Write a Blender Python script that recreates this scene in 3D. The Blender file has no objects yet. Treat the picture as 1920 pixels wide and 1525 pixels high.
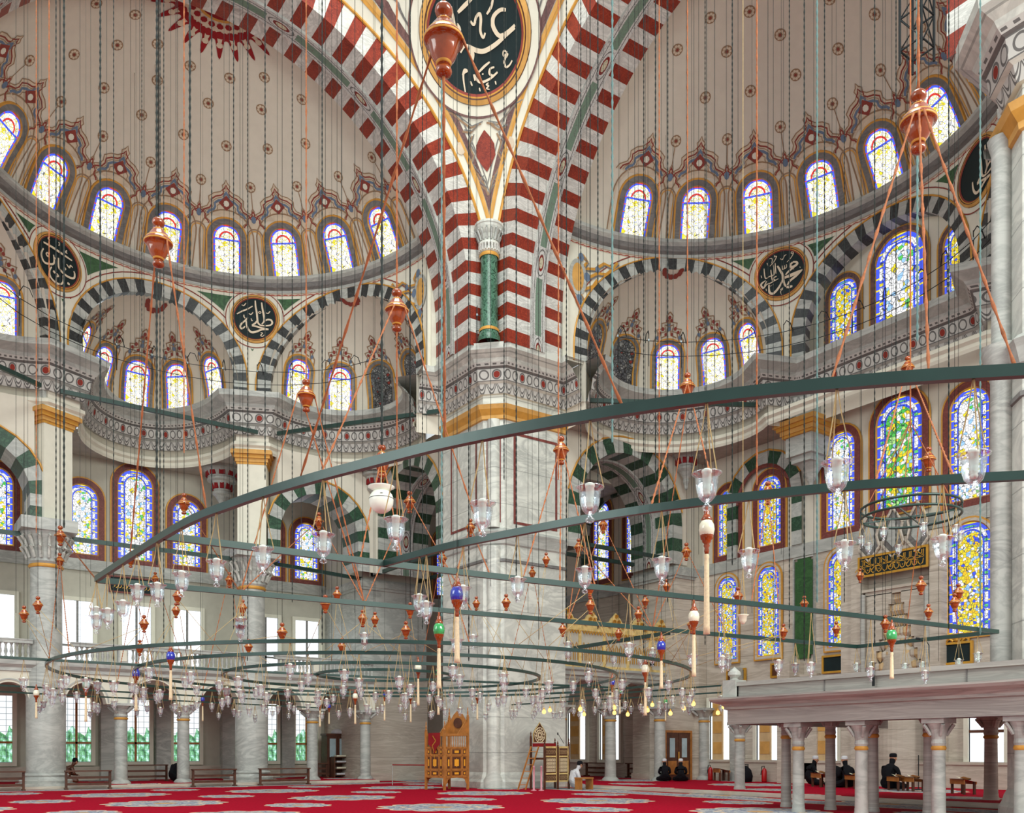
import bpy, bmesh, math, random
from mathutils import Vector
from mathutils.geometry import tessellate_polygon
random.seed(7)
SC = bpy.context.scene
COL = SC.collection
PI = math.pi
sin, cos, sqrt, rad = math.sin, math.cos, math.sqrt, math.radians

# ---------------------------------------------------------------- camera model
FPX, HY, EYE = 1700.0, 1410.0, 1.4
FW = (0.5796, 0.8149); RT = (0.8149, -0.5796)
def ray(px):
    l = (px-960)/FPX
    return FW[0]+l*RT[0], FW[1]+l*RT[1]
def onY(px, py, Y):
    r = ray(px); d = Y/r[1]; return Vector((d*r[0], Y, EYE+(HY-py)/FPX*d))
def onX(px, py, X):
    r = ray(px); d = X/r[0]; return Vector((X, d*r[1], EYE+(HY-py)/FPX*d))
def onZ(px, py, Z):
    d = FPX*(Z-EYE)/(HY-py); r = ray(px); return Vector((d*r[0], d*r[1], Z))
def onD(px, py, d):
    r = ray(px); return Vector((d*r[0], d*r[1], EYE+(HY-py)/FPX*d))
def depth(p): return FW[0]*p[0]+FW[1]*p[1]

# ---------------------------------------------------------------- materials
def lin(c):
    c = c/255.0
    return c/12.92 if c <= .04045 else ((c+.055)/1.055)**2.4
def rgb(r, g, b): return (lin(r), lin(g), lin(b), 1.0)
MATS = {}
class NB:
    """small node builder"""
    def __init__(s, name):
        s.m = bpy.data.materials.new(name); s.m.use_nodes = True
        s.t = s.m.node_tree; s.t.nodes.clear()
        s.out = s.t.nodes.new('ShaderNodeOutputMaterial')
    def n(s, typ, **kw):
        x = s.t.nodes.new(typ)
        for k, v in kw.items(): setattr(x, k, v)
        return x
    def link(s, a, b): s.t.links.new(a, b)
    def put(s, sock, v):
        if isinstance(v, bpy.types.NodeSocket): s.link(v, sock)
        else: sock.default_value = v
    def math(s, op, a, b=0.0, c=None):
        x = s.n('ShaderNodeMath', operation=op); s.put(x.inputs[0], a); s.put(x.inputs[1], b)
        if c is not None: s.put(x.inputs[2], c)
        return x.outputs[0]
    def mix(s, f, a, b):
        x = s.n('ShaderNodeMix', data_type='RGBA')
        s.put(x.inputs[0], f); s.put(x.inputs[6], a); s.put(x.inputs[7], b)
        return x.outputs[2]
    def obj(s, scale=(1, 1, 1), rot=(0, 0, 0)):
        tc = s.n('ShaderNodeNewGeometry'); mp = s.n('ShaderNodeMapping')
        mp.inputs['Scale'].default_value = scale; mp.inputs['Rotation'].default_value = rot
        s.link(tc.outputs['Position'], mp.inputs['Vector']); return mp.outputs[0]
    def uv(s):
        tc = s.n('ShaderNodeTexCoord'); sp = s.n('ShaderNodeSeparateXYZ')
        s.link(tc.outputs['UV'], sp.inputs[0]); return tc.outputs['UV'], sp.outputs[0], sp.outputs[1]
    def noise(s, vec, scale, detail=3, dist=0.0, rough=.55):
        x = s.n('ShaderNodeTexNoise'); s.link(vec, x.inputs['Vector'])
        x.inputs['Scale'].default_value = scale; x.inputs['Detail'].default_value = detail
        x.inputs['Distortion'].default_value = dist; x.inputs['Roughness'].default_value = rough
        return x.outputs[0]
    def ramp(s, fac, stops, const=False):
        x = s.n('ShaderNodeValToRGB'); s.put(x.inputs[0], fac); cr = x.color_ramp
        if const: cr.interpolation = 'CONSTANT'
        while len(cr.elements) > 1: cr.elements.remove(cr.elements[-1])
        cr.elements[0].position = stops[0][0]; cr.elements[0].color = stops[0][1]
        for p, c in stops[1:]:
            e = cr.elements.new(p); e.color = c
        return x.outputs[0]
    def diffuse(s, col, rough=.8, spec=.3, metal=0.0, bump=None, bs=.3, coat=0.0):
        p = s.n('ShaderNodeBsdfPrincipled'); s.put(p.inputs['Base Color'], col)
        s.put(p.inputs['Roughness'], rough); p.inputs['Specular IOR Level'].default_value = spec
        p.inputs['Metallic'].default_value = metal
        if coat: p.inputs['Coat Weight'].default_value = coat
        if bump is not None:
            b = s.n('ShaderNodeBump'); b.inputs['Strength'].default_value = bs
            b.inputs['Distance'].default_value = .03
            s.link(bump, b.inputs['Height']); s.link(b.outputs[0], p.inputs['Normal'])
        s.link(p.outputs[0], s.out.inputs[0]); return p
    def emit(s, col, st):
        e = s.n('ShaderNodeEmission'); s.put(e.inputs[0], col); s.put(e.inputs[1], st)
        s.link(e.outputs[0], s.out.inputs[0]); return e

def plain(name, c, rough=.7, spec=.3, metal=0.0, var=.12, scale=3.0, coat=0.0):
    b = NB(name); v = b.noise(b.obj(), scale, 4)
    d = tuple(x*(1-var) for x in c[:3])+(1,); l = tuple(min(1, x*(1+var)) for x in c[:3])+(1,)
    b.diffuse(b.ramp(v, [(.3, d), (.7, l)]), rough, spec, metal, coat=coat)
    MATS[name] = b.m; return b.m
def marble(name, base, vein, scale=(1, 1, 5), rot=(0, 0, 0), amt=.5, rough=.45, sc=.9, block=0.0):
    b = NB(name); vec = b.obj(scale, rot)
    n1 = b.noise(vec, sc, 6, 1.6, .62)
    r = b.math('ABSOLUTE', b.math('SUBTRACT', n1, .5))
    f = b.math('SUBTRACT', 1.0, b.math('MINIMUM', b.math('MULTIPLY', r, 9.0), 1.0))
    n2 = b.noise(vec, sc*.45, 3)
    f2 = b.math('MULTIPLY', f, b.math('MULTIPLY', n2, 1.7*amt))
    c = b.mix(f2, base, vein)
    tone = b.noise(b.obj((1, 1, 1.5)), .35, 3)
    c = b.mix(b.math('MULTIPLY', tone, .35), c, tuple(x*.72 for x in vein[:3])+(1,)) if amt > .3 else c
    if block:
        sp = b.n('ShaderNodeSeparateXYZ'); b.link(b.obj(), sp.inputs[0])
        z = b.math('FRACT', b.math('DIVIDE', sp.outputs[2], block))
        ln = b.math('LESS_THAN', z, .02)
        c = b.mix(b.math('MULTIPLY', ln, .5), c, tuple(x*.4 for x in vein[:3])+(1,))
    b.diffuse(c, rough, .4)
    MATS[name] = b.m; return b.m
plain('plaster', rgb(212, 205, 190), .9, .1, var=.03)
plain('plaster_grey', rgb(192, 188, 174), .9, .1, var=.05)
plain('cream', rgb(220, 216, 200), .85, .15, var=.04)
marble('marble', rgb(224, 224, 214), rgb(146, 148, 144), (1, 1, 2.2), (.35, .3, 0), .55, .35, .5, 1.35)
marble('marble_grey', rgb(196, 197, 190), rgb(124, 126, 124), (1, 1, 3), (.3, .1, 0), .5, .4, .6)
marble('marble_dark', rgb(134, 131, 128), rgb(82, 80, 80), (1, 1, 3), (.3, .1, 0), .6, .4, .8)
marble('marble_pink', rgb(186, 184, 176), rgb(132, 128, 124), (.25, .25, 5), (0, 0, 0), .6, .35, 1.1)
marble('stone_wall', rgb(214, 204, 190), rgb(164, 150, 134), (.35, .35, 3), (0, 0, 0), .6, .6, .9, 1.1)
marble('white_block', rgb(226, 223, 216), rgb(150, 148, 144), (1, 1, 4), (0, 0, 0), .6, .5, 1.6)
marble('red_block', rgb(160, 60, 38), rgb(100, 26, 18), (3, 3, 4), (.6, .4, .2), .9, .45, 2.4)
marble('green_block', rgb(62, 96, 72), rgb(24, 48, 36), (2, 2, 2), (.6, .4, .2), .9, .4, 2.0)
marble('black_block', rgb(70, 72, 72), rgb(34, 36, 38), (2, 2, 2), (.6, .4, .2), .9, .4, 2.0)
marble('green_marble', rgb(12, 44, 30), rgb(96, 140, 116), (2, 2, 1.3), (.5, .5, .3), .9, .25, 3.2)
marble('green_field', rgb(74, 112, 74), rgb(40, 72, 46), (1, 1, 1.6), (.5, .5, .3), .9, .5, 2.0)
marble('green_panel', rgb(62, 104, 58), rgb(36, 70, 40), (1, 1, 1.6), (.5, .5, .3), .8, .4, 2.0)
marble('red_line', rgb(138, 74, 66), rgb(96, 40, 38), (2, 2, 2), (.4, 0, 0), .8, .5, 2.0)
marble('purple_line', rgb(128, 92, 86), rgb(80, 54, 54), (2, 2, 2), (.4, 0, 0), .8, .5, 2.0)
plain('gold_line', rgb(202, 146, 62), .5, .4, .1)
plain('gold', rgb(214, 160, 62), .35, .5, .55)
plain('ochre', rgb(205, 155, 85), .6, .3)
plain('crimson', rgb(140, 30, 34), .7, .2)
plain('paint_red', rgb(138, 66, 58), .8, .2)
plain('paint_blue', rgb(104, 120, 142), .8, .2)
plain('paint_beige', rgb(206, 190, 168), .8, .2)
plain('paint_brown', rgb(150, 122, 96), .8, .2)
plain('board_green', rgb(16, 34, 36), .6, .3, var=.25, scale=1.5)
plain('script', rgb(222, 205, 180), .7, .2, var=.03)
plain('iron_green', rgb(36, 62, 56), .3, .5, .15)
plain('tie_green', rgb(40, 62, 56), .4, .5, .2)
plain('dark_iron', rgb(34, 38, 40), .5, .4, .4)
plain('wire', rgb(30, 36, 34), .6, .3, .2)
plain('wire_teal', rgb(96, 124, 122), .5, .3, .2)
plain('rope', rgb(160, 96, 62), .8, .2, var=.25, scale=30)
plain('cord', rgb(176, 152, 108), .8, .2, var=.2, scale=30)
plain('turned_wood', rgb(140, 58, 8), .16, .6, coat=.35, var=.25, scale=14)
plain('wood', rgb(172, 112, 54), .4, .4, var=.22, scale=5)
plain('wood_dark', rgb(86, 50, 34), .45, .4, var=.3, scale=5)
plain('wood_pale', rgb(206, 176, 132), .5, .3, var=.1)
plain('wood_inlay', rgb(238, 166, 48), .35, .5)
plain('egg_white', rgb(228, 224, 200), .2, .6, coat=.6, var=.05)
plain('egg_blue', rgb(22, 44, 168), .15, .7, coat=.8)
plain('egg_green', rgb(48, 160, 84), .15, .7, coat=.8, var=.35, scale=20)
plain('tassel', rgb(226, 206, 170), .85, .2, var=.12, scale=40)
plain('lamp_white', rgb(236, 240, 226), .3, .5, var=.03)
plain('carved_gold', rgb(222, 194, 128), .5, .4, .1, var=.25, scale=6)
plain('grey_glass', rgb(168, 190, 198), .15, .6)
plain('cloth_black', rgb(26, 26, 30), .9, .1)
plain('cloth_white', rgb(206, 206, 210), .9, .1)
plain('cloth_blue', rgb(48, 88, 140), .9, .1)
plain('skin', rgb(196, 146, 118), .6, .3, var=.05)
plain('paper', rgb(236, 230, 200), .8, .2, var=.04)
plain('fire_red', rgb(176, 22, 26), .3, .5)
plain('pink_pipe', rgb(206, 140, 150), .3, .5)
plain('carpet_red', rgb(196, 18, 52), .95, .05, var=.1, scale=9)
plain('ceiling_grey', rgb(176, 168, 160), .9, .1)
b = NB('warm_bulb'); b.emit((1, .52, .12, 1), 3.2); MATS['warm_bulb'] = b.m
# glass (thin, cheap, real reflections)
b = NB('clear_glass')
fr = b.n('ShaderNodeLayerWeight'); fr.inputs[0].default_value = .35
tr = b.n('ShaderNodeBsdfTransparent'); tr.inputs[0].default_value = (.93, .95, .96, 1)
gl = b.n('ShaderNodeBsdfGlossy'); gl.inputs[0].default_value = (.95, .97, 1, 1); gl.inputs['Roughness'].default_value = .08
mx = b.n('ShaderNodeMixShader'); f = b.math('ADD', b.math('MULTIPLY', fr.outputs['Facing'], .55), .07)
b.link(f, mx.inputs[0]); b.link(tr.outputs[0], mx.inputs[1]); b.link(gl.outputs[0], mx.inputs[2]); b.link(mx.outputs[0], b.out.inputs[0])
MATS['clear_glass'] = b.m
# stained glass
def stained(name, kind, st):
    b = NB(name); UV, u, v = b.uv()
    x = b.math('ABSOLUTE', b.math('SUBTRACT', u, .5))
    y = b.math('MAXIMUM', b.math('ADD', v, .5), 0.0)
    d = b.math('SQRT', b.math('ADD', b.math('MULTIPLY', x, x), b.math('MULTIPLY', y, y)))
    edge = b.math('SUBTRACT', .5, d)
    W = (1, 1, 1, 1); B = (.06, .11, .92, 1); Y = (.95, .78, .03, 1); G = (.1, .6, .1, 1); R = (.75, .04, .03, 1); LB = (.35, .62, .95, 1); LG = (.5, .85, .7, 1)
    vo = b.n('ShaderNodeTexVoronoi'); b.link(UV, vo.inputs['Vector'])
    sc = {'pale': 7, 'yellow': 15, 'green': 14, 'dark': 8, 'field': 13}[kind]
    vo.inputs['Scale'].default_value = sc
    cell = b.n('ShaderNodeSeparateColor'); b.link(vo.outputs['Color'], cell.inputs[0]); rr = cell.outputs[0]
    de = b.n('ShaderNodeTexVoronoi', feature='DISTANCE_TO_EDGE'); b.link(UV, de.inputs['Vector']); de.inputs['Scale'].default_value = sc
    lead = b.math('LESS_THAN', de.outputs['Distance'], {'pale': .028, 'yellow': .05, 'green': .05, 'dark': .1, 'field': .05}[kind])
    if kind == 'pale':
        inner = b.ramp(rr, [(0, W), (.72, (.85, .95, 1, 1)), (.9, Y), (.97, G)], True)
        nz = b.noise(UV, 5, 2, 1.5)
        scr = b.math('LESS_THAN', b.math('ABSOLUTE', b.math('SUBTRACT', nz, .5)), .025)
        inner = b.mix(scr, inner, Y)
        top = b.math('GREATER_THAN', v, -.5)
        rg = b.math('LESS_THAN', b.math('ABSOLUTE', b.math('SUBTRACT', d, .27)), .03)
        inner = b.mix(b.math('MULTIPLY', top, rg), inner, R)
        bar = b.math('LESS_THAN', b.math('ABSOLUTE', b.math('ADD', v, .5)), .03)
        inner = b.mix(bar, inner, B)
    elif kind == 'field':
        inner = b.ramp(rr, [(0, W), (.45, Y), (.62, W), (.82, LB), (.95, G)], True)
    elif kind == 'yellow':
        inner = b.ramp(rr, [(0, Y), (.42, W), (.62, (.95, .6, .02, 1)), (.8, LB), (.93, B)], True)
    elif kind == 'green':
        inner = b.ramp(rr, [(0, G), (.35, (.5, .9, .3, 1)), (.5, Y), (.7, LB), (.85, W)], True)
    else:
        inner = b.ramp(rr, [(0, (.10, .10, .10, 1)), (.5, (.2, .19, .17, 1)), (.8, (.3, .29, .26, 1)), (.93, (.22, .03, .02, 1))], True)
    if kind in ('yellow', 'green', 'field'):
        w1 = .16
        band = b.math('MULTIPLY', b.math('LESS_THAN', edge, w1), b.math('GREATER_THAN', edge, .075))
        fr1 = b.math('FRACT', b.math('MULTIPLY', v, 2.6))
        bc = b.ramp(fr1, [(0, W), (.62, B), (.70, (.15, .7, .2, 1) if kind != 'field' else Y), (.86, B)], True)
        inner = b.mix(band, inner, bc)
        l2 = b.math('LESS_THAN', b.math('ABSOLUTE', b.math('SUBTRACT', edge, w1+.02)), .022)
        inner = b.mix(l2, inner, B)
    col = b.mix(b.math('MULTIPLY', lead, .85), inner, (.02, .03, .05, 1) if kind != 'dark' else (.01, .01, .01, 1))
    if kind != 'dark':
        eb = b.math('LESS_THAN', edge, .075 if kind != 'pale' else .06)
        fr2 = b.math('FRACT', b.math('MULTIPLY', v, 4.3))
        ec = b.ramp(fr2, [(0, B), (.86, Y if kind != 'pale' else R)], True)
        col = b.mix(eb, col, ec)
    e = b.n('ShaderNodeEmission'); b.put(e.inputs[0], col); e.inputs[1].default_value = st
    g = b.n('ShaderNodeBsdfGlossy'); g.inputs['Roughness'].default_value = .2; g.inputs[0].default_value = (.05, .05, .05, 1)
    a = b.n('ShaderNodeAddShader'); b.link(e.outputs[0], a.inputs[0]); b.link(g.outputs[0], a.inputs[1]); b.link(a.outputs[0], b.out.inputs[0])
    MATS[name] = b.m
stained('glass_pale', 'pale', 1.15); stained('glass_field', 'field', 1.1); stained('glass_yellow', 'yellow', .95)
stained('glass_green', 'green', .95); stained('glass_unlit', 'dark', .6)
# daylight panes with trees low down
b = NB('day_pane'); UV, u, v = b.uv()
n = b.noise(UV, 9, 4); g = b.ramp(n, [(.35, (.05, .16, .06, 1)), (.5, (.2, .5, .25, 1)), (.6, (.45, .85, .7, 1)), (.68, (.9, 1, 1, 1))])
f = b.math('LESS_THAN', b.math('ADD', v, b.math('MULTIPLY', b.noise(UV, 3, 2), .5)), .72)
c = b.mix(f, (.95, .98, 1, 1), g)
gx = b.math('LESS_THAN', b.math('FRACT', b.math('MULTIPLY', u, 5)), .1); gy = b.math('LESS_THAN', b.math('FRACT', b.math('MULTIPLY', v, 11)), .09)
c = b.mix(b.math('MULTIPLY', b.math('MAXIMUM', gx, gy), .8), c, (.08, .12, .14, 1)); b.emit(c, 1.1); MATS['day_pane'] = b.m
b = NB('sky_pane'); UV, u, v = b.uv()
gx = b.math('LESS_THAN', b.math('FRACT', b.math('MULTIPLY', u, 5)), .08); gy = b.math('LESS_THAN', b.math('FRACT', b.math('MULTIPLY', v, 9)), .07)
c = b.mix(b.math('MULTIPLY', b.math('MAXIMUM', gx, gy), .45), (.9, .96, 1, 1), (.2, .3, .36, 1)); b.emit(c, 1.6); MATS['sky_pane'] = b.m
# cornice ornament bands, uv = (metres along, 0..1 up)
def bandmat(name, kind):
    b = NB(name); UV, u, v = b.uv()
    base = rgb(190, 186, 180); dark = rgb(104, 100, 98)
    vv = b.math('SUBTRACT', v, .5)
    if kind == 'circle':
        k = b.math('DIVIDE', u, .36); x = b.math('SUBTRACT', b.math('FRACT', k), .5)
        d = b.math('SQRT', b.math('ADD', b.math('MULTIPLY', x, x), b.math('MULTIPLY', b.math('MULTIPLY', vv, vv), 1.0)))
        ring = b.math('LESS_THAN', b.math('ABSOLUTE', b.math('SUBTRACT', d, .34)), .06)
        c = b.mix(ring, base, dark)
        par = b.math('LESS_THAN', b.math('FRACT', b.math('DIVIDE', b.math('FLOOR', k), 3.0)), .3)
        ins = b.math('LESS_THAN', d, .26)
        c = b.mix(b.math('MULTIPLY', ins, par), c, rgb(136, 48, 38))
        hl = b.math('GREATER_THAN', b.math('ABSOLUTE', vv), .43)
        c = b.mix(hl, c, dark)
    elif kind == 'leaf':
        x = b.math('ABSOLUTE', b.math('SUBTRACT', b.math('FRACT', b.math('DIVIDE', u, .32)), .5))
        f = b.math('SUBTRACT', b.math('MULTIPLY', b.math('MULTIPLY', x, x), 4.2), v)
        l1 = b.math('LESS_THAN', b.math('ABSOLUTE', f), .13); l2 = b.math('LESS_THAN', b.math('ABSOLUTE', b.math('ADD', f, .42)), .1)
        c = b.mix(b.math('MAXIMUM', l1, l2), base, dark)
    elif kind == 'dentil':
        x = b.math('LESS_THAN', b.math('FRACT', b.math('DIVIDE', u, .2)), .5)
        inb = b.math('LESS_THAN', b.math('ABSOLUTE', vv), .22)
        c = b.mix(b.math('MULTIPLY', x, inb), base, dark)
    elif kind == 'ribbon':
        x = b.math('ABSOLUTE', vv)
        k = b.math('FRACT', b.math('DIVIDE', u, 3.2)); kk = b.math('ABSOLUTE', b.math('SUBTRACT', k, .5))
        gr = b.math('MULTIPLY', b.math('LESS_THAN', x, .22), b.math('LESS_THAN', kk, .33))
        c = b.mix(gr, rgb(196, 194, 190), rgb(112, 134, 116))
        yy = b.math('MULTIPLY', b.math('SUBTRACT', .5, kk), 3.6)
        dd = b.math('SQRT', b.math('ADD', b.math('MULTIPLY', b.math('MULTIPLY', x, x), 3.2), b.math('MULTIPLY', yy, yy)))
        c = b.mix(b.math('LESS_THAN', dd, .33), c, rgb(122, 34, 30)); c = b.mix(b.math('LESS_THAN', dd, .22), c, rgb(196, 188, 160))
        c = b.mix(b.math('LESS_THAN', b.math('ABSOLUTE', b.math('SUBTRACT', dd, .5)), .03), c, dark)
        c = b.mix(b.math('LESS_THAN', b.math('ABSOLUTE', b.math('SUBTRACT', x, .33)), .02), c, dark)
        nz = b.noise(UV, 3, 5, 2); c = b.mix(b.math('MULTIPLY', b.math('LESS_THAN', b.math('ABSOLUTE', b.math('SUBTRACT', nz, .5)), .02), .6), c, dark)
    elif kind == 'red':
        x = b.math('FRACT', b.math('DIVIDE', u, .28)); c = b.mix(b.math('LESS_THAN', b.math('ABSOLUTE', b.math('SUBTRACT', v, b.math('ABSOLUTE', b.math('SUBTRACT', x, .5)))), .3), rgb(214, 204, 190), rgb(160, 74, 60))
    b.diffuse(c, .7, .2); MATS[name] = b.m
for k in ('circle', 'leaf', 'dentil', 'ribbon', 'red'): bandmat('band_'+k, k)
# carpet: red field, grey-blue medallions with cream scalloped rims, one patterned border strip
def carpet(name, gx, gy, ox, oy, border):
    b = NB(name); sp = b.n('ShaderNodeSeparateXYZ'); P = b.obj(); b.link(P, sp.inputs[0])
    X, Y = sp.outputs[0], sp.outputs[1]
    def med(per, offx, offy, r, asp=1.0, perY=None):
        x = b.math('SUBTRACT', b.math('FRACT', b.math('DIVIDE', b.math('ADD', X, offx), per)), .5)
        y = b.math('SUBTRACT', b.math('FRACT', b.math('DIVIDE', b.math('ADD', Y, offy), perY or per)), .5)
        x = b.math('MULTIPLY', x, per); y = b.math('MULTIPLY', y, (perY or per)*asp)
        d = b.math('SQRT', b.math('ADD', b.math('MULTIPLY', x, x), b.math('MULTIPLY', y, y)))
        an = b.math('ARCTAN2', y, x)
        wob = b.math('MULTIPLY', b.math('ABSOLUTE', b.math('SINE', b.math('MULTIPLY', an, 6))), .16)
        return b.math('DIVIDE', d, b.math('ADD', b.math('MULTIPLY', wob, r), r*.9))
    nz = b.noise(P, 6, 4, 1.0)
    red = b.ramp(b.noise(P, 14, 3), [(.3, rgb(146, 4, 32)), (.7, rgb(178, 12, 44))])
    blue = b.ramp(nz, [(.38, rgb(96, 96, 124)), (.48, rgb(150, 158, 170)), (.56, rgb(196, 188, 180)), (.62, rgb(128, 140, 158))])
    cream = rgb(214, 186, 160)
    c = red
    for (per, ax, ay, r, asp, pY) in ((gx, ox, oy, 1.55, 1.0, gy), (gx, ox+gx/2, oy+gy/2, .8, .8, gy)):
        d = med(per, ax, ay, r, asp, pY)
        c = b.mix(b.math('LESS_THAN', d, 1.0), c, cream); c = b.mix(b.math('LESS_THAN', d, .93), c, blue)
        c = b.mix(b.math('LESS_THAN', b.math('ABSOLUTE', b.math('SUBTRACT', d, .62)), .03), c, cream)
        c = b.mix(b.math('LESS_THAN', d, .2), c, rgb(190, 150, 110))
    for (a0, a1, ax) in border:
        S = X if ax == 'x' else Y
        m = b.math('MULTIPLY', b.math('GREATER_THAN', S, a0), b.math('LESS_THAN', S, a1))
        m2 = b.math('MULTIPLY', b.math('GREATER_THAN', S, a0+.12), b.math('LESS_THAN', S, a1-.12))
        c = b.mix(m, c, cream); c = b.mix(m2, c, blue)
    b.diffuse(c, .95, .05); MATS[name] = b.m
carpet('carpet_main', 5.2, 5.8, 1.2, .6, [(20.7, 22.1, 'x'), (36.0, 37.0, 'y')])
carpet('carpet_far', 6.2, 6.6, .4, .2, [])
# turned wood with golden rings handled by geometry; painted script board for the inscription
b = NB('pierced_brass'); P = b.obj()
vo = b.n('ShaderNodeTexVoronoi', feature='DISTANCE_TO_EDGE'); b.link(P, vo.inputs['Vector']); vo.inputs['Scale'].default_value = 11
c = b.mix(b.math('LESS_THAN', vo.outputs['Distance'], .13), rgb(50, 36, 22), rgb(226, 208, 140)); b.diffuse(c, .35, .5, .3); MATS['pierced_brass'] = b.m

# ---------------------------------------------------------------- mesh builder
class MB:
    def __init__(s): s.v = []; s.f = []; s.m = []; s.uv = []; s.mats = []
    def mi(s, name):
        if name not in s.mats: s.mats.append(name)
        return s.mats.index(name)
    def face(s, pts, mat, uvs=None, flip=False):
        i = len(s.v); s.v += [tuple(p) for p in pts]; ix = list(range(i, i+len(pts)))
        if uvs is None: uvs = [(0, 0)]*len(pts)
        if flip: ix.reverse(); uvs = list(reversed(uvs))
        s.f.append(ix); s.m.append(s.mi(mat)); s.uv.append(uvs)
    def grid(s, fn, us, vs, mat, uvfn=None, keep=None):
        i0 = len(s.v); nu, nv = len(us), len(vs)
        for u in us:
            for v in vs: s.v.append(tuple(fn(u, v)))
        mi = s.mi(mat)
        for a in range(nu-1):
            for c in range(nv-1):
                if keep and not keep((us[a]+us[a+1])/2, (vs[c]+vs[c+1])/2): continue
                s.f.append([i0+a*nv+c, i0+(a+1)*nv+c, i0+(a+1)*nv+c+1, i0+a*nv+c+1]); s.m.append(mi)
                if uvfn: s.uv.append([uvfn(us[a], vs[c]), uvfn(us[a+1], vs[c]), uvfn(us[a+1], vs[c+1]), uvfn(us[a], vs[c+1])])
                else: s.uv.append([(us[a], vs[c]), (us[a+1], vs[c]), (us[a+1], vs[c+1]), (us[a], vs[c+1])])
    def box(s, x0, x1, y0, y1, z0, z1, mat, T=None):
        P = [Vector((x, y, z)) for x in (x0, x1) for y in (y0, y1) for z in (z0, z1)]
        if T: P = [T(p) for p in P]
        i = len(s.v); s.v += [tuple(p) for p in P]; mi = s.mi(mat)
        for q in ((0, 1, 3, 2), (4, 6, 7, 5), (0, 4, 5, 1), (2, 3, 7, 6), (0, 2, 6, 4), (1, 5, 7, 3)):
            s.f.append([i+k for k in q]); s.m.append(mi); s.uv.append([(0, 0), (1, 0), (1, 1), (0, 1)])
    def prism(s, pts, z0, z1, mat, caps=True):
        n = len(pts)
        for k in range(n):
            a, c = pts[k], pts[(k+1) % n]
            s.face([(a[0], a[1], z0), (c[0], c[1], z0), (c[0], c[1], z1), (a[0], a[1], z1)], mat)
        if caps:
            s.face([(p[0], p[1], z1) for p in pts], mat); s.face([(p[0], p[1], z0) for p in reversed(pts)], mat)
    def lathe(s, prof, n, mat, c=(0, 0, 0), a0=0, a1=2*PI, mats=None):
        i0 = len(s.v); full = abs(a1-a0-2*PI) < 1e-6; na = n if full else n+1
        for k in range(na):
            a = a0+(a1-a0)*k/n
            for (r, z) in prof: s.v.append((c[0]+r*cos(a), c[1]+r*sin(a), c[2]+z))
        m = len(prof)
        for k in range(n):
            k2 = (k+1) % na
            for j in range(m-1):
                s.f.append([i0+k*m+j, i0+k2*m+j, i0+k2*m+j+1, i0+k*m+j+1])
                s.m.append(s.mi(mats[j] if mats else mat)); s.uv.append([(0, 0), (1, 0), (1, 1), (0, 1)])
    def tube(s, path, r, n, mat, cap=True):
        path = [Vector(p) for p in path]; i0 = len(s.v); mi = s.mi(mat); N = len(path)
        for k, p in enumerate(path):
            t = (path[min(k+1, N-1)]-path[max(k-1, 0)]).normalized()
            ref = Vector((0, 0, 1)) if abs(t.z) < .95 else Vector((1, 0, 0))
            a = t.cross(ref).normalized(); bb = t.cross(a); rk = r[k] if isinstance(r, (list, tuple)) else r
            for j in range(n):
                w = 2*PI*(j+.5)/n; s.v.append(tuple(p+a*(rk*cos(w))+bb*(rk*sin(w))))
        for k in range(N-1):
            for j in range(n):
                j2 = (j+1) % n
                s.f.append([i0+k*n+j, i0+k*n+j2, i0+(k+1)*n+j2, i0+(k+1)*n+j]); s.m.append(mi); s.uv.append([(0, 0), (1, 0), (1, 1), (0, 1)])
        if cap:
            s.f.append([i0+j for j in range(n)][::-1]); s.m.append(mi); s.uv.append([(0, 0)]*n)
            s.f.append([i0+(N-1)*n+j for j in range(n)]); s.m.append(mi); s.uv.append([(0, 0)]*n)
    def bar(s, path, w, h, mat):
        """flat rectangular bar along a horizontal path (w across, h tall)"""
        path = [Vector(p) for p in path]; N = len(path); i0 = len(s.v); mi = s.mi(mat)
        for k, p in enumerate(path):
            t = (path[min(k+1, N-1)]-path[max(k-1, 0)]); t.z = 0; t.normalize(); a = Vector((-t.y, t.x, 0))
            for (x, z) in ((-w, -h), (w, -h), (w, h), (-w, h)): s.v.append(tuple(p+a*(x/2)+Vector((0, 0, z/2))))
        for k in range(N-1):
            for j in range(4):
                j2 = (j+1) % 4
                s.f.append([i0+k*4+j, i0+k*4+j2, i0+(k+1)*4+j2, i0+(k+1)*4+j]); s.m.append(mi); s.uv.append([(0, 0), (1, 0), (1, 1), (0, 1)])
        s.f.append([i0+3, i0+2, i0+1, i0]); s.m.append(mi); s.uv.append([(0, 0)]*4)
        e = i0+(N-1)*4; s.f.append([e, e+1, e+2, e+3]); s.m.append(mi); s.uv.append([(0, 0)]*4)
    def sweep(s, path, prof, mats, z0=0.0):
        """horizontal moulding: path 2D (image left to right), profile (offset toward the room, z)"""
        N = len(path); P = [Vector(p) for p in path]; nrm = []
        for k in range(N):
            ds = []
            if k > 0: ds.append((P[k]-P[k-1]).normalized())
            if k < N-1: ds.append((P[k+1]-P[k]).normalized())
            ns = [Vector((d.y, -d.x)) for d in ds]
            if len(ns) == 1: nrm.append(ns[0])
            else:
                m = (ns[0]+ns[1]); L = m.length
                if L < 1e-4: nrm.append(ns[0])
                else:
                    m.normalize(); nrm.append(m/max(.45, m.dot(ns[0])))
        L = [0]
        for k in range(1, N): L.append(L[-1]+(P[k]-P[k-1]).length)
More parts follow.
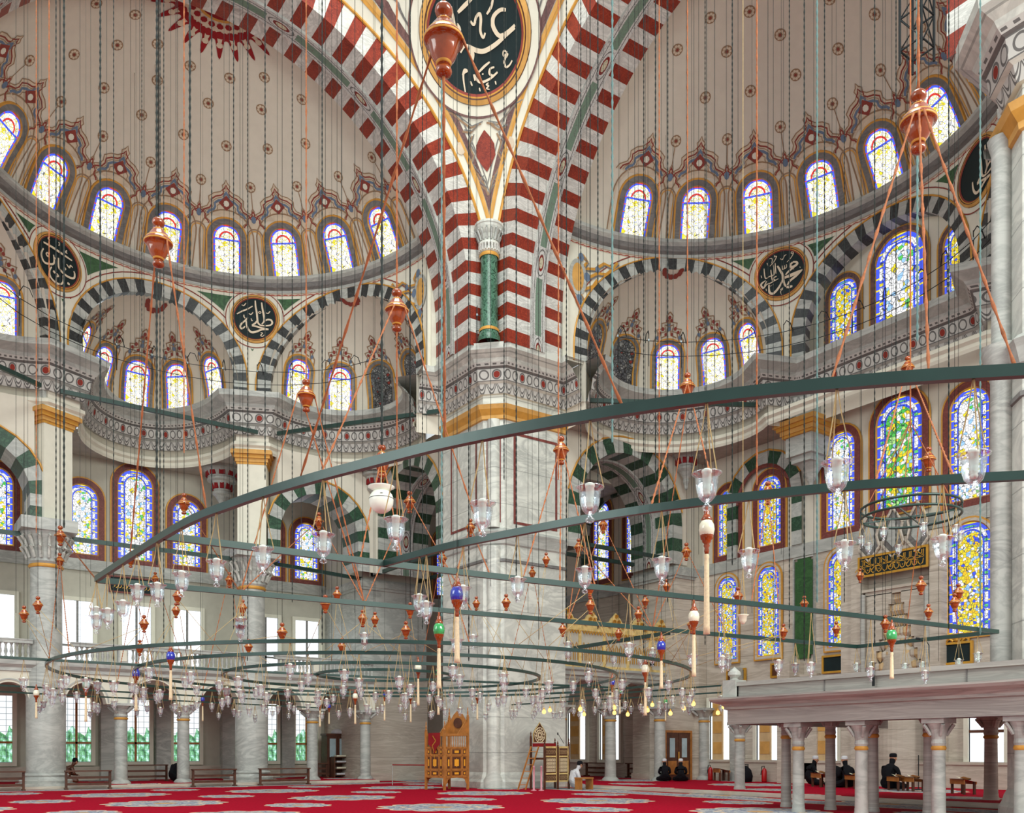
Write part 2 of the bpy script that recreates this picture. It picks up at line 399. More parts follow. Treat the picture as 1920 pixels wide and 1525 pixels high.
        for k in range(N-1):
            for j in range(len(prof)-1):
                (o0, za), (o1, zb) = prof[j], prof[j+1]
                a = P[k]+nrm[k]*o0; b_ = P[k+1]+nrm[k+1]*o0; c = P[k+1]+nrm[k+1]*o1; d = P[k]+nrm[k]*o1
                s.face([(a.x, a.y, za+z0), (b_.x, b_.y, za+z0), (c.x, c.y, zb+z0), (d.x, d.y, zb+z0)], mats[j],
                       [(L[k], 0), (L[k+1], 0), (L[k+1], 1), (L[k], 1)])
    # ---- drawing on a surface S(u,v,off)
    def star(s, S, c, outline, off, mat, rings=3, w=None, h=None):
        n = len(outline)
        def pt(k, i):
            o = outline[i % n]; f = k/rings
            return (c[0]+(o[0]-c[0])*f, c[1]+(o[1]-c[1])*f)
        def U(p): return ((p[0]/w+.5, (p[1]-h)/w) if w else p)
        for i in range(n):
            for k in range(rings):
                a, b_, c_, d = pt(k, i), pt(k+1, i), pt(k+1, i+1), pt(k, i+1)
                if k == 0: s.face([S(a[0], a[1], off), S(b_[0], b_[1], off), S(c_[0], c_[1], off)], mat, [U(a), U(b_), U(c_)])
                else: s.face([S(*a, off), S(*b_, off), S(*c_, off), S(*d, off)], mat, [U(a), U(b_), U(c_), U(d)])
    def ring(s, S, A, B, offA, offB, mat, closed=True):
        n = len(A)
        for i in range(n if closed else n-1):
            j = (i+1) % n
            s.face([S(*A[i], offA), S(*B[i], offB), S(*B[j], offB), S(*A[j], offA)], mat)
    def ribbon(s, S, pts, w, off, mat, dense=.25, side=0.0):
        q = []
        for k in range(len(pts)-1):
            a, b_ = pts[k], pts[k+1]; L = math.hypot(b_[0]-a[0], b_[1]-a[1]); m = max(1, int(L/dense))
            for j in range(m): q.append((a[0]+(b_[0]-a[0])*j/m, a[1]+(b_[1]-a[1])*j/m, (k+j/m)/(len(pts)-1)))
        q.append((pts[-1][0], pts[-1][1], 1.0)); N = len(q); L_, R_ = [], []
        for k in range(N):
            a, b_ = q[max(k-1, 0)], q[min(k+1, N-1)]; dx, dy = b_[0]-a[0], b_[1]-a[1]; l = math.hypot(dx, dy) or 1
            ww = (w(q[k][2]) if callable(w) else w)/2
            L_.append((q[k][0]-dy/l*ww, q[k][1]+dx/l*ww)); R_.append((q[k][0]+dy/l*ww, q[k][1]-dx/l*ww))
        for k in range(N-1):
            s.face([S(*L_[k], off), S(*R_[k], off), S(*R_[k+1], off), S(*L_[k+1], off)], mat)
            if side:
                s.face([S(*L_[k], off), S(*L_[k+1], off), S(*L_[k+1], off-side), S(*L_[k], off-side)], mat)
                s.face([S(*R_[k], off), S(*R_[k+1], off), S(*R_[k+1], off-side), S(*R_[k], off-side)], mat)
    def build(s, name, parent=None, smooth=False, merge=False, loc=None):
        me = bpy.data.meshes.new(name); me.from_pydata(s.v, [], s.f)
        for mt in s.mats: me.materials.append(MATS[mt])
        me.polygons.foreach_set('material_index', s.m)
        uvl = me.uv_layers.new(name='UVMap'); flat = [c for f in s.uv for p in f for c in p]
        uvl.data.foreach_set('uv', flat)
        if merge:
            bm = bmesh.new(); bm.from_mesh(me); bmesh.ops.remove_doubles(bm, verts=bm.verts, dist=1e-4); bm.to_mesh(me); bm.free()
        if smooth: me.polygons.foreach_set('use_smooth', [True]*len(me.polygons))
        me.update(); o = bpy.data.objects.new(name, me); COL.objects.link(o)
        if loc: o.location = loc
        if parent: o.parent = parent
        return o
def struct(o, label=None, cat=None):
    o['kind'] = 'structure'
    if label: o['label'] = label
    if cat: o['category'] = cat
    return o
def tag(o, label, cat, group=None, kind=None):
    o['label'] = label; o['category'] = cat
    if group: o['group'] = group
    if kind: o['kind'] = kind
    return o
def thing(name, label, cat, loc=(0, 0, 0), rz=0, group=None):
    o = bpy.data.objects.new(name, None); COL.objects.link(o); o.location = loc; o.rotation_euler = (0, 0, rz)
    return tag(o, label, cat, group)
def dup(root, loc, rz=None, scale=None):
    r = root.copy(); COL.objects.link(r); r.location = loc
    if rz is not None: r.rotation_euler = (0, 0, rz)
    if scale is not None: r.scale = scale if not isinstance(scale, (int, float)) else (scale,)*3
    for ch in list(root.children):
        c = ch.copy(); COL.objects.link(c); c.parent = r
        for g in list(ch.children):
            d = g.copy(); COL.objects.link(d); d.parent = c
    return r
def lins(a, b_, n): return [a+(b_-a)*i/n for i in range(n+1)]
# ================================================================ ARCHITECTURE
C0 = (9.8, 18.87)
SIDES = {'L': dict(c=(9.8, 30.87), o=(0, 1), r=(1, 0)), 'R': dict(c=(21.8, 18.87), o=(1, 0), r=(0, -1))}
def PT(sd, lat, dist):
    s = SIDES[sd]; return s['c'][0]+s['r'][0]*lat+s['o'][0]*dist, s['c'][1]+s['r'][1]*lat+s['o'][1]*dist
RD, ZS, ZSP, RSPH = 8.25, 21.5, 17.9, 9.0
EL0 = math.asin((ZS-ZSP)/RSPH)
def S_dome(sd, t0):
    def S(u, v, off=0):
        el = EL0+v/RSPH; t = t0+u/(RSPH*cos(el)); R_ = RSPH-off
        x, y = PT(sd, R_*cos(el)*sin(t), R_*cos(el)*cos(t)); return (x, y, ZSP+R_*sin(el))
    return S
def S_drum(sd, t0, z0):
    def S(u, v, off=0):
        t = t0+u/RD; R_ = RD-off; x, y = PT(sd, R_*sin(t), R_*cos(t)); return (x, y, z0+v)
    return S
ZN = 17.0
def NP(a):      # niche radius, centre distance, depth ratio
    return (3.15, 7.54, 1.42) if abs(a) < .3 else (3.68, 7.35, .97)
def niche_c(sd, a): DN = NP(a)[1]; return PT(sd, DN*sin(a), DN*cos(a))
def niche_pt(sd, a, psi, R_):
    ex, ey = niche_c(sd, a); s = SIDES[sd]; k = NP(a)[2]; lx, ly = R_*sin(psi), R_*k*cos(psi)
    # local right and out vectors of the niche
    rx = (s['r'][0]*cos(a)-s['o'][0]*sin(a), s['r'][1]*cos(a)-s['o'][1]*sin(a)); ox = (s['r'][0]*sin(a)+s['o'][0]*cos(a), s['r'][1]*sin(a)+s['o'][1]*cos(a))
    return (ex+rx[0]*lx+ox[0]*ly, ey+rx[1]*lx+ox[1]*ly)
def S_niche(sd, a, psi):
    RN = NP(a)[0]; kk = sqrt((cos(psi))**2+(NP(a)[2]*sin(psi))**2)
    def S(u, v, off=0):
        el = v/RN if v > 0 else 0; z = ZN+(RN-off)*sin(el) if v > 0 else ZN+v
        x, y = niche_pt(sd, a, psi+u/(RN*kk*max(.2, cos(el))), (RN-off)*cos(el)); return (x, y, z)
    return S
def S_planeY(x0, y, z0): return lambda u, v, off=0: (x0+u, y-off, z0+v)
def S_planeX(x, y0, z0): return lambda u, v, off=0: (x-off, y0-u, z0+v)
def arch_outline(w, h, g=0.0, n=14, below=None):
    """arched opening outline, g = growth outward; base at v=0"""
    hw = w/2+g; zc = h-w/2; b0 = -g if below is None else -below; P = [(-hw, b0), (-hw, (b0+zc)/2)]
    for k in range(n+1):
        a = PI-PI*k/n; P.append((hw*cos(a), zc+hw*sin(a)))
    P += [(hw, (b0+zc)/2), (hw, b0), (0, b0)]
    return P
WN = [0]
def window(S, w, h, glass, label=None, band='marble_dark', bw=.2, style=1, cat='window'):
    WN[0] += 1; m = MB()
    O = [arch_outline(w, h, g) for g in (0, .05, .05+bw, .11+bw)]
    m.ring(S, O[0], O[1], .01, .07, 'gold_line'); m.ring(S, O[1], O[2], .07, .07, band)
    m.ring(S, O[2], O[3], .07, .07, 'gold_line'); m.ring(S, O[3], O[3], .07, 0, 'gold_line')
    o = struct(m.build('window_%d' % WN[0])); 
    g = MB(); g.star(S, (0, h*.5), O[0], .02, glass, 4, w, h); g.build('stained_glass_pane', o)
    return o
# ---- floor: main floor and the raised far floor beyond the piers
m = MB(); m.face([(-14, -6, 0), (22.5, -6, 0), (22.5, 43.4, 0), (-14, 43.4, 0)], 'carpet_main')
o = struct(m.build('floor'))
m = MB(); m.face([(22.5, 2, .14), (31.2, 2, .14), (31.2, 43.4, .14), (22.5, 43.4, .14)], 'carpet_far')
m.face([(22.5, 2, 0), (22.5, 43, 0), (22.5, 43, .14), (22.5, 2, .14)], 'stone_wall')
m.box(-14, 19, 37.1, 43.4, 0, .12, 'stone_wall'); m.box(-14, 19, 37.5, 43.4, .12, .14, 'carpet_far')
struct(m.build('raised_floor'))
# ---- outer walls
m = MB()
m.box(-14, 31.4, 43.4, 43.8, 0, 14.6, 'plaster_grey')
m.box(-14, 31.0, 43.25, 43.42, 9.35, 9.85, 'marble_grey'); m.box(-14, 31.0, 43.3, 43.42, 0, .75, 'stone_wall')
struct(m.build('wall_left'))
m = MB()
m.box(30.9, 31.4, 2, 43, 0, 22, 'plaster')
m.box(30.75, 30.95, 2, 42.6, 9.3, 9.8, 'marble_grey')
m.box(30.82, 30.95, 2, 42.6, 0, 9.3, 'stone_wall')
struct(m.build('wall_right'))
def open_above(x, y):
    for sd in 'LR':
        s = SIDES[sd]
        if math.hypot(x-s['c'][0], y-s['c'][1]) < RD+.1: return True
        for ad in ((-57.5, 0, 57.5) if sd == 'L' else (-57.5, 57.5)):
            a = rad(ad); R_, D_, k = NP(a); cx, cy = niche_c(sd, a); ox = (s['r'][0]*sin(a)+s['o'][0]*cos(a), s['r'][1]*sin(a)+s['o'][1]*cos(a)); lo_ = (x-cx)*ox[0]+(y-cy)*ox[1]; lr = -(x-cx)*ox[1]+(y-cy)*ox[0]
            if math.hypot(lr, lo_/k) < R_-.08: return True
    return False
m = MB(); m.grid(lambda x, y: (x, y, 14.42), lins(-14, 31, 300), lins(33, 43.6, 70), 'ceiling_grey', keep=lambda x, y: not open_above(x, y) and (y > 36.6 or x > 19.0))
m.grid(lambda x, y: (x, y, 14.42), lins(22.64, 31, 56), lins(22, 33, 73), 'ceiling_grey', keep=lambda x, y: not open_above(x, y) and (y > 27.5 or x > 26))
struct(m.build('ceiling'))
# ---- generic voussoir arch
def legs(r, zc, zb, step, th0=0, th1=PI, dth=None):
    st = []; n = max(1, int(round((zc-zb)/step)))
    for k in range(n): st.append(('s', 1, zb+(zc-zb)*k/n))
    na = max(4, int(round(PI*r/step))); na += na % 2 == 0
    for k in range(na+1): st.append(('a', PI*k/na, 0))
    for k in range(n-1, -1, -1): st.append(('s', -1, zb+(zc-zb)*k/n))
    return st
def apt(stt, r, zc):
    if stt[0] == 's': return r*stt[1], stt[2]
    return r*cos(stt[1]), zc+r*sin(stt[1])
def vous(m, P3, zc, zb, st, ra, da, rb, db, mats, shift=0, sub=1, uv=False):
    n = len(st)-1; L = 0
    for k in range(n):
        mt = mats[(min(k, n-1-k)+shift) % len(mats)] if len(mats) > 1 else mats[0]
        for j in range(sub):
            f0, f1 = j/sub, (j+1)/sub
            q = []
            for (s_, f) in ((st[k], f0), (st[k+1], f0), (st[k+1], f1), (st[k], f1)):
                l, z = apt(s_, ra+(rb-ra)*f, zc); q.append(P3(l, z, da+(db-da)*f))
            a = Vector(q[0]); b_ = Vector(q[1]); dl = (b_-a).length
            m.face(q, mt, [(L, f0), (L+dl, f0), (L+dl, f1), (L, f1)])
        L += dl
# ---- main arches
def main_arch(sd):
    def P3(lat, z, dep):
        x, y = PT(sd, -lat, -2.7+dep); return (x, y, z)
    st = legs(9.3, 17.9, 16.45, .46); m = MB(); RW = ('white_block', 'red_block')
    vous(m, P3, 17.9, 16.45, st, 9.3, 0, 8.3, .0, RW, 1)
    vous(m, P3, 17.9, 16.45, st, 8.3, 0, 8.32, 1.05, RW, 1)
    vous(m, P3, 17.9, 16.45, st, 8.32, 1.05, 8.22, 1.05, ('marble_grey',)); vous(m, P3, 17.9, 16.45, st, 8.22, 1.05, 8.3, 1.75, ('band_ribbon',))
    vous(m, P3, 17.9, 16.45, st, 8.3, 1.75, 8.42, 1.8, ('marble_grey',)); vous(m, P3, 17.9, 16.45, st, 8.42, 1.8, 8.5, 2.72, RW, 0)
    vous(m, P3, 17.9, 16.45, st, 8.5, 2.72, 9.4, 2.72, ('plaster',))
    for s_ in (-1, 1):
        for (za, zb_) in ((16.4, 19.0), (19.0, 21.7)): m.face([P3(s_*8.12, za, 2.74), P3(s_*9.5, za, 2.74), P3(s_*9.5, zb_, 2.74), P3(s_*8.12, zb_, 2.74)], 'cream')
    o = struct(m.build('main_arch'))
    m = MB(); pth = [P3(*apt(s_, 9.32, 17.9), -.03) for s_ in st if s_[0] == 'a' or s_[2] > 17.2]
    m.tube(pth, .05, 5, 'gold_line'); m.build('gold_edge_line', o)
main_arch('L'); main_arch('R')
# ---- pendentive between the two arches (far corner of the square)
RP = 9.3*sqrt(2)
def P_pend(h, u):   # u 0..1 from the left arch to the right arch
    rho = sqrt(RP*RP-h*h); amin = math.acos(min(1, 9.3/rho)); az = PI/2-amin-(PI/2-2*amin)*u
    return (C0[0]+rho*cos(az), C0[1]+rho*sin(az), 17.9+h)
def S_pend(h0, off0=0):
    e0 = math.asin(h0/RP)
    def S(u, v, off=0):
        el = e0+v/RP; az = PI/4-u/(RP*cos(el)); R_ = RP-off-off0
        return (C0[0]+R_*cos(el)*cos(az), C0[1]+R_*cos(el)*sin(az), 17.9+R_*sin(el))
    return S
def pend_edge(h, w, side, off=.03):
    rho = sqrt(RP*RP-h*h); amin = math.acos(min(1, 9.3/rho)); th = math.asin(min(1, h/9.3)); hw = w/max(.28, cos(th))
    d = (rho-off)/rho; az = (PI/2-amin-hw/rho) if side < 0 else (amin+hw/rho)
    if side < 0: az = max(az, PI/4)
    else: az = min(az, PI/4)
    return (C0[0]+rho*d*cos(az), C0[1]+rho*d*sin(az), 17.9+h)
m = MB(); hs = lins(2.2, 9.2, 28)
m.grid(P_pend, hs, lins(0, 1, 24), 'cream'); pend = struct(m.build('pendentive', smooth=True))
def edge_strip(w0, w1, mat, off, h0, name):
    m = MB(); H = lins(h0, 9.15, 40)
    for sgn in (-1, 1):
        for a, b_ in zip(H, H[1:]):
            m.face([pend_edge(a, w0, sgn, off), pend_edge(a, w1, sgn, off), pend_edge(b_, w1, sgn, off), pend_edge(b_, w0, sgn, off)], mat)
    m.build(name, pend)
edge_strip(.28, .34, 'gold_line', .03, 3.0, 'painted_gold_line'); edge_strip(.34, .42, 'ochre', .035, 3.05, 'painted_ochre_line')
edge_strip(.44, .58, 'purple_line', .03, 3.35, 'painted_purple_band'); edge_strip(.66, .69, 'marble_dark', .03, 3.6, 'painted_grey_line')
# painted tear and scrolls in the tip of the pendentive
SP = S_pend(6.3); m = MB()
def ell(cx, cy, a, b_, n=28, ph=0): return [(cx+a*cos(2*PI*k/n+ph), cy+b_*sin(2*PI*k/n+ph)) for k in range(n)]
m.star(SP, (0, -1.1), [(0, -.45), (.2, -.68), (.33, -.9), (.35, -1.25), (.2, -1.5), (0, -1.75), (-.2, -1.5), (-.35, -1.25), (-.33, -.9), (-.2, -.68)], .03, 'red_block')
for s_ in (-1, 1):
    for P in ([(.1, -.25), (.5, -.35), (.85, -.1), (1.1, .1), (1.4, .2)], [(.45, -.6), (.6, -.9), (.45, -1.2), (.6, -1.5), (.35, -1.8), (.15, -2.1), (0, -2.5)],
              [(.25, -.3), (.5, -.5), (.8, -.45)], [(.2, -1.9), (.35, -2.1), (.1, -2.3)]):
        m.ribbon(SP, [(s_*p[0], p[1]) for p in P], .06, .03, 'paint_brown', .1); 
        m.ribbon(SP, [(s_*p[0]+.07, p[1]+.05) for p in P], .035, .032, 'marble_dark', .1)
    m.star(SP, (s_*.9, -.95), ell(s_*.9, -.95, .17, .2, 12), .03, 'paint_beige', 1)
m.build('painted_drop_ornament', pend)
# ---- semi-domes with their painted windows
def crest(m, S, v0, w, h, sm=False):
    half = [(0, 1.0), (.05, .9), (.13, .84), (.1, .74), (.2, .66), (.42, .6), (.6, .48), (.58, .34), (.66, .22), (.9, .12), (1.0, 0)]
    def prof(k, dz=0): return [(-x*w/2*k, v0+y*h*k+dz) for (x, y) in reversed(half)] + [(x*w/2*k, v0+y*h*k+dz) for (x, y) in half[1:]]
    P = prof(1.0)
    m.star(S, (0, v0+h*.15), P+[(w*.2, v0-.02), (-w*.2, v0-.02)], .012, 'paint_beige', 3)
    m.ribbon(S, prof(1.0), .035, .02, 'paint_brown'); m.ribbon(S, prof(.86), .05, .022, 'paint_red')
    if not sm:
        m.ribbon(S, prof(.66, .02), .085, .024, 'paint_blue'); m.ribbon(S, prof(.52, .03), .03, .026, 'paint_brown'); m.ribbon(S, prof(.76, .02), .02, .026, 'paint_brown')
        c = (0, v0+h*.36); m.star(S, c, [(0, v0+h*.58), (w*.13, c[1]), (0, v0+h*.17), (-w*.13, c[1])], .026, 'paint_red', 1)
        m.star(S, c, ell(0, c[1], w*.05, w*.05, 8), .03, 'cream', 1)
def niche_crest(m, S, v0, w, h):
    for s_ in (-1, 1):
        for P in ([(1, -.5), (.95, -.1), (.7, .1), (.8, .3), (.45, .35), (.5, .55), (.15, .6), (.2, .85), (0, 1)], [(.7, -.15), (.5, .2), (.2, .25), (.3, .5), (0, .45)], [(.5, .0), (.15, .1), (0, .8)]):
            m.ribbon(S, [(s_*x*w/2, v0+y*h) for x, y in P], .05, .02, 'paint_brown', .12)
    for (x, y, r_, mt) in ((0, .78, .07, 'paint_red'), (.14, .66, .06, 'paint_red'), (-.14, .66, .06, 'paint_red'), (.4, .34, .07, 'paint_red'), (-.4, .34, .07, 'paint_red'), (.6, .2, .06, 'paint_red'), (-.6, .2, .06, 'paint_red'), (0, .34, .08, 'paint_blue'), (.72, .0, .07, 'paint_blue'), (-.72, .0, .07, 'paint_blue'), (.2, .14, .06, 'paint_red'), (-.2, .14, .06, 'paint_red'), (0, .5, .05, 'paint_blue')):
        m.star(S, (x*w/2, v0+y*h), ell(x*w/2, v0+y*h, r_, r_*1.2, 7), .024, mt, 1)
def semidome(sd):
    m = MB()
    def fn(t, el): x, y = PT(sd, RSPH*cos(el)*sin(t), RSPH*cos(el)*cos(t)); return (x, y, ZSP+RSPH*sin(el))
    m.grid(fn, lins(-PI/2, PI/2, 64), lins(EL0, PI/2, 30), 'plaster')
    dome = struct(m.build('semi_dome', smooth=True))
    for k in range(-5, 6):
        t = rad(1.7+17.8*k)
        if abs(t) > rad(84): continue
        S = S_dome(sd, t)
        S2 = lambda u, v, off=0, S=S: S(u, v+.22, off)
        window(S2, 1.08, 1.9, 'glass_pale', bw=.2)
        m = MB(); crest(m, S, 2.42, 2.3, 1.35)
        o1 = arch_outline(1.08, 1.9, .48, below=0)
        m.ribbon(S2, o1[:-1], .07, .015, 'paint_beige'); m.ribbon(S2, arch_outline(1.08, 1.9, .56, below=0)[:-1], .05, .02, 'paint_brown')
        m.build('painted_crest', dome)
        if abs(t+rad(8.9)) < rad(86):
            t2 = t+rad(8.9); S = S_dome(sd, t2); m = MB()
            for g, mt, w_ in ((0, 'ochre', .05), (.07, 'paint_brown', .045)):
                m.ribbon(S, arch_outline(.5, 2.0, g, below=-.1)[:-1], w_, .02, mt)
            crest(m, S, 2.1, .95, .75, True); m.star(S, (0, 2.42), ell(0, 2.42, .1, .14, 8), .03, 'paint_blue', 1)
            m.ribbon(S, [(0, 2.8), (0, 3.45)], .03, .02, 'paint_brown')
            m.build('painted_blind_panel', dome)
            rosette(dome, S, 0, 3.6)
    for (el_, ts) in ((5.0, (-52, -34, -16, 2, 20, 38, 56)), (6.4, (-44, -17, 11, 40, 66, -70)), (7.5, (-56, -30, -4, 24, 50))):
        for td in ts: rosette(dome, S_dome(sd, rad(td)), 0, el_)
    # apex ornament
    m = MB(); n = 44
    def SA(u, v, off=0):
        rr = math.hypot(u, v); an = math.atan2(u, v); ph = rr/RSPH; R_ = RSPH-off
        x, y = PT(sd, R_*sin(ph)*sin(an), -R_*sin(ph)*cos(an)); return (x, y, ZSP+R_*cos(ph))
    def pr_(r0, amp, k=22):
        return [((r0+amp*(.5+.5*cos(k*2*PI*i/264))**2)*sin(2*PI*i/264), (r0+amp*(.5+.5*cos(k*2*PI*i/264))**2)*cos(2*PI*i/264)) for i in range(264)]
    def halfok(P): return P
    A = pr_(1.55, .75); B = [(x*.0, y*.0) for x, y in A]
    m.ring(SA, [(x*.45, y*.45) for x, y in A], [(x*.72, y*.72) for x, y in A], .02, .02, 'paint_beige')
    m.ring(SA, [(x*.8, y*.8) for x, y in A], A, .02, .02, 'crimson'); m.ring(SA, [(x*.72, y*.72) for x, y in A], [(x*.8, y*.8) for x, y in A], .02, .02, 'paint_beige')
    for k in range(22):
        a = 2*PI*k/22
        for (r_, w_) in ((1.75, .12), (1.35, .16), (1.0, .12)):
            c = (r_*sin(a), r_*cos(a)); m.star(SA, c, [(c[0]+w_*cos(q), c[1]+w_*sin(q)) for q in lins(0, 2*PI, 7)[:-1]], .03, 'paint_beige' if r_ > 1.5 else 'crimson', 1)
    m.star(SA, (0, 0), [(.72*sin(2*PI*i/40), .72*cos(2*PI*i/40)) for i in range(40)], .025, 'crimson', 2)
    m.ring(SA, [(.72*sin(2*PI*i/40), .72*cos(2*PI*i/40)) for i in range(40)], [(.82*sin(2*PI*i/40), .82*cos(2*PI*i/40)) for i in range(40)], .03, .03, 'gold_line')
    for k in range(14):
        a = 2*PI*k/14; c = (.45*sin(a), .45*cos(a)); m.star(SA, c, ell(c[0], c[1], .09, .09, 6), .035, 'paint_blue', 1)
    m.build('painted_apex_rosette', dome)
def rosette(dome, S, u, v):
    m = MB(); m.star(S, (u, v), ell(u, v, .2, .2, 14), .012, 'paint_brown', 1)
    for k in range(8):
        a = 2*PI*k/8; c = (u+.12*cos(a), v+.12*sin(a)); m.star(S, c, ell(c[0], c[1], .05, .05, 6), .02, 'paint_beige', 1)
    m.star(S, (u, v), ell(u, v, .05, .05, 6), .024, 'paint_red', 1); m.build('painted_small_rosette', dome)
semidome('L'); semidome('R')
# ---- drum below each semi-dome: arches, green fields, cornice
def drum(sd, arches, meds):
    m = MB(); ts = lins(-90, 90, 720)
    def low(td):
        z = 16.45
        for (a, ri, ro, zc) in arches:
            s_ = RD*sin(rad(td-a))
            if abs(td-a) < 60 and abs(s_) < ri+.12: z = max(z, zc+sqrt((ri+.12)**2-s_*s_))
        return z
    for a, b_ in zip(ts, ts[1:]):
        q = []
        for td, z in ((a, low(a)), (b_, low(b_)), (b_, 21.6), (a, 21.6)):
            x, y = PT(sd, RD*sin(rad(td)), RD*cos(rad(td))); q.append((x, y, z))
        m.face(q, 'cream')
    dr = struct(m.build('drum_wall'))
    for (a, ri, ro, zc) in arches:
        def P3(lat, z, dep, a=a):
            t = rad(a)+math.asin(max(-1, min(1, -lat/RD))); R_ = RD+dep; x, y = PT(sd, R_*sin(t), R_*cos(t)); return (x, y, z)
        st = legs(ri, zc, 16.5, .32); m = MB()
        vous(m, P3, zc, 16.5, st, ro, -.05, ri, -.05, ('marble_grey', 'black_block'), 0, 2)
        vous(m, P3, zc, 16.5, st, ri, -.05, ri, .6, ('marble_grey', 'black_block'), 0, 1)
        vous(m, P3, zc, 16.5, st, ro, -.05, ro, 0, ('cream',))
        ar = struct(m.build('niche_arch'))
        m = MB(); m.tube([P3(*apt(s_, ro+.03, zc), -.05) for s_ in st], .035, 5, 'gold_line'); m.tube([P3(*apt(s_, ro+.27, zc), -.01) for s_ in st if s_[0] == 'a' and .4 < s_[1] < PI-.4], .025, 4, 'paint_red')
        m.build('arch_edge_line', ar)
    # green fields between the arches
    for (tm, zm) in meds:
        S = S_drum(sd, rad(tm), 0); m = MB(); xs = lins(-3.3, 3.3, 132)
        def lowg(s_):
            z = 17.6
            for (a, ri, ro, zc) in arches:
                l = RD*sin(rad(tm-a)+s_/RD)
                if abs(l) < ro+.42: z = max(z, zc+sqrt((ro+.42)**2-l*l))
            return z
        for a, b_ in zip(xs, xs[1:]):
            for (lo, hi) in (('low', 'bot'), ('top', 'up')):
                q = []
                for s_ in (a, b_):
                    mm = sqrt(max(0, 1.3**2-s_*s_)); zl, zt = lowg(s_), 20.9
                    if lo == 'low': q.append((s_, zl, min(zm-mm, zt) if mm > 0 else (zl+zt)/2))
                    else: q.append((s_, max(zl, zm+mm if mm > 0 else (zl+zt)/2), zt))
                if q[0][2] > q[0][1] or q[1][2] > q[1][1]:
                    m.face([S(q[0][0], q[0][1], .02), S(q[1][0], q[1][1], .02), S(q[1][0], max(q[1][1], q[1][2]), .02), S(q[0][0], max(q[0][1], q[0][2]), .02)], 'green_field')
        if m.f: m.build('painted_green_spandrel', dr)
    # upper cornice under the dome windows
    path = [PT(sd, RD*sin(rad(t)), RD*cos(rad(t))) for t in lins(-90, 90, 72)]
    m = MB(); m.sweep(path, [(0, 21.02), (.03, 21.03), (.03, 21.1), (.1, 21.1), (.1, 21.22), (.22, 21.3), (.3, 21.45), (.42, 21.55), (.42, 21.68), (0, 21.7)],
                      ['cream', 'band_red', 'cream', 'marble_grey', 'marble_dark', 'marble_dark', 'marble_grey', 'marble_grey', 'marble_grey'])
    struct(m.build('drum_cornice'))
ARL = [(-57.5, 3.55, 4.08, 17.05), (0, 3.0, 3.5, 17.3), (57.5, 3.55, 4.08, 17.05)]
ARR = [(-57.5, 3.55, 4.08, 17.05), (0, 3.05, 3.52, 17.5), (57.5, 3.55, 4.08, 17.05)]
MEDL = [(-28.5, 20.0), (27.5, 20.0)]; MEDR = [(-28, 20.05), (28, 20.05)]
drum('L', ARL, MEDL); drum('R', ARR, MEDR)
# ---- niches (half domes) with windows
def niche(sd, a_deg, unlit=(), psis=(-64, -32, 0, 32, 64)):
    a = rad(a_deg); s = SIDES[sd]; RN = NP(a)[0]; m = MB()
    def fn(psi, el):
        x, y = niche_pt(sd, a, psi, RN*cos(el) if el > 0 else RN); return (x, y, ZN+RN*sin(el) if el > 0 else ZN+el)
    def keep(psi, el):
        p = fn(psi, el); return math.hypot(p[0]-s['c'][0], p[1]-s['c'][1]) > RD-.12
    m.grid(fn, lins(-PI/2, PI/2, 60), [-.55, 0]+lins(0, PI/2, 30)[1:], 'plaster', keep=keep)
    nd = struct(m.build('niche_half_dome', smooth=True))
    for k, psi in enumerate(psis):
        S = S_niche(sd, a, rad(psi)); S2 = lambda u, v, off=0, S=S: S(u, v-.2, off)
        window(S2, 1.02, 1.98, 'glass_unlit' if k in unlit else 'glass_pale', bw=.13)
        m = MB(); niche_crest(m, S2, 2.22, 1.3, 1.05); m.build('painted_crest', nd)
    m = MB(); S = S_niche(sd, a, 0)
    for k in range(7): 
        an = PI*k/6; m.star(S, (.35*cos(an), RN*1.34-.3*sin(an)), ell(.35*cos(an), RN*1.34-.3*sin(an), .12, .15, 6), .02, 'paint_red', 1)
    m.build('painted_apex_star', nd)
niche('L', -57.5); niche('L', 0); niche('L', 57.5, (2, 3, 4)); niche('R', -57.5, (0, 1), (-60, -27, 6, 38, 68)); niche('R', 57.5)
# ---- great cornice running round niches and piers
def niche_path(sd, a_deg):
    a = rad(a_deg); return [niche_pt(sd, a, rad(psi), NP(a)[0]-.1) for psi in lins(-90, 90, 24)]
PL = niche_path('L', -57.5)+niche_path('L', 0)+niche_path('L', 57.5)
PP1 = [(19.1, 31.5), (19.1, 28.75), (19.68, 28.17), (22.64, 28.17)]
PRa = [(22.64, 26.97)]+niche_path('R', -57.5)+[(29.75, 22.75), (30.0, 22.3), (30.0, 15.4), (29.75, 15.0)]+niche_path('R', 57.5)+[(22.64, 10.77)]
PP2 = [(22.64, 9.57), (19.68, 9.57), (19.1, 8.99), (19.1, 6.04), (22.64, 6.04)]
PROF = [(0, 14.95), (.12, 14.95), (.2, 15.3), (.3, 15.36), (.38, 15.82), (.46, 15.86), (.55, 15.98), (.62, 16.1), (.95, 16.3), (.98, 16.52), (0, 16.52)]
PMT = ['marble_grey', 'band_leaf', 'marble_grey', 'band_circle', 'marble_dark', 'band_dentil', 'marble_grey', 'marble_grey', 'marble_grey', 'marble_grey']
def fill_level(path, z): pass
m = MB()
for path in (PL+[PP1[0]], [PP1[-1]]+PRa+[PP2[0]]):
    for q0, q1 in zip(path, path[1:]): m.face([(q0[0], q0[1], 14.2), (q1[0], q1[1], 14.2), (q1[0], q1[1], 16.5), (q0[0], q0[1], 16.5)], 'plaster')
struct(m.build('frieze_wall'))
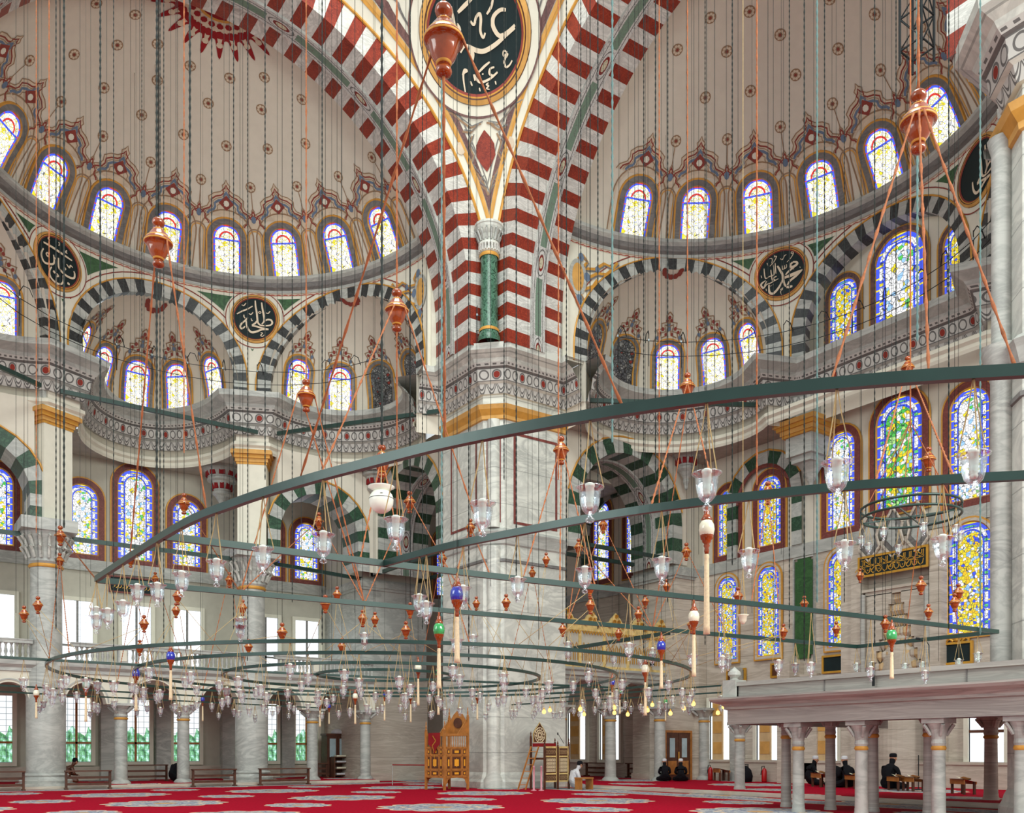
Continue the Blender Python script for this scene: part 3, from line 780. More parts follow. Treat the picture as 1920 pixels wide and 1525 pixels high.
for nm, path in (('L', PL), ('R', PRa)):
    m = MB(); m.sweep(path, PROF, PMT); struct(m.build('great_cornice'))
m = MB(); m.sweep([PL[-1]]+PP1+[PRa[0]], PROF, ['marble']+[('marble' if x == 'marble_grey' else x) for x in PMT[1:]]); struct(m.build('great_cornice'))
m = MB(); m.sweep([PRa[-1]]+PP2, PROF, ['marble']+[('marble' if x == 'marble_grey' else x) for x in PMT[1:]]); struct(m.build('great_cornice'))
# wall below the curved cornices
for sd, al in (('L', (-57.5, 0, 57.5)), ('R', (-57.5, 57.5))):
    m = MB()
    for a in al:
        p = niche_path(sd, a)
        for q0, q1 in zip(p, p[1:]):
            m.face([(q0[0], q0[1], 14.4), (q1[0], q1[1], 14.4), (q1[0], q1[1], 16.5), (q0[0], q0[1], 16.5)], 'plaster')
    m.sweep([x for a in al for x in niche_path(sd, a)], [(0, 14.2), (.05, 14.3), (.05, 14.42), (.16, 14.5), (.16, 14.62), (.02, 14.7)], ['cream']*5)
    struct(m.build('curved_frieze_wall'))
# ---- main piers
def pier(base, up, faces):
    m = MB(); m.prism(base, 0, 16.4, 'marble')
    o = struct(m.build('main_pier'))
    path = up
    g = MB(); g.sweep(path, [(0, 14.0), (.08, 14.02), (.1, 14.15), (.25, 14.35), (.32, 14.5), (0, 14.52)], ['ochre', 'ochre', 'gold_line', 'ochre', 'ochre']); g.build('gold_moulding', o)
    g = MB(); g.sweep(path, [(0, 9.25), (.06, 9.3), (.14, 9.6), (.2, 9.75), (.1, 9.85), (0, 9.9)], ['marble_grey']*5); g.sweep(path, [(0, 8.6), (.05, 8.62), (.05, 8.72), (0, 8.74)], ['marble_dark']*3)
    g.build('stone_moulding', o)
    g = MB(); g.sweep(path, [(.16, 0), (.16, .25), (.1, .35), (.06, .5), (0, .62)], ['marble']*4); g.build('pier_base', o)
    for (p, q) in faces:
        P, Q = Vector(p), Vector(q); L = (Q-P).length; d = (Q-P)/L; nn = Vector((d.y, -d.x))
        S = lambda u, v, off=0: (P.x+d.x*u+nn.x*off, P.y+d.y*u+nn.y*off, v)
        i = min(.42, L*.16); m = MB()
        A = [(i, 10.1), (L-i, 10.1), (L-i, 13.6), (i, 13.6)]; B = [(i+.1, 10.2), (L-i-.1, 10.2), (L-i-.1, 13.5), (i+.1, 13.5)]
        m.ring(S, A, B, .015, .015, 'red_line'); m.build('red_marble_panel_line', o)
    return o
P1 = pier([(19.1, 28.75), (19.68, 28.17), (22.64, 28.17), (22.64, 31.7), (19.1, 31.7)], PP1, [((19.1, 31.5), (19.1, 28.75)), ((19.1, 28.75), (19.68, 28.17)), ((19.68, 28.17), (22.64, 28.17))])
P2 = pier([(19.1, 8.99), (19.68, 9.57), (22.64, 9.57), (22.64, 6.04), (19.1, 6.04)][::-1], PP2, [((19.1, 8.99), (19.1, 6.04))])
# engaged corner columns
m = MB(); m.lathe([(.42, 0), (.42, .3), (.3, .5), (.27, .7), (.27, 9.2)], 14, 'marble', (19.42, 28.49, 0)); m.lathe([(.25, 9.9), (.25, 14.0)], 14, 'marble', (19.42, 28.49, 0)); m.build('engaged_column', P1, smooth=True)
m = MB(); m.lathe([(.22, 2.75), (.22, 9.2), (.34, 9.6), (.42, 9.9)], 14, 'marble_grey', (19.5, 9.6, 0)); m.lathe([(.2, 9.9), (.2, 14.0), (.28, 14.3)], 14, 'marble_grey', (19.5, 9.6, 0)); m.build('engaged_column', P2, smooth=True)
# green marble column above the pier cornice with its capital
def green_col(x, y):
    t = thing('green_marble_column', 'dark green marble column with carved white capital on the pier cornice between striped arches', 'column', (x, y, 16.52))
    m = MB(); m.lathe([(.42, 0), (.42, .18), (.36, .3), (.33, .4), (.31, 3.15)], 20, 'green_marble'); m.build('shaft', t, smooth=True)
    m = MB(); m.lathe([(.36, .38), (.38, .46), (.34, .5)], 20, 'gold_line'); m.lathe([(.34, 3.12), (.37, 3.2), (.33, 3.26)], 20, 'gold_line'); m.build('gold_collar', t, smooth=True)
    m = MB()
    for k in range(20):
        a = 2*PI*k/20; m.box(.29, .4, -.03, .03, 3.3, 3.55, 'white_block', lambda p, a=a: Vector((p.x*cos(a)-p.y*sin(a), p.x*sin(a)+p.y*cos(a), p.z)))
    m.lathe([(.3, 3.26), (.36, 3.3), (.36, 3.34), (.3, 3.36), (.3, 3.5), (.4, 3.54), (.4, 3.62), (.33, 3.66), (.36, 3.9), (.5, 4.12), (.52, 4.2), (.55, 4.22), (.55, 4.3), (0, 4.3)], 20, 'marble')
    for k in range(16):
        a = 2*PI*k/16; cx, cy = .42*cos(a), .42*sin(a); m.tube([(cx*.85, cy*.85, 3.68), (cx*1.02, cy*1.02, 3.85), (cx*1.22, cy*1.22, 4.0), (cx*1.1, cy*1.1, 4.08)], .045, 5, 'marble_grey')
    m.build('capital', t, smooth=False)
green_col(18.75, 27.82)
# ---- pilasters between niches with gilded capitals, and the big round columns that carry them
def pilaster(sd, td, zlow, gold=True):
    t = rad(td); m = MB(); s = SIDES[sd]
    cx, cy = PT(sd, 8.35*sin(t), 8.35*cos(t)); ux, uy = PT(sd, 8.35*sin(t)+cos(t), 8.35*cos(t)-sin(t)); ux -= cx; uy -= cy; vx, vy = -(PT(sd, sin(t), cos(t))[0]-s['c'][0]), -(PT(sd, sin(t), cos(t))[1]-s['c'][1])
    def T(p): return Vector((cx+ux*p.x+vx*p.y, cy+uy*p.x+vy*p.y, p.z))
    m.box(-.6, .6, -.9, .12, zlow, 16.4, 'cream', T)
    o = struct(m.build('pilaster')); m = MB()
    for (g, z0, z1, mt) in ((.02, 13.75, 13.85, 'gold_line'), (.06, 13.85, 14.0, 'ochre'), (.14, 14.0, 14.15, 'gold_line'), (.24, 14.15, 14.3, 'ochre'), (.2, 14.3, 14.34, 'gold_line')):
        m.box(-.62-g, .62+g, -.9, .12+g, z0, z1, mt, T)
    m.build('gilded_capital', o); m = MB(); m.box(-.66, .66, -.92, .15, 14.34, 14.95, 'marble_grey', T); m.build('marble_block', o)
for td in (-28.0, 26.5): pilaster('L', td, 10.0)
def big_column(x, y, lab):
    t = thing('round_marble_column', lab, 'column', (x, y, .0))
    m = MB(); m.lathe([(.68, .55), (.68, 4.35), (.56, 4.75), (.54, 8.3)], 28, 'marble_grey'); m.build('shaft', t, smooth=True)
    m = MB(); m.box(-.92, .92, -.92, .92, .0, .22, 'marble_grey'); m.lathe([(.9, .22), (.92, .32), (.8, .4), (.76, .46), (.8, .52), (.72, .6)], 28, 'marble_grey'); m.build('base', t, smooth=False)
    m = MB(); m.lathe([(.56, 8.28), (.62, 8.34), (.56, 8.42)], 24, 'gold_line'); m.build('gold_collar', t, smooth=True)
    m = MB(); m.lathe([(.56, 8.42), (.62, 8.5), (.6, 8.6), (.66, 9.0), (.86, 9.5), (.9, 9.6)], 24, 'marble_grey'); m.box(-.95, .95, -.95, .95, 9.58, 10.02, 'marble_grey')
    for k in range(16):
        a = 2*PI*k/16
        for (z0, r0) in ((8.62, .64), (9.0, .72)):
            m.tube([(r0*cos(a), r0*sin(a), z0), ((r0+.1)*cos(a), (r0+.1)*sin(a), z0+.25), ((r0+.22)*cos(a), (r0+.22)*sin(a), z0+.38), ((r0+.14)*cos(a), (r0+.14)*sin(a), z0+.45)], .06, 5, 'marble')
    m.build('carved_capital', t)
big_column(5.5, 38.05, 'thick round marble column at the far left, capital level with the stained glass sills')
big_column(13.4, 38.05, 'thick round marble column left of the corner buttress, below the gilded pilaster capital')
# ---- striped lower arches (green and white)
def low_arch(P3, wall_w, ri, ro, zc, zb, depth, ztop, ribbon=False, mats=('marble_grey', 'green_block'), wall='plaster', gold=True, step=.5):
    m = MB(); st = legs(ri, zc, zb, step)
    vous(m, P3, zc, zb, st, ro, -.04, ri, -.04, mats, 0)
    if ribbon:
        a = depth*.38; b_ = depth*.66
        vous(m, P3, zc, zb, st, ri, -.04, ri, a, mats); vous(m, P3, zc, zb, st, ri, a, ri-.08, a, ('marble_grey',)); vous(m, P3, zc, zb, st, ri-.08, a, ri-.08, b_, ('band_ribbon',))
        vous(m, P3, zc, zb, st, ri-.08, b_, ri, b_, ('marble_grey',)); vous(m, P3, zc, zb, st, ri, b_, ri, depth, mats)
    else: vous(m, P3, zc, zb, st, ri, -.04, ri, depth, mats)
    o = struct(m.build('striped_arch'))
    if ztop:
        m = MB(); (l0, l1) = wall_w; xs = lins(l0, l1, 90)
        def lo(x): return zc+sqrt((ro-.1)**2-x*x) if abs(x) < ro-.1 else zb
        for x0, x1 in zip(xs, xs[1:]):
            m.face([P3(x0, lo(x0), 0), P3(x1, lo(x1), 0), P3(x1, ztop, 0), P3(x0, ztop, 0)], wall)
        for x in (l0, l1): m.face([P3(x, zb, 0), P3(x, ztop, 0), P3(x, ztop, .8), P3(x, zb, .8)], wall)
        m.build('spandrel_wall', o)
    if gold:
        m = MB(); m.tube([P3(*apt(s_, ro+.05, zc), -.05) for s_ in st if s_[0] == 'a' and .15 < s_[1] < PI-.15], .04, 5, 'gold_line'); m.build('gold_edge_line', o)
    return o
# left side, plane Y=38
low_arch(lambda l, z, d: (16.5+l, 38.0+d, z), (-2.0, 2.9), 1.85, 2.42, 11.05, 9.7, 1.6, 14.6)
low_arch(lambda l, z, d: (3.1-l, 38.0+d, z), (-2.0, 2.9), 1.85, 2.42, 11.05, 9.7, 1.6, 14.6)
# plane X=19.4 between main pier and buttress
low_arch(lambda l, z, d: (19.4+d, 35.3-l, z), (-3.7, 3.8), 2.6, 3.2, 11.35, 9.7, 2.6, 14.7, True)
# right side
low_arch(lambda l, z, d: (26.25+l, 28.47+d, z), (-3.7, 3.6), 2.62, 3.25, 11.4, 9.7, 2.6, 14.8, True)
low_arch(lambda l, z, d: (30.72+d, 24.95-l, z), (-2.1, 2.1), 1.45, 1.95, 12.05, 9.8, .2, None)
low_arch(lambda l, z, d: (30.75+d, 34.3-l, z), (-2.1, 2.1), 2.1, 2.6, 12.2, 9.8, .2, None)
m = MB(); m.box(22.64, 31, 31.05, 31.3, 13.6, 14.4, 'plaster_grey'); m.box(21.9, 22.2, 31.7, 42.6, 13.7, 14.4, 'plaster_grey'); m.box(14.5, 19.4, 39.6, 39.75, 13.4, 14.4, 'plaster_grey'); struct(m.build('aisle_vault_wall'))
# red line inside the small blind arch
m = MB(); m.tube([(30.7, 24.95-1.36*cos(a), 12.05+1.36*sin(a)) for a in lins(0, PI, 20)], .08, 5, 'red_line'); struct(m.build('blind_arch_line'))
# buttresses
def buttress(x0, x1, y0, y1):
    m = MB(); m.box(x0, x1, y0, y1, 0, 9.5, 'marble_grey' if x0 < 25 else 'stone_wall'); m.box(x0+.02, x1-.02, y0+.02, y1, 9.5, 16.4, 'plaster_grey')
    m.box(x0-.1, x1+.1, y0-.1, y1, 9.1, 9.22, 'marble_grey'); m.box(x0-.16, x1+.16, y0-.16, y1, 9.22, 9.5, 'marble_grey'); m.box(x0-.08, x1+.08, y0-.08, y1, 9.5, 9.62, 'marble_grey')
    m.box(x0-.1, x1+.1, y0-.1, y1, 0, .4, 'stone_wall'); struct(m.build('buttress'))
buttress(19.1, 22.6, 39.1, 43.4); buttress(29.2, 30.9, 28.5, 31.3)
# lower cladding on buttress as in the hall: warm stone to gallery height
m = MB(); m.box(19.06, 22.64, 39.06, 43.3, .4, 5.0, 'stone_wall'); struct(m.build('buttress_cladding'))
# corbels hanging under the great cornice
def corbel(x, y, z, s_=1.0, small=False):
    t = thing('carved_corbel', 'carved stone corbel with dark red panels hanging under the cornice', 'corbel', (x, y, z))
    m = MB(); m.lathe([(0, -2.0*s_), (.06*s_, -1.95*s_), (.1*s_, -1.75*s_), (.16*s_, -1.6*s_), (.12*s_, -1.5*s_), (.3*s_, -1.2*s_), (.42*s_, -1.1*s_), (.42*s_, -1.0*s_), (.36*s_, -.95*s_), (.5*s_, -.55*s_), (.66*s_, -.5*s_), (.66*s_, -.4*s_), (.6*s_, -.35*s_), (.8*s_, 0), (.9*s_, 0), (.9*s_, .12*s_), (0, .12*s_)], 16, 'marble_grey'); m.build('stone_body', t)
    m = MB()
    for k in range(10):
        a = 2*PI*k/10
        def T(p, a=a): return Vector((p.x*cos(a)-p.y*sin(a), p.x*sin(a)+p.y*cos(a), p.z))
        for q_ in ((.6, .72, .13, -.3, -.05), (.36, .46, .09, -.88, -.6)): m = MB(); m.box(q_[0]*s_, q_[1]*s_, -q_[2]*s_, q_[2]*s_, q_[3]*s_, q_[4]*s_, 'crimson', T); m.build('red_panel', t)
    return t
tag(corbel(13.3, 41.7, 14.3), 'carved corbel with dark red panels right of the three stained windows on the left wall', 'corbel')
tag(corbel(19.2, 37.8, 14.6), 'carved corbel with red panels between the two green-striped arches left of the pier', 'corbel')
tag(corbel(29.4, 28.1, 14.9), 'carved corbel with red panels between the large and small green-striped arches right of the pier', 'corbel')
t = tag(corbel(5.9, 41.7, 14.3), 'carved corbel above the leftmost stained window, partly behind the gilded pilaster', 'corbel')
# bracket below the gilded capital on the qibla side
m = MB(); m.box(29.45, 30.9, 21.6, 23.1, 14.3, 15.0, 'marble_grey'); br = struct(m.build('wall_bracket'))
m = MB()
for g, z0, z1, mt in ((0, 13.75, 13.85, 'gold_line'), (.06, 13.85, 14.02, 'ochre'), (.16, 14.02, 14.16, 'gold_line'), (.26, 14.16, 14.34, 'ochre')): m.box(29.5-g, 30.9, 21.65-g, 23.05+g, z0, z1, mt)
m.build('gilded_capital', br); m = MB(); m.box(29.6, 30.9, 21.75, 22.95, 13.0, 13.75, 'marble_grey'); m.box(29.75, 30.9, 21.9, 22.8, 12.75, 13.0, 'marble_grey'); m.lathe([(0, 11.6), (.06, 11.7), (.1, 12.0), (.28, 12.4), (.5, 12.75)], 12, 'marble_grey', (30.4, 22.35, 0)); m.build('bracket_body', br)
# ---- stained glass windows in the walls
wl = 43.38; KW = 43.4/42.6
for (x, z0, w, h) in ((7.55, 9.95, 1.2, 2.95), (9.72, 9.95, 1.42, 3.95), (11.95, 9.95, 1.2, 2.95), (15.85, 9.95, 1.05, 2.7), (17.75, 9.95, 1.15, 2.75), (4.3, 9.95, 1.2, 3.1), (25.75, 9.95, .95, 3.3)):
    window(S_planeY(x*KW, wl, 1.4+(z0-1.4)*KW), w*1.02, h*1.02, 'glass_field', band='red_line', bw=.24)
xr = 30.86
for (y, z0, w, h, g) in ((18.87, 10.45, 1.75, 3.95, 'glass_green'), (21.3, 10.1, 1.15, 3.7, 'glass_field'), (16.25, 10.1, 1.3, 3.75, 'glass_field'),
                         (26.95, 10.1, 1.05, 2.8, 'glass_yellow'), (24.72, 10.1, 1.1, 2.85, 'glass_yellow'),
                         (39.2, 10.1, 1.0, 3.0, 'glass_field'), (35.4, 10.3, 1.1, 3.9, 'glass_field'), (32.95, 10.3, 1.05, 3.2, 'glass_field')):
    window(S_planeX(xr, y, z0), w, h, g, band='red_line', bw=.24)
for (y, z0, w, h) in ((26.95, 5.45, 1.0, 3.6), (24.72, 5.45, 1.05, 3.7), (21.2, 5.5, 1.2, 3.7), (16.2, 5.5, 1.45, 3.75)):
    window(S_planeX(30.78, y, z0), w, h, 'glass_yellow', band='stone_wall', bw=.1)
for (y, w, h, g) in ((18.87, 1.85, 3.35, 'glass_field'), (21.2, 1.15, 2.65, 'glass_yellow'), (16.54, 1.2, 2.65, 'glass_yellow')):
    window(S_planeX(30.86, y, 17.05), w, h, g, band='purple_line', bw=.16)
# ================================================================ LOWER LEVEL
def arcade_wall(P3, l0, l1, zb, zt, arches, th, wall, name='arcade_wall'):
    """wall band over arches: arches = [(centre, r, zc)]"""
    m = MB(); n = int((l1-l0)/.06); xs = lins(l0, l1, n)
    def lo(x):
        z = zb
        for (c, r, zc) in arches:
            if abs(x-c) < r: z = max(z, zc+sqrt(r*r-(x-c)**2)*1.06)
        return z
    for a, b_ in zip(xs, xs[1:]):
        za, zb_ = lo(a), lo(b_)
        m.face([P3(a, za, 0), P3(b_, zb_, 0), P3(b_, zt, 0), P3(a, zt, 0)], wall)
        m.face([P3(a, za, 0), P3(b_, zb_, 0), P3(b_, zb_, th), P3(a, za, th)], wall)
    m.face([P3(l0, zt, 0), P3(l1, zt, 0), P3(l1, zt, th), P3(l0, zt, th)], wall)
    for (c, r, zc) in arches:
        m.ribbon(lambda u, v, off=0: P3(u, v, -.03), [(c-(r+.1)*cos(a), zc+(r+.1)*sin(a)*1.06) for a in lins(0, PI, 20)], .05, 0, 'marble_grey', .3)
    return struct(m.build(name))
XC = [-2.2, .4, 3.0, 5.5, 8.15, 10.55, 13.4, 16.15, 18.9]
arL = [((a+b_)/2, (b_-a)/2-(.62 if (a in (5.5, 13.4) or b_ in (5.5, 13.4)) else .3), 3.3) for a, b_ in zip(XC, XC[1:])]
arcade_wall(lambda l, z, d: (l, 37.75+d, z), -6, 19.1, 3.25, 4.35, arL, .6, 'cream')
m = MB(); m.sweep([(-6, 37.75), (19.05, 37.75)], [(0, 4.35), (.06, 4.38), (.06, 4.5), (.18, 4.62), (.2, 4.78), (-.6, 4.78)], ['marble_grey']*5)
m.box(-6, 19.1, 37.8, 43.4, 4.4, 4.76, 'cream'); struct(m.build('gallery_floor'))
# balustrade
def balustrade(P, l0, l1, z, posts, lab):
    t = thing('gallery_balustrade', lab, 'balustrade')
    m = MB(); p0, p1 = P(l0), P(l1)
    def seg(a, b_, w, z0, z1, mt):
        A, B = Vector(P(a)), Vector(P(b_)); d = (B-A).normalized(); n = Vector((-d.y, d.x))*w/2
        m.prism([(A+n)[:], (B+n)[:], (B-n)[:], (A-n)[:]], z0, z1, mt)
    seg(l0, l1, .26, z, z+.1, 'marble_grey'); m.build('bottom_rail', t)
    m = MB(); seg(l0, l1, .24, z+.62, z+.74, 'marble_grey'); seg(l0, l1, .3, z+.74, z+.78, 'marble_grey'); m.build('top_rail', t)
    pm = MB(); pm.box(-.18, .18, -.14, .14, 0, .62, 'marble_grey'); pm.box(-.12, .12, -.16, .16, .1, .5, 'cream'); first = None
    for l in posts:
        if first is None: o = pm.build('post', t); first = o
        else: o = first.copy(); COL.objects.link(o); o.parent = t
        o.location = (*P(l), z+.05)
    bm_ = MB(); bm_.lathe([(.055, 0), (.055, .05), (.03, .1), (.065, .22), (.04, .38), (.032, .46), (.055, .5), (.055, .56)], 8, 'marble_grey')
    first = None; l = l0+.2; n = 0
    while l < l1 and n < 99:
        if all(abs(l-q) > .22 for q in posts):
            if first is None: o = bm_.build('baluster', t, smooth=True); first = o
            else: o = first.copy(); COL.objects.link(o); o.parent = t
            o.location = (*P(l), z+.08); n += 1
        l += .185
balustrade(lambda l: (l, 37.75), .6, 5.0, 4.78, [2.9, .7], 'white marble balustrade of the gallery at the far left edge')
balustrade(lambda l: (l, 37.75), 6.3, 13.1, 4.78, [8.15, 10.55], 'white marble balustrade between the two thick round columns on the left')
balustrade(lambda l: (l, 37.75), 14.3, 19.0, 4.78, [16.15], 'white marble balustrade between the right thick column and the corner buttress')
# small columns
def small_col(name, x, y, z, hgt, r, lab, group=None, mat='marble_grey', proto=[None]):
    t = thing(name, lab, 'column', (x, y, z), 0, group)
    m = MB(); m.lathe([(r*1.02, .16), (r, .3), (r*.92, hgt-.62)], 20, mat); m.build('shaft', t, smooth=True)
    m = MB(); m.lathe([(r*.94, hgt-.64), (r*1.12, hgt-.6), (r*.94, hgt-.55)], 18, 'gold_line'); bf = 1.0 if r == .25 else .78; m.lathe([(r*1.5*bf, .0), (r*1.5*bf, .05), (r*1.35*bf, .1), (r*1.05, .17)], 18, mat); m.build('bronze_ring', t, smooth=True)
    m = MB(); m.lathe([(r*.93, hgt-.55), (r*1.05, hgt-.5), (r*.95, hgt-.42), (r*1.25, hgt-.22), (r*1.7, hgt-.1)], 18, mat)
    m.box(-r*1.75, r*1.75, -r*1.75, r*1.75, hgt-.1, hgt, mat)
    for k in range(4):
        a = PI/4+k*PI/2; m.tube([(r*1.1*cos(a), r*1.1*sin(a), hgt-.34), (r*1.7*cos(a), r*1.7*sin(a), hgt-.2), (r*2.1*cos(a), r*2.1*sin(a), hgt-.12)], [r*.25, r*.3, r*.3], 6, mat)
    m.build('capital', t); return t
for x, lb in ((8.15, 'slim marble arcade column nearest the left thick column, reader in dark clothes to its right'), (10.55, 'slim marble arcade column with the crouching dark-clothed reader at its left'),
              (16.15, 'slim marble arcade column left of the glazed bookcase'), (3.0, 'slim marble arcade column at the far left edge'), (18.75, 'slim marble arcade column beside the corner buttress, right of the bookcase')):
    small_col('arcade_column', x, 38.05, .12, 3.18, .25, lb)
# lower windows of the left aisle (daylight), upper rectangular windows
def rect_window(S, w, h, mat, frame, lights=2, trans=.32, wd=.09, deep=.1):
    WN[0] += 1; m = MB()
    def bx(u0, u1, v0, v1, a, b_, mt):
        P = [S(u, v, o) for u in (u0, u1) for v in (v0, v1) for o in (a, b_)]; i = len(m.v); m.v += P; mi = m.mi(mt)
        for q in ((0, 1, 3, 2), (4, 6, 7, 5), (0, 4, 5, 1), (2, 3, 7, 6), (0, 2, 6, 4), (1, 5, 7, 3)): m.f.append([i+k for k in q]); m.m.append(mi); m.uv.append([(0, 0)]*4)
    hw = w/2
    for g0, g1, mt, dp in ((0, .16, 'cream', .16), (.0, .06, frame, .1)):
        bx(-hw-g1, -hw-g0, -g1, h+g1, 0, dp, mt); bx(hw+g0, hw+g1, -g1, h+g1, 0, dp, mt); bx(-hw-g0, hw+g0, h+g0, h+g1, 0, dp-.006, mt); bx(-hw-g0, hw+g0, -g1, -g0-.001, 0, dp-.006, mt)
    for k in range(1, lights): u = -hw+w*k/lights; bx(u-wd/2, u+wd/2, 0, h, .02, .1, frame)
    if trans: bx(-hw, hw, h*trans-wd/2, h*trans+wd/2, .02, .1, frame)
    o = struct(m.build('window_%d' % WN[0])); g = MB()
    g.face([S(-hw, 0, .03), S(hw, 0, .03), S(hw, h, .03), S(-hw, h, .03)], mat, [(0, 0), (1, 0), (1, 1), (0, 1)]); g.build('leaded_pane', o); return o
for x in (4.35, 7.35, 9.75, 11.95, 15.65, 17.75, 1.8, -.8):
    rect_window(S_planeY(x*KW, 43.36, 5.2), 1.25, 2.8, 'sky_pane', 'marble_dark', 2, .3)
    rect_window(S_planeY((x-.05)*KW, 43.3, .95), 1.18, 2.8, 'day_pane', 'wood', 2, .3)
m = MB(); 
for x in (5.85, 8.55, 10.85, 13.8, 16.7): m.box(x*KW-.32, x*KW+.32, 43.0, 43.4, .12, 4.4, 'marble_grey')
struct(m.build('aisle_pilaster'))
# inscription board on the left wall above the windows
t = thing('inscription_board', 'dark inscription board with red frame on the left wall above the gallery windows', 'board', (9.9, 43.38, 8.6))
m = MB(); m.box(-1.05, 1.05, -.04, 0, 0, .62, 'board_green'); m.build('board', t)
m = MB(); m.box(-1.12, 1.12, -.07, 0, -.07, 0, 'red_line'); m.box(-1.12, 1.12, -.07, 0, .62, .69, 'red_line'); m.box(-1.12, -1.05, -.07, 0, 0, .62, 'red_line'); m.box(1.05, 1.12, -.07, 0, 0, .62, 'red_line'); m.build('frame', t)
m = MB(); Sx = lambda u, v, off=0: (u, -.045-off, v)
for k in range(14):
    x0 = .9-k*.135; m.ribbon(Sx, [(x0, .45), (x0-.02, .2), (x0-.1, .15)], .02, .005, 'gold', .1); m.ribbon(Sx, [(x0-.05, .3), (x0-.12, .38)], .02, .005, 'gold', .1)
m.build('gilded_script', t)
# ---- right aisle: arcade Y=29.5, gallery and gilded screen
xa = [23.4, 26.2, 28.95, 31.4]
arcade_wall(lambda l, z, d: (l, 29.3+d, z), 22.64, 30.9, 3.3, 4.5, [((a+b_)/2, (b_-a)/2-.28, 3.3) for a, b_ in zip(xa, xa[1:])]+[(22.4, .75, 3.3)], .5, 'marble_grey')
m = MB(); m.sweep([(22.64, 29.3), (30.9, 29.3)], [(0, 4.4), (.05, 4.45), (.05, 4.55), (.16, 4.6), (.16, 4.75), (.24, 4.82), (.24, 4.92), (-.5, 4.92)], ['marble_grey']*7); m.box(22.64, 30.9, 29.4, 33, 4.5, 4.9, 'cream'); struct(m.build('gallery_floor'))
for x, y, lb in ((26.25, 29.55, 'slim marble column of the right aisle between the two timber-shuttered windows'), (27.85, 28.15, 'slim marble column just left of the two seated men in white caps'), (30.45, 28.0, 'slim marble column right of the brown double door'), (23.5, 29.55, 'slim marble column beside the seated child at the pier corner'), (23.5, 30.9, 'slim marble column behind the first, its shaft half hidden beside the pier')):
    small_col('arcade_column', x, y, .14, 3.2, .25, lb)
t = thing('gilded_gallery_screen', 'carved gilded screen with scrolled cresting on the gallery right of the main pier', 'screen', (22.7, 29.2, 4.92))
m = MB(); L = 8.1
m.box(0, L, 0, .1, 0, .12, 'carved_gold'); m.box(0, L, 0, .1, 1.55, 1.7, 'carved_gold'); m.build('gilded_frame', t)
m = MB(); m.box(0, L, .03, .07, .12, 1.55, 'plaster_grey'); m.build('back_panel', t)
m = MB(); k = 0; xx = .2
while xx < L:
    m.box(xx-.06, xx+.06, -.03, .1, 0, 1.75, 'carved_gold'); xx += 1.35
    Sx = lambda u, v, off=0: (u, .0-off, v)
m.build('gilded_post', t)
m = MB()
for k in range(6):
    x0 = .2+k*1.35
    prof = [(0, 0), (.05, .2), (.15, .32), (.32, .34), (.42, .5), (.55, .6), (.67, .74), (.8, .6), (.93, .5), (1.03, .34), (1.2, .32), (1.3, .2), (1.35, 0), (.67, 0)]
    for y_ in (.0, .1):
        m.star(lambda u, v, off=0: (u, y_-off, v), (x0+.67, 1.9), [(x0+p[0], 1.7+p[1]) for p in prof], 0, 'carved_gold', 2)
    m.ring(lambda u, v, off=0: (u, off, v), [(x0+p[0], 1.7+p[1]) for p in prof], [(x0+p[0], 1.7+p[1]) for p in prof], 0, .1, 'carved_gold')
    for (cx, cz, r_) in ((.3, .16, .13), (1.05, .16, .13), (.55, .34, .11), (.8, .34, .11), (.67, .58, .1)):
        m.tube([(x0+cx+r_*(1-q/14)*cos(q*.8), -.03, 1.7+cz+r_*(1-q/14)*sin(q*.8)) for q in range(13)], .025, 5, 'gold')
m.build('scrolled_cresting', t)
m = MB()
for k in range(6):
    x0 = .2+k*1.35
    for q in range(5):
        cx = x0+.2+q*.24; m.tube([(cx-.07, -.01, .3), (cx-.07, -.01, .9), (cx, -.01, 1.05), (cx+.07, -.01, .9), (cx+.07, -.01, .3)], .018, 4, 'gold')
    for q in range(8): m.tube([(x0+.14+q*.155, -.03, 1.55), (x0+.21+q*.155, -.03, 1.42), (x0+.29+q*.155, -.03, 1.55)], .025, 4, 'gold')
m.build('gilded_arch_tracery', t)
# framed green inscription on the gallery wall
t = thing('framed_inscription', 'small dark green framed inscription on the aisle wall above the gilded screen', 'board', (30.8, 30.4, 8.0))
m = MB(); m.box(-.06, 0, -.65, .65, 0, .95, 'board_green'); m.build('board', t); m = MB()
for a in ((-.65, .65, 0, .05), (-.65, .65, .9, .95)): m.box(-.08, 0, a[0], a[1], a[2], a[3], 'gold')
for a in ((-.65, -.6), (.6, .65)): m.box(-.08, 0, a[0], a[1], 0, .95, 'gold')
for k in range(7): m.box(-.075, -.06, -.5, .5, .12+k*.115, .15+k*.115, 'gold')
m.build('gilded_frame', t)
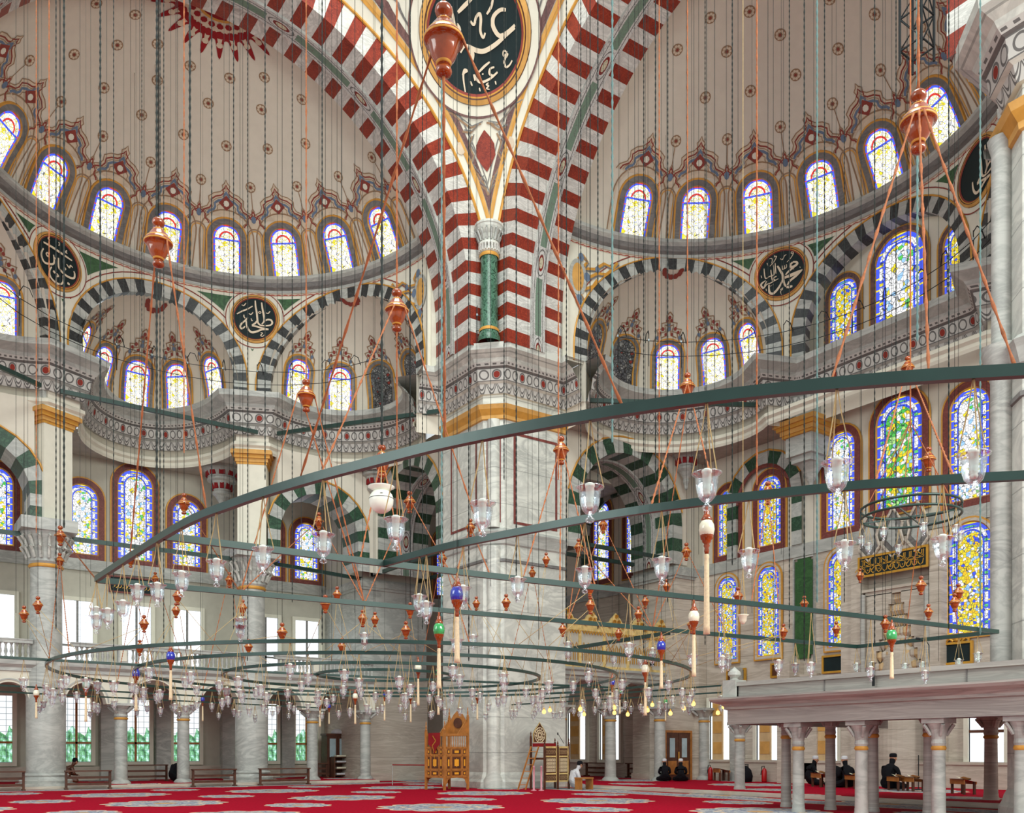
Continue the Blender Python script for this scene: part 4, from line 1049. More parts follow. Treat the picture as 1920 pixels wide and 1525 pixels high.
# right aisle lower windows with timber shutters, brown double door
def door(y, x0, w, h, lab):
    b0 = MB(); b0.box(28.3, 30.9, y, 29.25, 0, 3.4, 'stone_wall'); struct(b0.build('door_surround'))
    o = MB(); o.box(x0-w/2-.1, x0-w/2, y-.1, y, .14, h+.24, 'wood'); o.box(x0+w/2, x0+w/2+.1, y-.1, y, .14, h+.24, 'wood'); o.box(x0-w/2, x0+w/2, y-.1, y, h+.14, h+.24, 'wood')
    d = struct(o.build('door_1'))
    for s_ in (-1, 1):
        m = MB(); a, c = sorted((x0, x0+s_*w/2)); m.box(a+.01, c-.01, y-.07, y-.02, .14, h+.14, 'wood_dark'); m.box(a+.12, c-.12, y-.09, y-.07, .4, 1.0, 'wood')
        lf = m.build('door_leaf', d); m = MB(); m.box(a+.22, c-.22, y-.085, y-.07, 1.15, h-.1, 'grey_glass'); m.build('glass_panel', lf)
    m = MB(); m.box(x0-.03, x0+.03, y-.12, y-.09, 1.0, 1.4, 'gold_line'); m.build('door_handle', d)
door(28.45, 29.2, 1.5, 2.1, '')
def shutter_window(x, y, w, h, z0):
    o = rect_window(S_planeX(x, y, z0), w, h, 'sky_pane', 'wood_pale', 2, None, .08)
    m = MB(); 
    m.box(x-.14, x-.09, y-w*.18, y+w*.35, z0, z0+h, 'wood_pale')
    for a in (.1, .45, .75): m.box(x-.16, x-.14, y-w*.12, y+w*.29, z0+h*a, z0+h*(a+.2), 'ochre')
    m.build('timber_shutter', o)
for y in (37.2, 40.6, 34.6): shutter_window(30.78, y, 1.5, 2.7, 1.0)
for y in (27.3, 24.7, 21.9): shutter_window(30.78, y, 1.15, 2.6, 1.05)
rect_window(S_planeX(30.78, 15.6, 1.05), 1.2, 2.6, 'sky_pane', 'wood_dark', 2, .4, .1)
rect_window(S_planeX(30.78, 13.6, 1.05), .7, 2.6, 'sky_pane', 'wood', 1, .4, .1)
# skirting of the qibla wall
m = MB(); m.box(30.55, 30.82, 8, 28.3, .14, 1.0, 'stone_wall'); m.box(30.5, 30.82, 8, 28.3, .95, 1.05, 'stone_wall'); struct(m.build('baseboard_right'))
m = MB(); m.box(29.9, 30.8, 23.0, 23.6, .14, 5.0, 'stone_wall'); m.box(30.3, 30.8, 26.0, 26.4, .14, 5.0, 'marble_grey'); m.box(30.3, 30.8, 28.2, 28.6, .14, 9.2, 'stone_wall')
m.box(30.4, 30.8, 19.9+1.1, 20.05+.25, .14, 9.2, 'stone_wall'); m.box(30.55, 30.8, 22.2, 23.0, .3, 4.5, 'stone_wall'); struct(m.build('wall_pilaster'))
# green marble panel
t = thing('green_marble_panel', 'tall narrow dark green marble panel between two stained windows on the qibla wall', 'panel', (30.8, 22.95, 5.3))
m = MB(); m.box(-.06, 0, -.42, .42, 0, 3.8, 'green_panel'); m.box(-.06, 0, -.3, .3, 3.8, 3.93, 'green_panel'); m.box(-.06, 0, -.3, .3, -.15, 0, 'green_panel'); m.build('panel', t)
m = MB(); m.box(-.08, 0, .46, .52, -.3, 3.95, 'marble_grey'); m.box(-.08, 0, -.52, -.46, -.3, 3.95, 'marble_grey'); m.box(-.085, 0, -.46, .46, 3.9, 3.96, 'marble_grey'); m.build('moulded_edge', t)
# ---- mihrab (prayer niche)
t = thing('prayer_niche', 'tall marble prayer niche with stepped carved hood and pointed cresting on the qibla wall', 'prayer niche', (30.8, 18.75, .14))
m = MB()
m.box(-.5, 0, -1.75, -1.35, 0, 9.0, 'stone_wall'); m.box(-.5, 0, 1.35, 1.75, 0, 9.0, 'stone_wall'); m.box(-.49, 0, -1.35, 1.35, 8.55, 8.99, 'stone_wall'); m.box(-.42, 0, -1.35, 1.35, 7.2, 7.3, 'stone_wall')
m.lathe([(.1, 0), (.1, 7.1)], 10, 'marble_pink', (-.5, 1.25, 0)); m.lathe([(.1, 0), (.1, 7.1)], 10, 'marble_pink', (-.5, -1.25, 0)); m.build('marble_frame', t)
m = MB()
for k in range(9):
    wv = 1.2*(1-k/9.5); m.box(-.34+.0*k, .0, -1.25, -wv, 3.3+k*.42, 3.3+(k+1)*.42, 'stone_wall'); m.box(-.34, 0, wv, 1.25, 3.3+k*.42, 3.3+(k+1)*.42, 'stone_wall')
    for q in range(-4, 5):
        y_ = wv*q/4.5
        if abs(y_) <= wv: m.lathe([(0, 0), (.13, .18), (.13, .36), (.02, .42)], 6, 'wood_pale' if (k+q) % 2 else 'stone_wall', (-.08-.02*(8-k), y_, 3.3+k*.42))
m.box(-.34, 0, -1.25, 1.25, 7.05, 7.25, 'stone_wall'); m.build('carved_hood', t)
m = MB(); m.lathe([(1.15, 0), (1.15, 3.6), (.9, 5.0), (.5, 6.3), (.1, 7.0)], 14, 'stone_wall', (.55, 0, 0), PI*.62, PI*1.38); m.build('recess', t)
m = MB()
for y_ in (-.95, 0, .95):
    S = lambda u, v, off=0, y_=y_: (-.52-off, y_-u, v)
    O = [(0, 8.3), (.42, 8.8), (.3, 9.2), (.38, 9.5), (0, 10.1), (-.38, 9.5), (-.3, 9.2), (-.42, 8.8)]
    O2 = [(x*.62, 9.2+(z-9.2)*.62) for x, z in O]
    m.ring(S, O, O2, 0, .05, 'marble_dark'); m.star(S, (0, 9.2), O2, .02, 'marble_grey', 1)
    for k in range(8): a, b_ = O[k], O[(k+1) % 8]; m.tube([S(a[0], a[1], .04), S(b_[0], b_[1], .04)], .05, 5, 'stone_wall')
m.build('pointed_cresting', t)
t = thing('inscription_plaque', 'long black panel with gold calligraphy above the prayer niche', 'panel', (30.24, 18.75, 7.95))
m = MB(); m.box(-.04, 0, -1.3, 1.3, 0, .62, 'board_green'); m.build('black_ground', t)
m = MB(); m.box(-.07, 0, -1.38, 1.38, -.08, 0, 'gold'); m.box(-.07, 0, -1.38, 1.38, .62, .7, 'gold'); m.box(-.07, 0, -1.38, -1.3, 0, .62, 'gold'); m.box(-.07, 0, 1.3, 1.38, 0, .62, 'gold'); m.build('gold_frame', t)
m = MB(); S = lambda u, v, off=0: (-.045-off, -u, v)
def scr(P, w=.03): m.ribbon(S, P, w, .004, 'gold', .05)
for k in range(11):   # tall uprights and joined bowls of the two stacked lines
    x = 1.2-k*.23
    scr([(x, .58), (x-.01, .36)], .035); scr([(x-.06, .57), (x-.07, .37), (x-.13, .33), (x-.18, .37)], .032)
    scr([(x, .26), (x-.03, .1), (x-.12, .05), (x-.19, .12), (x-.2, .22)], .034)
    if k % 3 == 0: scr([(x+.02, .34), (x-.2, .5), (x-.38, .56)], .034)
    if k % 3 == 1: scr([(x+.05, .18), (x-.12, .28), (x-.3, .27), (x-.4, .16)], .034)
    if k % 2: m.star(S, (x-.1, .17), [(x-.13, .17), (x-.1, .2), (x-.07, .17), (x-.1, .14)], .004, 'gold', 1)
scr([(1.22, .31), (.6, .29), (0, .32), (-.6, .3), (-1.22, .31)], .022); m.build('gold_script', t)
# framed items standing on the wall behind the platform
def frame_item(y, z, w, h, lab, mat='board_green', top=False):
    t = thing('gilt_frame', lab, 'picture frame', (30.75, y, z)); m = MB(); m.box(-.04, 0, -w/2, w/2, 0, h, mat); m.build('dark_panel', t)
    m = MB()
    for a in ((-w/2-.08, w/2+.08, -.08, 0), (-w/2-.08, w/2+.08, h, h+.08), (-w/2-.08, -w/2, 0, h), (w/2, w/2+.08, 0, h)): m.box(-.09, 0, a[0], a[1], a[2], a[3], 'gold')
    if top:
        m.lathe([(0, -.1), (.12, -.05), (.14, .08), (.06, .2), (0, .24)], 10, 'gold', (-.05, 0, h+.16))
        for s_ in (-1, 1): m.tube([(-.05, s_*.15, h+.1), (-.05, s_*.3, h+.2), (-.05, s_*.42, h+.1)], .04, 5, 'gold')
    m.build('gilded_moulding', t)
frame_item(21.55, 4.55, .85, .55, 'small gilt frame with dark centre on the qibla wall left of the prayer niche')
frame_item(16.6, 4.5, .9, .62, 'gilt frame with scrolled top on the qibla wall right of the prayer niche', top=True)
frame_item(24.1, 4.55, .75, .45, 'small brown framed board low on the qibla wall behind the platform end', 'wood_dark')
frame_item(26.4, 4.5, .9, .42, 'low brown framed board just right of the platform finial', 'wood_dark')
# ---- raised marble platform on columns
t = thing('marble_tribune', 'raised grey marble platform with solid parapet on slim columns at the right', 'platform')
XF, XB, YE, YR = 17.3, 24.2, 15.15, 5.5
m = MB(); m.sweep([(XB, YE), (XF, YE), (XF, YR)][0:3], [(0, 2.07), (0, 2.42), (.06, 2.44), (.06, 2.5), (.12, 2.56), (.28, 2.62), (.32, 2.68), (.32, 2.72), (0, 2.74)], ['marble_pink']*8)
m.build('cornice_beam', t)
m = MB(); m.box(XF+.05, XF+.3, YR, YE, 2.74, 3.03, 'marble_pink'); m.box(XF-.02, XF+.34, YR, YE, 3.0, 3.1, 'marble_pink'); m.box(XF-.0, XB, YE-.3, YE-.05, 2.74, 3.03, 'marble_pink'); m.box(XF, XB, YE-.34, YE+.02, 3.0, 3.1, 'marble_pink'); m.build('parapet', t)
m = MB(); m.box(XF+.02, XB, YR, YE-.02, 2.36, 2.74, 'red_line'); m.box(XF+.3, XF+.6, YR, YE, 2.07, 2.36, 'purple_line'); m.build('slab', t)
m = MB(); m.box(-.2, .2, -.2, .2, -.01, .42, 'marble_grey'); m.lathe([(.0, .42), (.12, .42), (.07, .47), (.16, .55), (.15, .62), (.06, .7), (.02, .74), (0, .76)], 16, 'marble_grey'); m.build('corner_finial', t, loc=(XF+.14, YE-.1, 2.74))
for k, yy in enumerate((12.4, 9.2, 6.6)):
    m = MB(); m.box(XF+.03, XF+.06, yy-.012, yy+.012, 2.76, 3.0, 'marble_dark'); m.build('parapet_joint', t)
cl = ['slim marble platform column in the front row, second pair from the left end', 'slim marble platform column in the front row, third from the left', 'thickest slim marble platform column in front, before the seated man in black', 'slim marble platform column at the right edge of the photo']
for px, lb in zip((1497, 1615, 1760, 1916), cl):
    p = onX(px, 1400, XF+.3); small_col('platform_column', p.x, p.y, 0, 2.07, .135, lb)
cl = ['pale platform column just behind and left of the front pair', 'darker platform column between the front pair and the third column, middle row', 'dark platform column half behind the third front column', 'dark platform column half behind the thickest front column']
for px, lb in zip((1474, 1557, 1637, 1742), cl):
    p = onX(px, 1400, 18.9); small_col('platform_column', p.x, p.y, 0, 2.36, .125, lb, mat='marble_pink')
p = onX(1387, 1400, 23.75); small_col('platform_column', p.x, p.y, .14, 2.24, .17, 'lone platform column under the left end of the parapet')
p = onX(1858, 1400, 23.9); small_col('platform_column', p.x, p.y, .14, 2.24, .17, 'warm-toned platform column behind, near the right pier', mat='stone_wall')
for px in (1420, 1800): 
    p = onX(px, 1400, 23.6)
m = MB(); m.box(XF+2, XF+6.5, YE-.3, YE-.1, 2.36, 2.4, 'ochre'); m.build('ochre_edge', t)
# ---- iron tie beams
def tie(p, q, lab, w=.12):
    m = MB(); m.bar([p, ((Vector(p)+Vector(q))/2), q], w, .16, 'tie_green'); tag(m.build('tie_beam'), lab, 'tie beam')
tie((5.9, 37.6, 14.95), (13.5, 37.6, 14.95), 'dark green iron tie beam across the left niche, below its windows')
tie((14.3, 37.4, 15.0), (18.6, 31.2, 15.0), 'dark green iron tie beam from the gilded pilaster to the main pier')
tie((-1.6, 32.6, 14.9), (5.2, 37.3, 14.9), 'dark green iron tie beam at the far left top edge of the leftmost cornice')
tie((22.9, 27.4, 15.2), (29.4, 23.4, 15.2), 'dark green iron tie beam across the right niche, just above the cornice')
tie((6.3, 38.05, 9.55), (13.1, 38.05, 9.55), 'dark green tie beam between the two thick round columns')
tie((14.3, 38.2, 9.6), (19.1, 39.2, 9.6), 'dark green tie beam from the right thick column to the buttress')
tie((-1, 38.05, 9.5), (5.1, 38.05, 9.5), 'dark green tie beam at the left edge, left of the thick column')
tie((22.7, 28.7, 9.95), (29.2, 28.7, 9.95), 'dark green tie beam across the large striped arch, front one')
tie((22.7, 30.9, 10.05), (29.2, 30.9, 10.05), 'dark green tie beam across the large striped arch, rear one')
tie((19.6, 31.7, 9.8), (19.6, 39.1, 9.8), 'dark green tie beam between main pier and corner buttress, front one')
tie((22.2, 31.7, 9.8), (22.2, 39.1, 9.8), 'dark green tie beam between main pier and corner buttress, rear one')
# ================================================================ roundels with script
def strokes(m, S, sc, cx, cy, R_, data, mat='script', off=.085, flip=1):
    """data: [(width_px, [(x,y)...])] traced in a crop frame centred (cx,cy); R_ px -> 1 board radius sc"""
    for (w, P) in data:
        # smooth by Catmull-Rom
        Q = [((x-cx)/R_*sc, -(y-cy)/R_*sc) for x, y in P]
        out = []
        for k in range(len(Q)-1):
            p0, p1, p2, p3 = Q[max(k-1, 0)], Q[k], Q[k+1], Q[min(k+2, len(Q)-1)]
            for j in range(5):
                t = j/5; out.append(tuple(.5*((2*p1[i])+(-p0[i]+p2[i])*t+(2*p0[i]-5*p1[i]+4*p2[i]-p3[i])*t*t+(-p0[i]+3*p1[i]-3*p2[i]+p3[i])*t**3) for i in (0, 1)))
        out.append(Q[-1]); ww = w/R_*sc
        m.ribbon(S, out, (lambda f, ww=ww: ww*(.45+.55*sin(PI*min(1, max(0, .12+f*.8))))), off, mat, 9, .015)
def roundel(S, Rb, lab, cx, cy, R_, data, nlines=3):
    m = MB(); n = 64; C_ = [(cos(2*PI*k/n), sin(2*PI*k/n)) for k in range(n)]
    sc = lambda f: [(x*f, y*f) for x, y in C_]
    m.star(S, (0, 0), sc(Rb*1.01), .05, 'board_green', 6); o = tag(m.build('calligraphy_roundel'), lab, 'roundel')
    m = MB(); m.ring(S, sc(Rb), sc(Rb*1.05), .06, .09, 'paint_red'); m.ring(S, sc(Rb*1.05), sc(Rb*1.08), .09, .09, 'gold_line'); m.ring(S, sc(Rb*1.08), sc(Rb*1.11), .085, .1, 'wood_dark'); m.ring(S, sc(Rb*1.11), sc(Rb*1.2), .1, .06, 'ochre'); m.ring(S, sc(Rb*1.2), sc(Rb*1.2), .06, 0, 'ochre')
    m.build('gilded_ring', o)
    m = MB(); m.ring(S, sc(Rb*1.22), sc(Rb*1.40), .03, .03, 'cream'); m.ring(S, sc(Rb*1.40), sc(Rb*1.44), .035, .035, 'paint_red' if nlines == 3 else 'purple_line')
    m.build('painted_border', o)
    m = MB(); strokes(m, S, Rb*.98, cx, cy, R_, data); m.build('script', o); return o
MUH = [(60, [(935, 520), (880, 570), (900, 620), (960, 630), (1040, 590), (1020, 540), (940, 515)]), (45, [(1040, 580), (950, 650), (830, 720), (770, 780)]), (45, [(750, 830), (900, 800), (1050, 775), (1165, 760)]), (45, [(750, 850), (900, 835), (1050, 810), (1130, 790)]),
       (55, [(1140, 770), (1020, 860), (880, 940), (810, 1030)]), (60, [(790, 1075), (860, 1085), (930, 1085)]), (55, [(580, 520), (630, 620), (700, 760), (710, 860), (740, 980), (780, 1060)]), (55, [(700, 880), (640, 1000), (560, 1100), (470, 1160), (400, 1120), (380, 1020), (385, 930)]),
       (28, [(265, 520), (275, 640), (295, 750), (340, 760)]), (26, [(425, 580), (435, 680), (450, 730)]), (26, [(480, 470), (495, 600), (500, 700), (455, 730), (400, 730), (340, 760)]), (26, [(525, 440), (535, 600), (545, 700)]),
       (26, [(560, 760), (490, 790), (520, 850), (600, 830)]), (26, [(600, 830), (480, 870), (400, 900), (330, 910), (250, 990), (190, 920), (200, 860), (300, 810)]), (26, [(440, 740), (460, 850)]), (30, [(300, 810), (230, 860), (200, 910), (260, 980), (290, 900), (330, 830)]),
       (22, [(690, 540), (700, 630), (740, 620), (745, 550), (750, 620), (790, 600), (790, 530)]), (20, [(640, 360), (700, 395), (740, 320), (790, 300)]), (20, [(910, 260), (900, 300), (950, 310), (930, 260), (950, 320), (880, 420), (800, 485)]), (20, [(520, 250), (510, 290), (560, 290), (500, 400), (400, 490)]), (18, [(390, 310), (440, 310), (460, 360), (440, 430)]),
       (20, [(710, 1070), (650, 1100), (700, 1100), (650, 1150), (680, 1240)]), (20, [(335, 400), (360, 470)]), (18, [(195, 670), (215, 740)]), (18, [(310, 1010), (325, 1070)]), (32, [(425, 960), (435, 968)]), (32, [(475, 940), (485, 948)]), (14, [(1105, 670), (1110, 700)]), (14, [(960, 680), (962, 700)])]
TAL = [(48, [(735, 330), (745, 480), (770, 620), (785, 760), (800, 880), (860, 945), (960, 960)]), (48, [(895, 370), (915, 520), (945, 680), (960, 830), (900, 920)]), (46, [(960, 850), (1040, 800), (1130, 810), (1165, 880), (1110, 940), (960, 965)]),
       (44, [(790, 830), (730, 910), (650, 960)]), (44, [(650, 975), (780, 990), (900, 1020), (1070, 1040)]), (52, [(1070, 1050), (900, 1060), (760, 1120), (640, 1140), (560, 1070), (520, 960), (505, 850)]), (44, [(550, 775), (470, 870), (390, 950), (360, 1020), (390, 1070), (450, 1040), (480, 1000)]),
       (30, [(455, 710), (455, 760), (485, 800)]), (36, [(280, 710), (400, 630), (540, 560), (670, 475)]), (26, [(400, 465), (450, 480), (505, 410)]), (26, [(575, 670), (630, 690), (680, 630)]), (26, [(1010, 630), (1060, 640), (1110, 580)]), (20, [(850, 590), (820, 625), (850, 650), (880, 620), (850, 592)]), (22, [(630, 790), (650, 850), (670, 835)]), (22, [(870, 1140), (920, 1150), (870, 1210), (920, 1230), (960, 1190)])]
ZUB = [(50, [(385, 540), (600, 535), (850, 560), (1120, 600)]), (44, [(385, 680), (335, 800), (350, 910), (420, 975), (540, 950), (640, 900), (665, 820), (650, 690)]), (36, [(660, 740), (715, 760)]), (46, [(775, 700), (775, 850), (800, 930), (930, 1000), (1080, 1010), (1170, 970), (1185, 880), (1165, 820)]),
       (44, [(600, 985), (545, 1100), (570, 1220), (690, 1285), (820, 1270), (890, 1190), (895, 1040)]), (30, [(490, 715), (460, 760), (495, 800), (530, 760), (492, 715)]), (60, [(905, 850), (965, 880)]), (52, [(640, 1050), (690, 1085)]), (52, [(1000, 1160), (1060, 1175)]), (30, [(980, 740), (1050, 790), (1080, 730), (1135, 750)]),
       (30, [(545, 340), (510, 395), (555, 410)]), (30, [(780, 340), (810, 380), (775, 420)]), (30, [(990, 430), (955, 480), (1000, 490)]), (34, [(730, 1070), (775, 1110), (720, 1150), (715, 1270), (740, 1340)])]
OMR = [(62, [(1420, 180), (1330, 165), (1220, 220), (1185, 310), (1210, 400), (1280, 480), (1400, 460), (1545, 390)]), (66, [(1540, 420), (1380, 490), (1200, 580), (1000, 640), (860, 610), (760, 560), (680, 545), (610, 620)]), (62, [(745, 530), (770, 620), (800, 740)]), (50, [(800, 600), (815, 660), (800, 740)]),
       (44, [(830, 240), (880, 290), (930, 200), (990, 165), (1000, 240), (975, 380), (1010, 470), (1050, 410)]), (58, [(645, 115), (780, 30), (900, -40)]), (40, [(1105, 185), (1190, 100), (1240, -20)]), (40, [(545, 30), (560, 180), (580, 380)]), (38, [(610, 250), (645, 330), (600, 410)]),
       (34, [(1380, 710), (1330, 680), (1320, 740), (1385, 730), (1320, 810), (1340, 890), (1400, 880), (1455, 825)]), (34, [(1150, 865), (1080, 880), (1060, 940), (1120, 975), (1195, 935)]), (36, [(1195, 940), (1060, 1010), (900, 1040), (830, 980), (800, 930), (810, 1010)]), (36, [(880, 905), (980, 840), (1080, 790)]),
       (32, [(610, 920), (650, 850), (690, 870), (630, 900), (620, 1000), (630, 1150)]), (26, [(945, 925), (950, 945)]), (22, [(1030, 1060), (990, 1080), (1030, 1100), (990, 1130), (1040, 1150)]), (22, [(1145, 1050), (1155, 1100)]), (22, [(870, 1110), (880, 1160)]), (26, [(730, 1010), (755, 1075)]), (44, [(300, 130), (330, 80), (360, 120)]), (36, [(500, 120), (515, 200), (500, 270)]),
       (50, [(1000, -120), (1100, -200), (1200, -150)]), (50, [(500, -150), (640, -220), (760, -160), (860, -60)])]
roundel(S_drum('R', rad(-28), 20.05), .86, 'round dark green calligraphy roundel between the right niche and the three tall windows', 665, 712, 515, MUH)
roundel(S_drum('L', rad(27.5), 20.0), .86, 'round dark green calligraphy roundel between the two left niches, red and ochre ring', 730, 790, 500, TAL)
roundel(S_drum('L', rad(-28.5), 20.0), .86, 'round dark green calligraphy roundel at the far left, with a long horizontal stroke', 760, 800, 500, ZUB)
roundel(S_drum('R', rad(28), 20.05), .86, 'dark calligraphy roundel mostly hidden behind the right pier', 665, 712, 515, TAL[:6])
roundel(S_pend(8.15, .02), 1.62, 'very large dark green calligraphy roundel at the top between the two striped arches', 890, 440, 740, OMR, 4)
# gilded cartouche ornaments beside the main pier arches
def cartouche(S, lab, s_):
    m = MB(); m.star(S, (0, 0), ell(0, 0, .28, .55, 20), .04, 'ochre', 2)
    for P in ([(0, .7), (.25, .9), (.45, .7), (.3, .5)], [(.3, .4), (.8, .5), (1.2, .8), (1.6, .7), (1.8, .95)], [(.5, .1), (.9, .35), (1.3, .4), (1.7, .75)], [(.1, -.6), (.35, -.9), (.1, -1.2), (-.1, -.9)], [(.3, -.4), (.7, -.2), (.9, .1)]):
        m.ribbon(S, [(s_*x, y) for x, y in P], .11, .04, 'gold_line', .12); m.ribbon(S, [(s_*x+.06, y-.07) for x, y in P], .05, .045, 'marble_dark', .12)
    for (x, y, r_) in ((.42, .1, .14), (.05, -.85, .15), (.15, .8, .13), (.9, .5, .1)): m.star(S, (s_*x, y), ell(s_*x, y, r_, r_*1.3, 10), .05, 'paint_blue', 1)
    m.ring(S, ell(0, 0, .28, .55, 20), ell(0, 0, .42, .7, 20), .045, .045, 'marble_grey'); tag(m.build('painted_cartouche'), lab, 'painted ornament')
cartouche(S_drum('R', rad(-86), 19.75), 'gold and blue painted cartouche just right of the striped arch leg', 1)
cartouche(S_drum('L', rad(85), 19.75), 'gold and blue painted cartouche just left of the striped arch leg', -1)
# ================================================================ CHANDELIER FRAMES
HA, HB = 3.7, 3.117          # heights of the outer frame and of the concentric rings
def poly(pxs, Z): return [onZ(x, y, Z) for x, y in pxs]
def smooth(P, n=8):
    out = []
    for k in range(len(P)-1):
        p0, p1, p2, p3 = P[max(k-1, 0)], P[k], P[k+1], P[min(k+2, len(P)-1)]
        for j in range(n):
            t = j/n; out.append(.5*((2*p1)+(-p0+p2)*t+(2*p0-5*p1+4*p2-p3)*t*t+(-p0+3*p1-3*p2+p3)*t**3))
    out.append(P[-1]); return out
BARS = {}
def bar(key, pts, lab, w=.055, h=.075, group=None, sm=True):
    P = smooth(pts) if sm else pts; BARS[key] = P
    m = MB(); m.bar(P, w, h, 'iron_green'); return tag(m.build('chandelier_bar'), lab, 'chandelier frame', group)
A1 = poly([(181, 1086), (330, 991), (440, 944), (560, 905), (700, 867), (850, 829), (1060, 788), (1250, 757), (1450, 732), (1700, 709), (1925, 695)], HA)
r_ = (A1[-1]-A1[-2]).normalized(); A1.append(A1[-1]+r_*1.2)
bar('A1', A1, 'longest curved dark green chandelier bar sweeping from lower left up to the right edge')
bar('A2', poly([(181, 1088), (1606, 1213)], HA), 'long straight chandelier bar from the left tip down rightwards, lower of the two', sm=False)
bar('B', poly([(306, 1006), (721, 1057), (980, 1087), (1460, 1138), (1871, 1185)], HA), 'long straight teal chandelier bar, upper of the two, ending at the far right', sm=False)
bar('B2', poly([(721, 1057), (840, 1025), (962, 1000), (1120, 970), (1290, 945), (1560, 915), (1740, 902), (1925, 892)], HA), 'curved dark chandelier bar rising from the middle to the right edge')
bar('D1', poly([(1606, 1213), (1871, 1185)], HA), 'short dark cross bar in front of the prayer niche', sm=False)
bar('D2', poly([(1062, 1218), (1255, 1187)], HA-.02), 'short dark cross bar right of the main pier', sm=False)
bar('E1', poly([(-30, 1231), (480, 1260), (900, 1279), (1150, 1290)], HB+.02), 'thin straight bar crossing the large rings from the left edge', .045, .05, sm=False)
bar('E2', poly([(-30, 1284), (640, 1320)], HB+.02), 'thin straight bar low at the left edge, upper of two', .045, .045, sm=False)
bar('E3', poly([(-30, 1296), (600, 1328)], HB-.0), 'thin straight bar low at the left edge, lower of two', .045, .045, sm=False)
bar('E4', poly([(1352, 1286), (1003, 1312)], HB+.0), 'thin dark bar right of the pier pointing to the platform finial, upper one', .045, .045, sm=False)
bar('E5', poly([(1352, 1299), (960, 1322)], HB-.03), 'thin dark bar right of the pier, just below its twin', .045, .045, sm=False)
RC = Vector((C0[0], C0[1], HB))
def ring(key, R_, lab, w=.05, h=.06, z=HB):
    P = [Vector((C0[0]+R_*cos(a), C0[1]+R_*sin(a), z)) for a in lins(0, 2*PI, 96)]; BARS[key] = P
    m = MB()
    i0 = 0
    for (ra, za, rb, zb) in ((R_-w/2, z-h/2, R_+w/2, z-h/2), (R_+w/2, z-h/2, R_+w/2, z+h/2), (R_+w/2, z+h/2, R_-w/2, z+h/2), (R_-w/2, z+h/2, R_-w/2, z-h/2)):
        for k in range(96):
            a, b_ = 2*PI*k/96, 2*PI*(k+1)/96
            m.face([(C0[0]+ra*cos(a), C0[1]+ra*sin(a), za), (C0[0]+ra*cos(b_), C0[1]+ra*sin(b_), za), (C0[0]+rb*cos(b_), C0[1]+rb*sin(b_), zb), (C0[0]+rb*cos(a), C0[1]+rb*sin(a), zb)], 'iron_green')
    tag(m.build('chandelier_ring', merge=True), lab, 'chandelier ring')
ring('C', 7.0, 'outermost of the four concentric iron chandelier rings'); ring('Dr', 5.36, 'second largest of the concentric iron chandelier rings')
ring('Er', 3.6, 'third of the concentric iron chandelier rings'); ring('Fr', 1.55, 'innermost smallest of the concentric iron chandelier rings', z=HB+.05)
# ---- glass lamp prototype (height .2 body, hung from three cords of length 1 scaled per lamp)
def lamp_proto(drop):
    t = thing('glass_lamp', '', 'lamp')
    m = MB()
    m.lathe([(.012, -.235), (.03, -.225), (.034, -.21), (.02, -.195), (.012, -.185), (.03, -.172), (.055, -.145), (.068, -.1), (.073, -.05), (.075, -.012), (.097, .002), (.1, .012), (.092, .014), (.069, -.005), (.062, -.05), (.058, -.1), (.045, -.14), (.02, -.165), (0, -.17)], 18, 'clear_glass'); m.build('glass_cup', t, smooth=True)
    m = MB(); m.lathe([(0, -.14), (.022, -.135), (.026, -.12), (.02, -.112), (.028, -.1), (.022, -.09), (.03, -.078), (.022, -.068), (.03, -.055), (.026, -.04), (.03, -.035), (.03, .01), (.034, .012), (.034, .032), (.02, .04), (0, .042)], 12, 'lamp_white'); m.build('spiral_bulb', t, smooth=True)
    for k in range(3):
        a = 2*PI*k/3+.5; m = MB(); m.tube([(.095*cos(a), .095*sin(a), .008), (.03*cos(a), .03*sin(a), drop*.6), (0, 0, drop)], .0045, 4, 'cord'); m.build('cord', t)
    return t
PROTO = {}
def lamp(p, drop, lab, group=None, s_=1.0):
    """lamp whose rim hangs `drop` below bar point p"""
    key = round(drop, 1)
    if key not in PROTO: PROTO[key] = o = lamp_proto(key); o.location = (p[0], p[1], p[2]-key)
    else: o = dup(PROTO[key], (p[0], p[1], p[2]-key))
    o.rotation_euler = (0, 0, random.uniform(0, 6.28)); o['label'] = lab; o['category'] = 'lamp'
    if group: o['group'] = group
    elif 'group' in o: del o['group']
    o.scale = (s_, s_, 1) if False else (s_, s_, s_)
    if s_ != 1: o.location = (p[0], p[1], p[2]-key*s_)
    return o
def on_bar(key, px):
    """point of a bar seen at horizontal photo position px"""
    P = BARS[key]; best = None
    for a, b_ in zip(P, P[1:]):
        for j in range(9):
            q = a+(b_-a)*j/8; d = depth(q)
            if d < .5: continue
            x = 960+FPX*(RT[0]*q[0]+RT[1]*q[1])/d
            if best is None or abs(x-px) < best[0]: best = (abs(x-px), q)
    return best[1]
def pxy(q): d = depth(q); return 960+FPX*(RT[0]*q[0]+RT[1]*q[1])/d, HY-FPX*(q[2]-EYE)/d
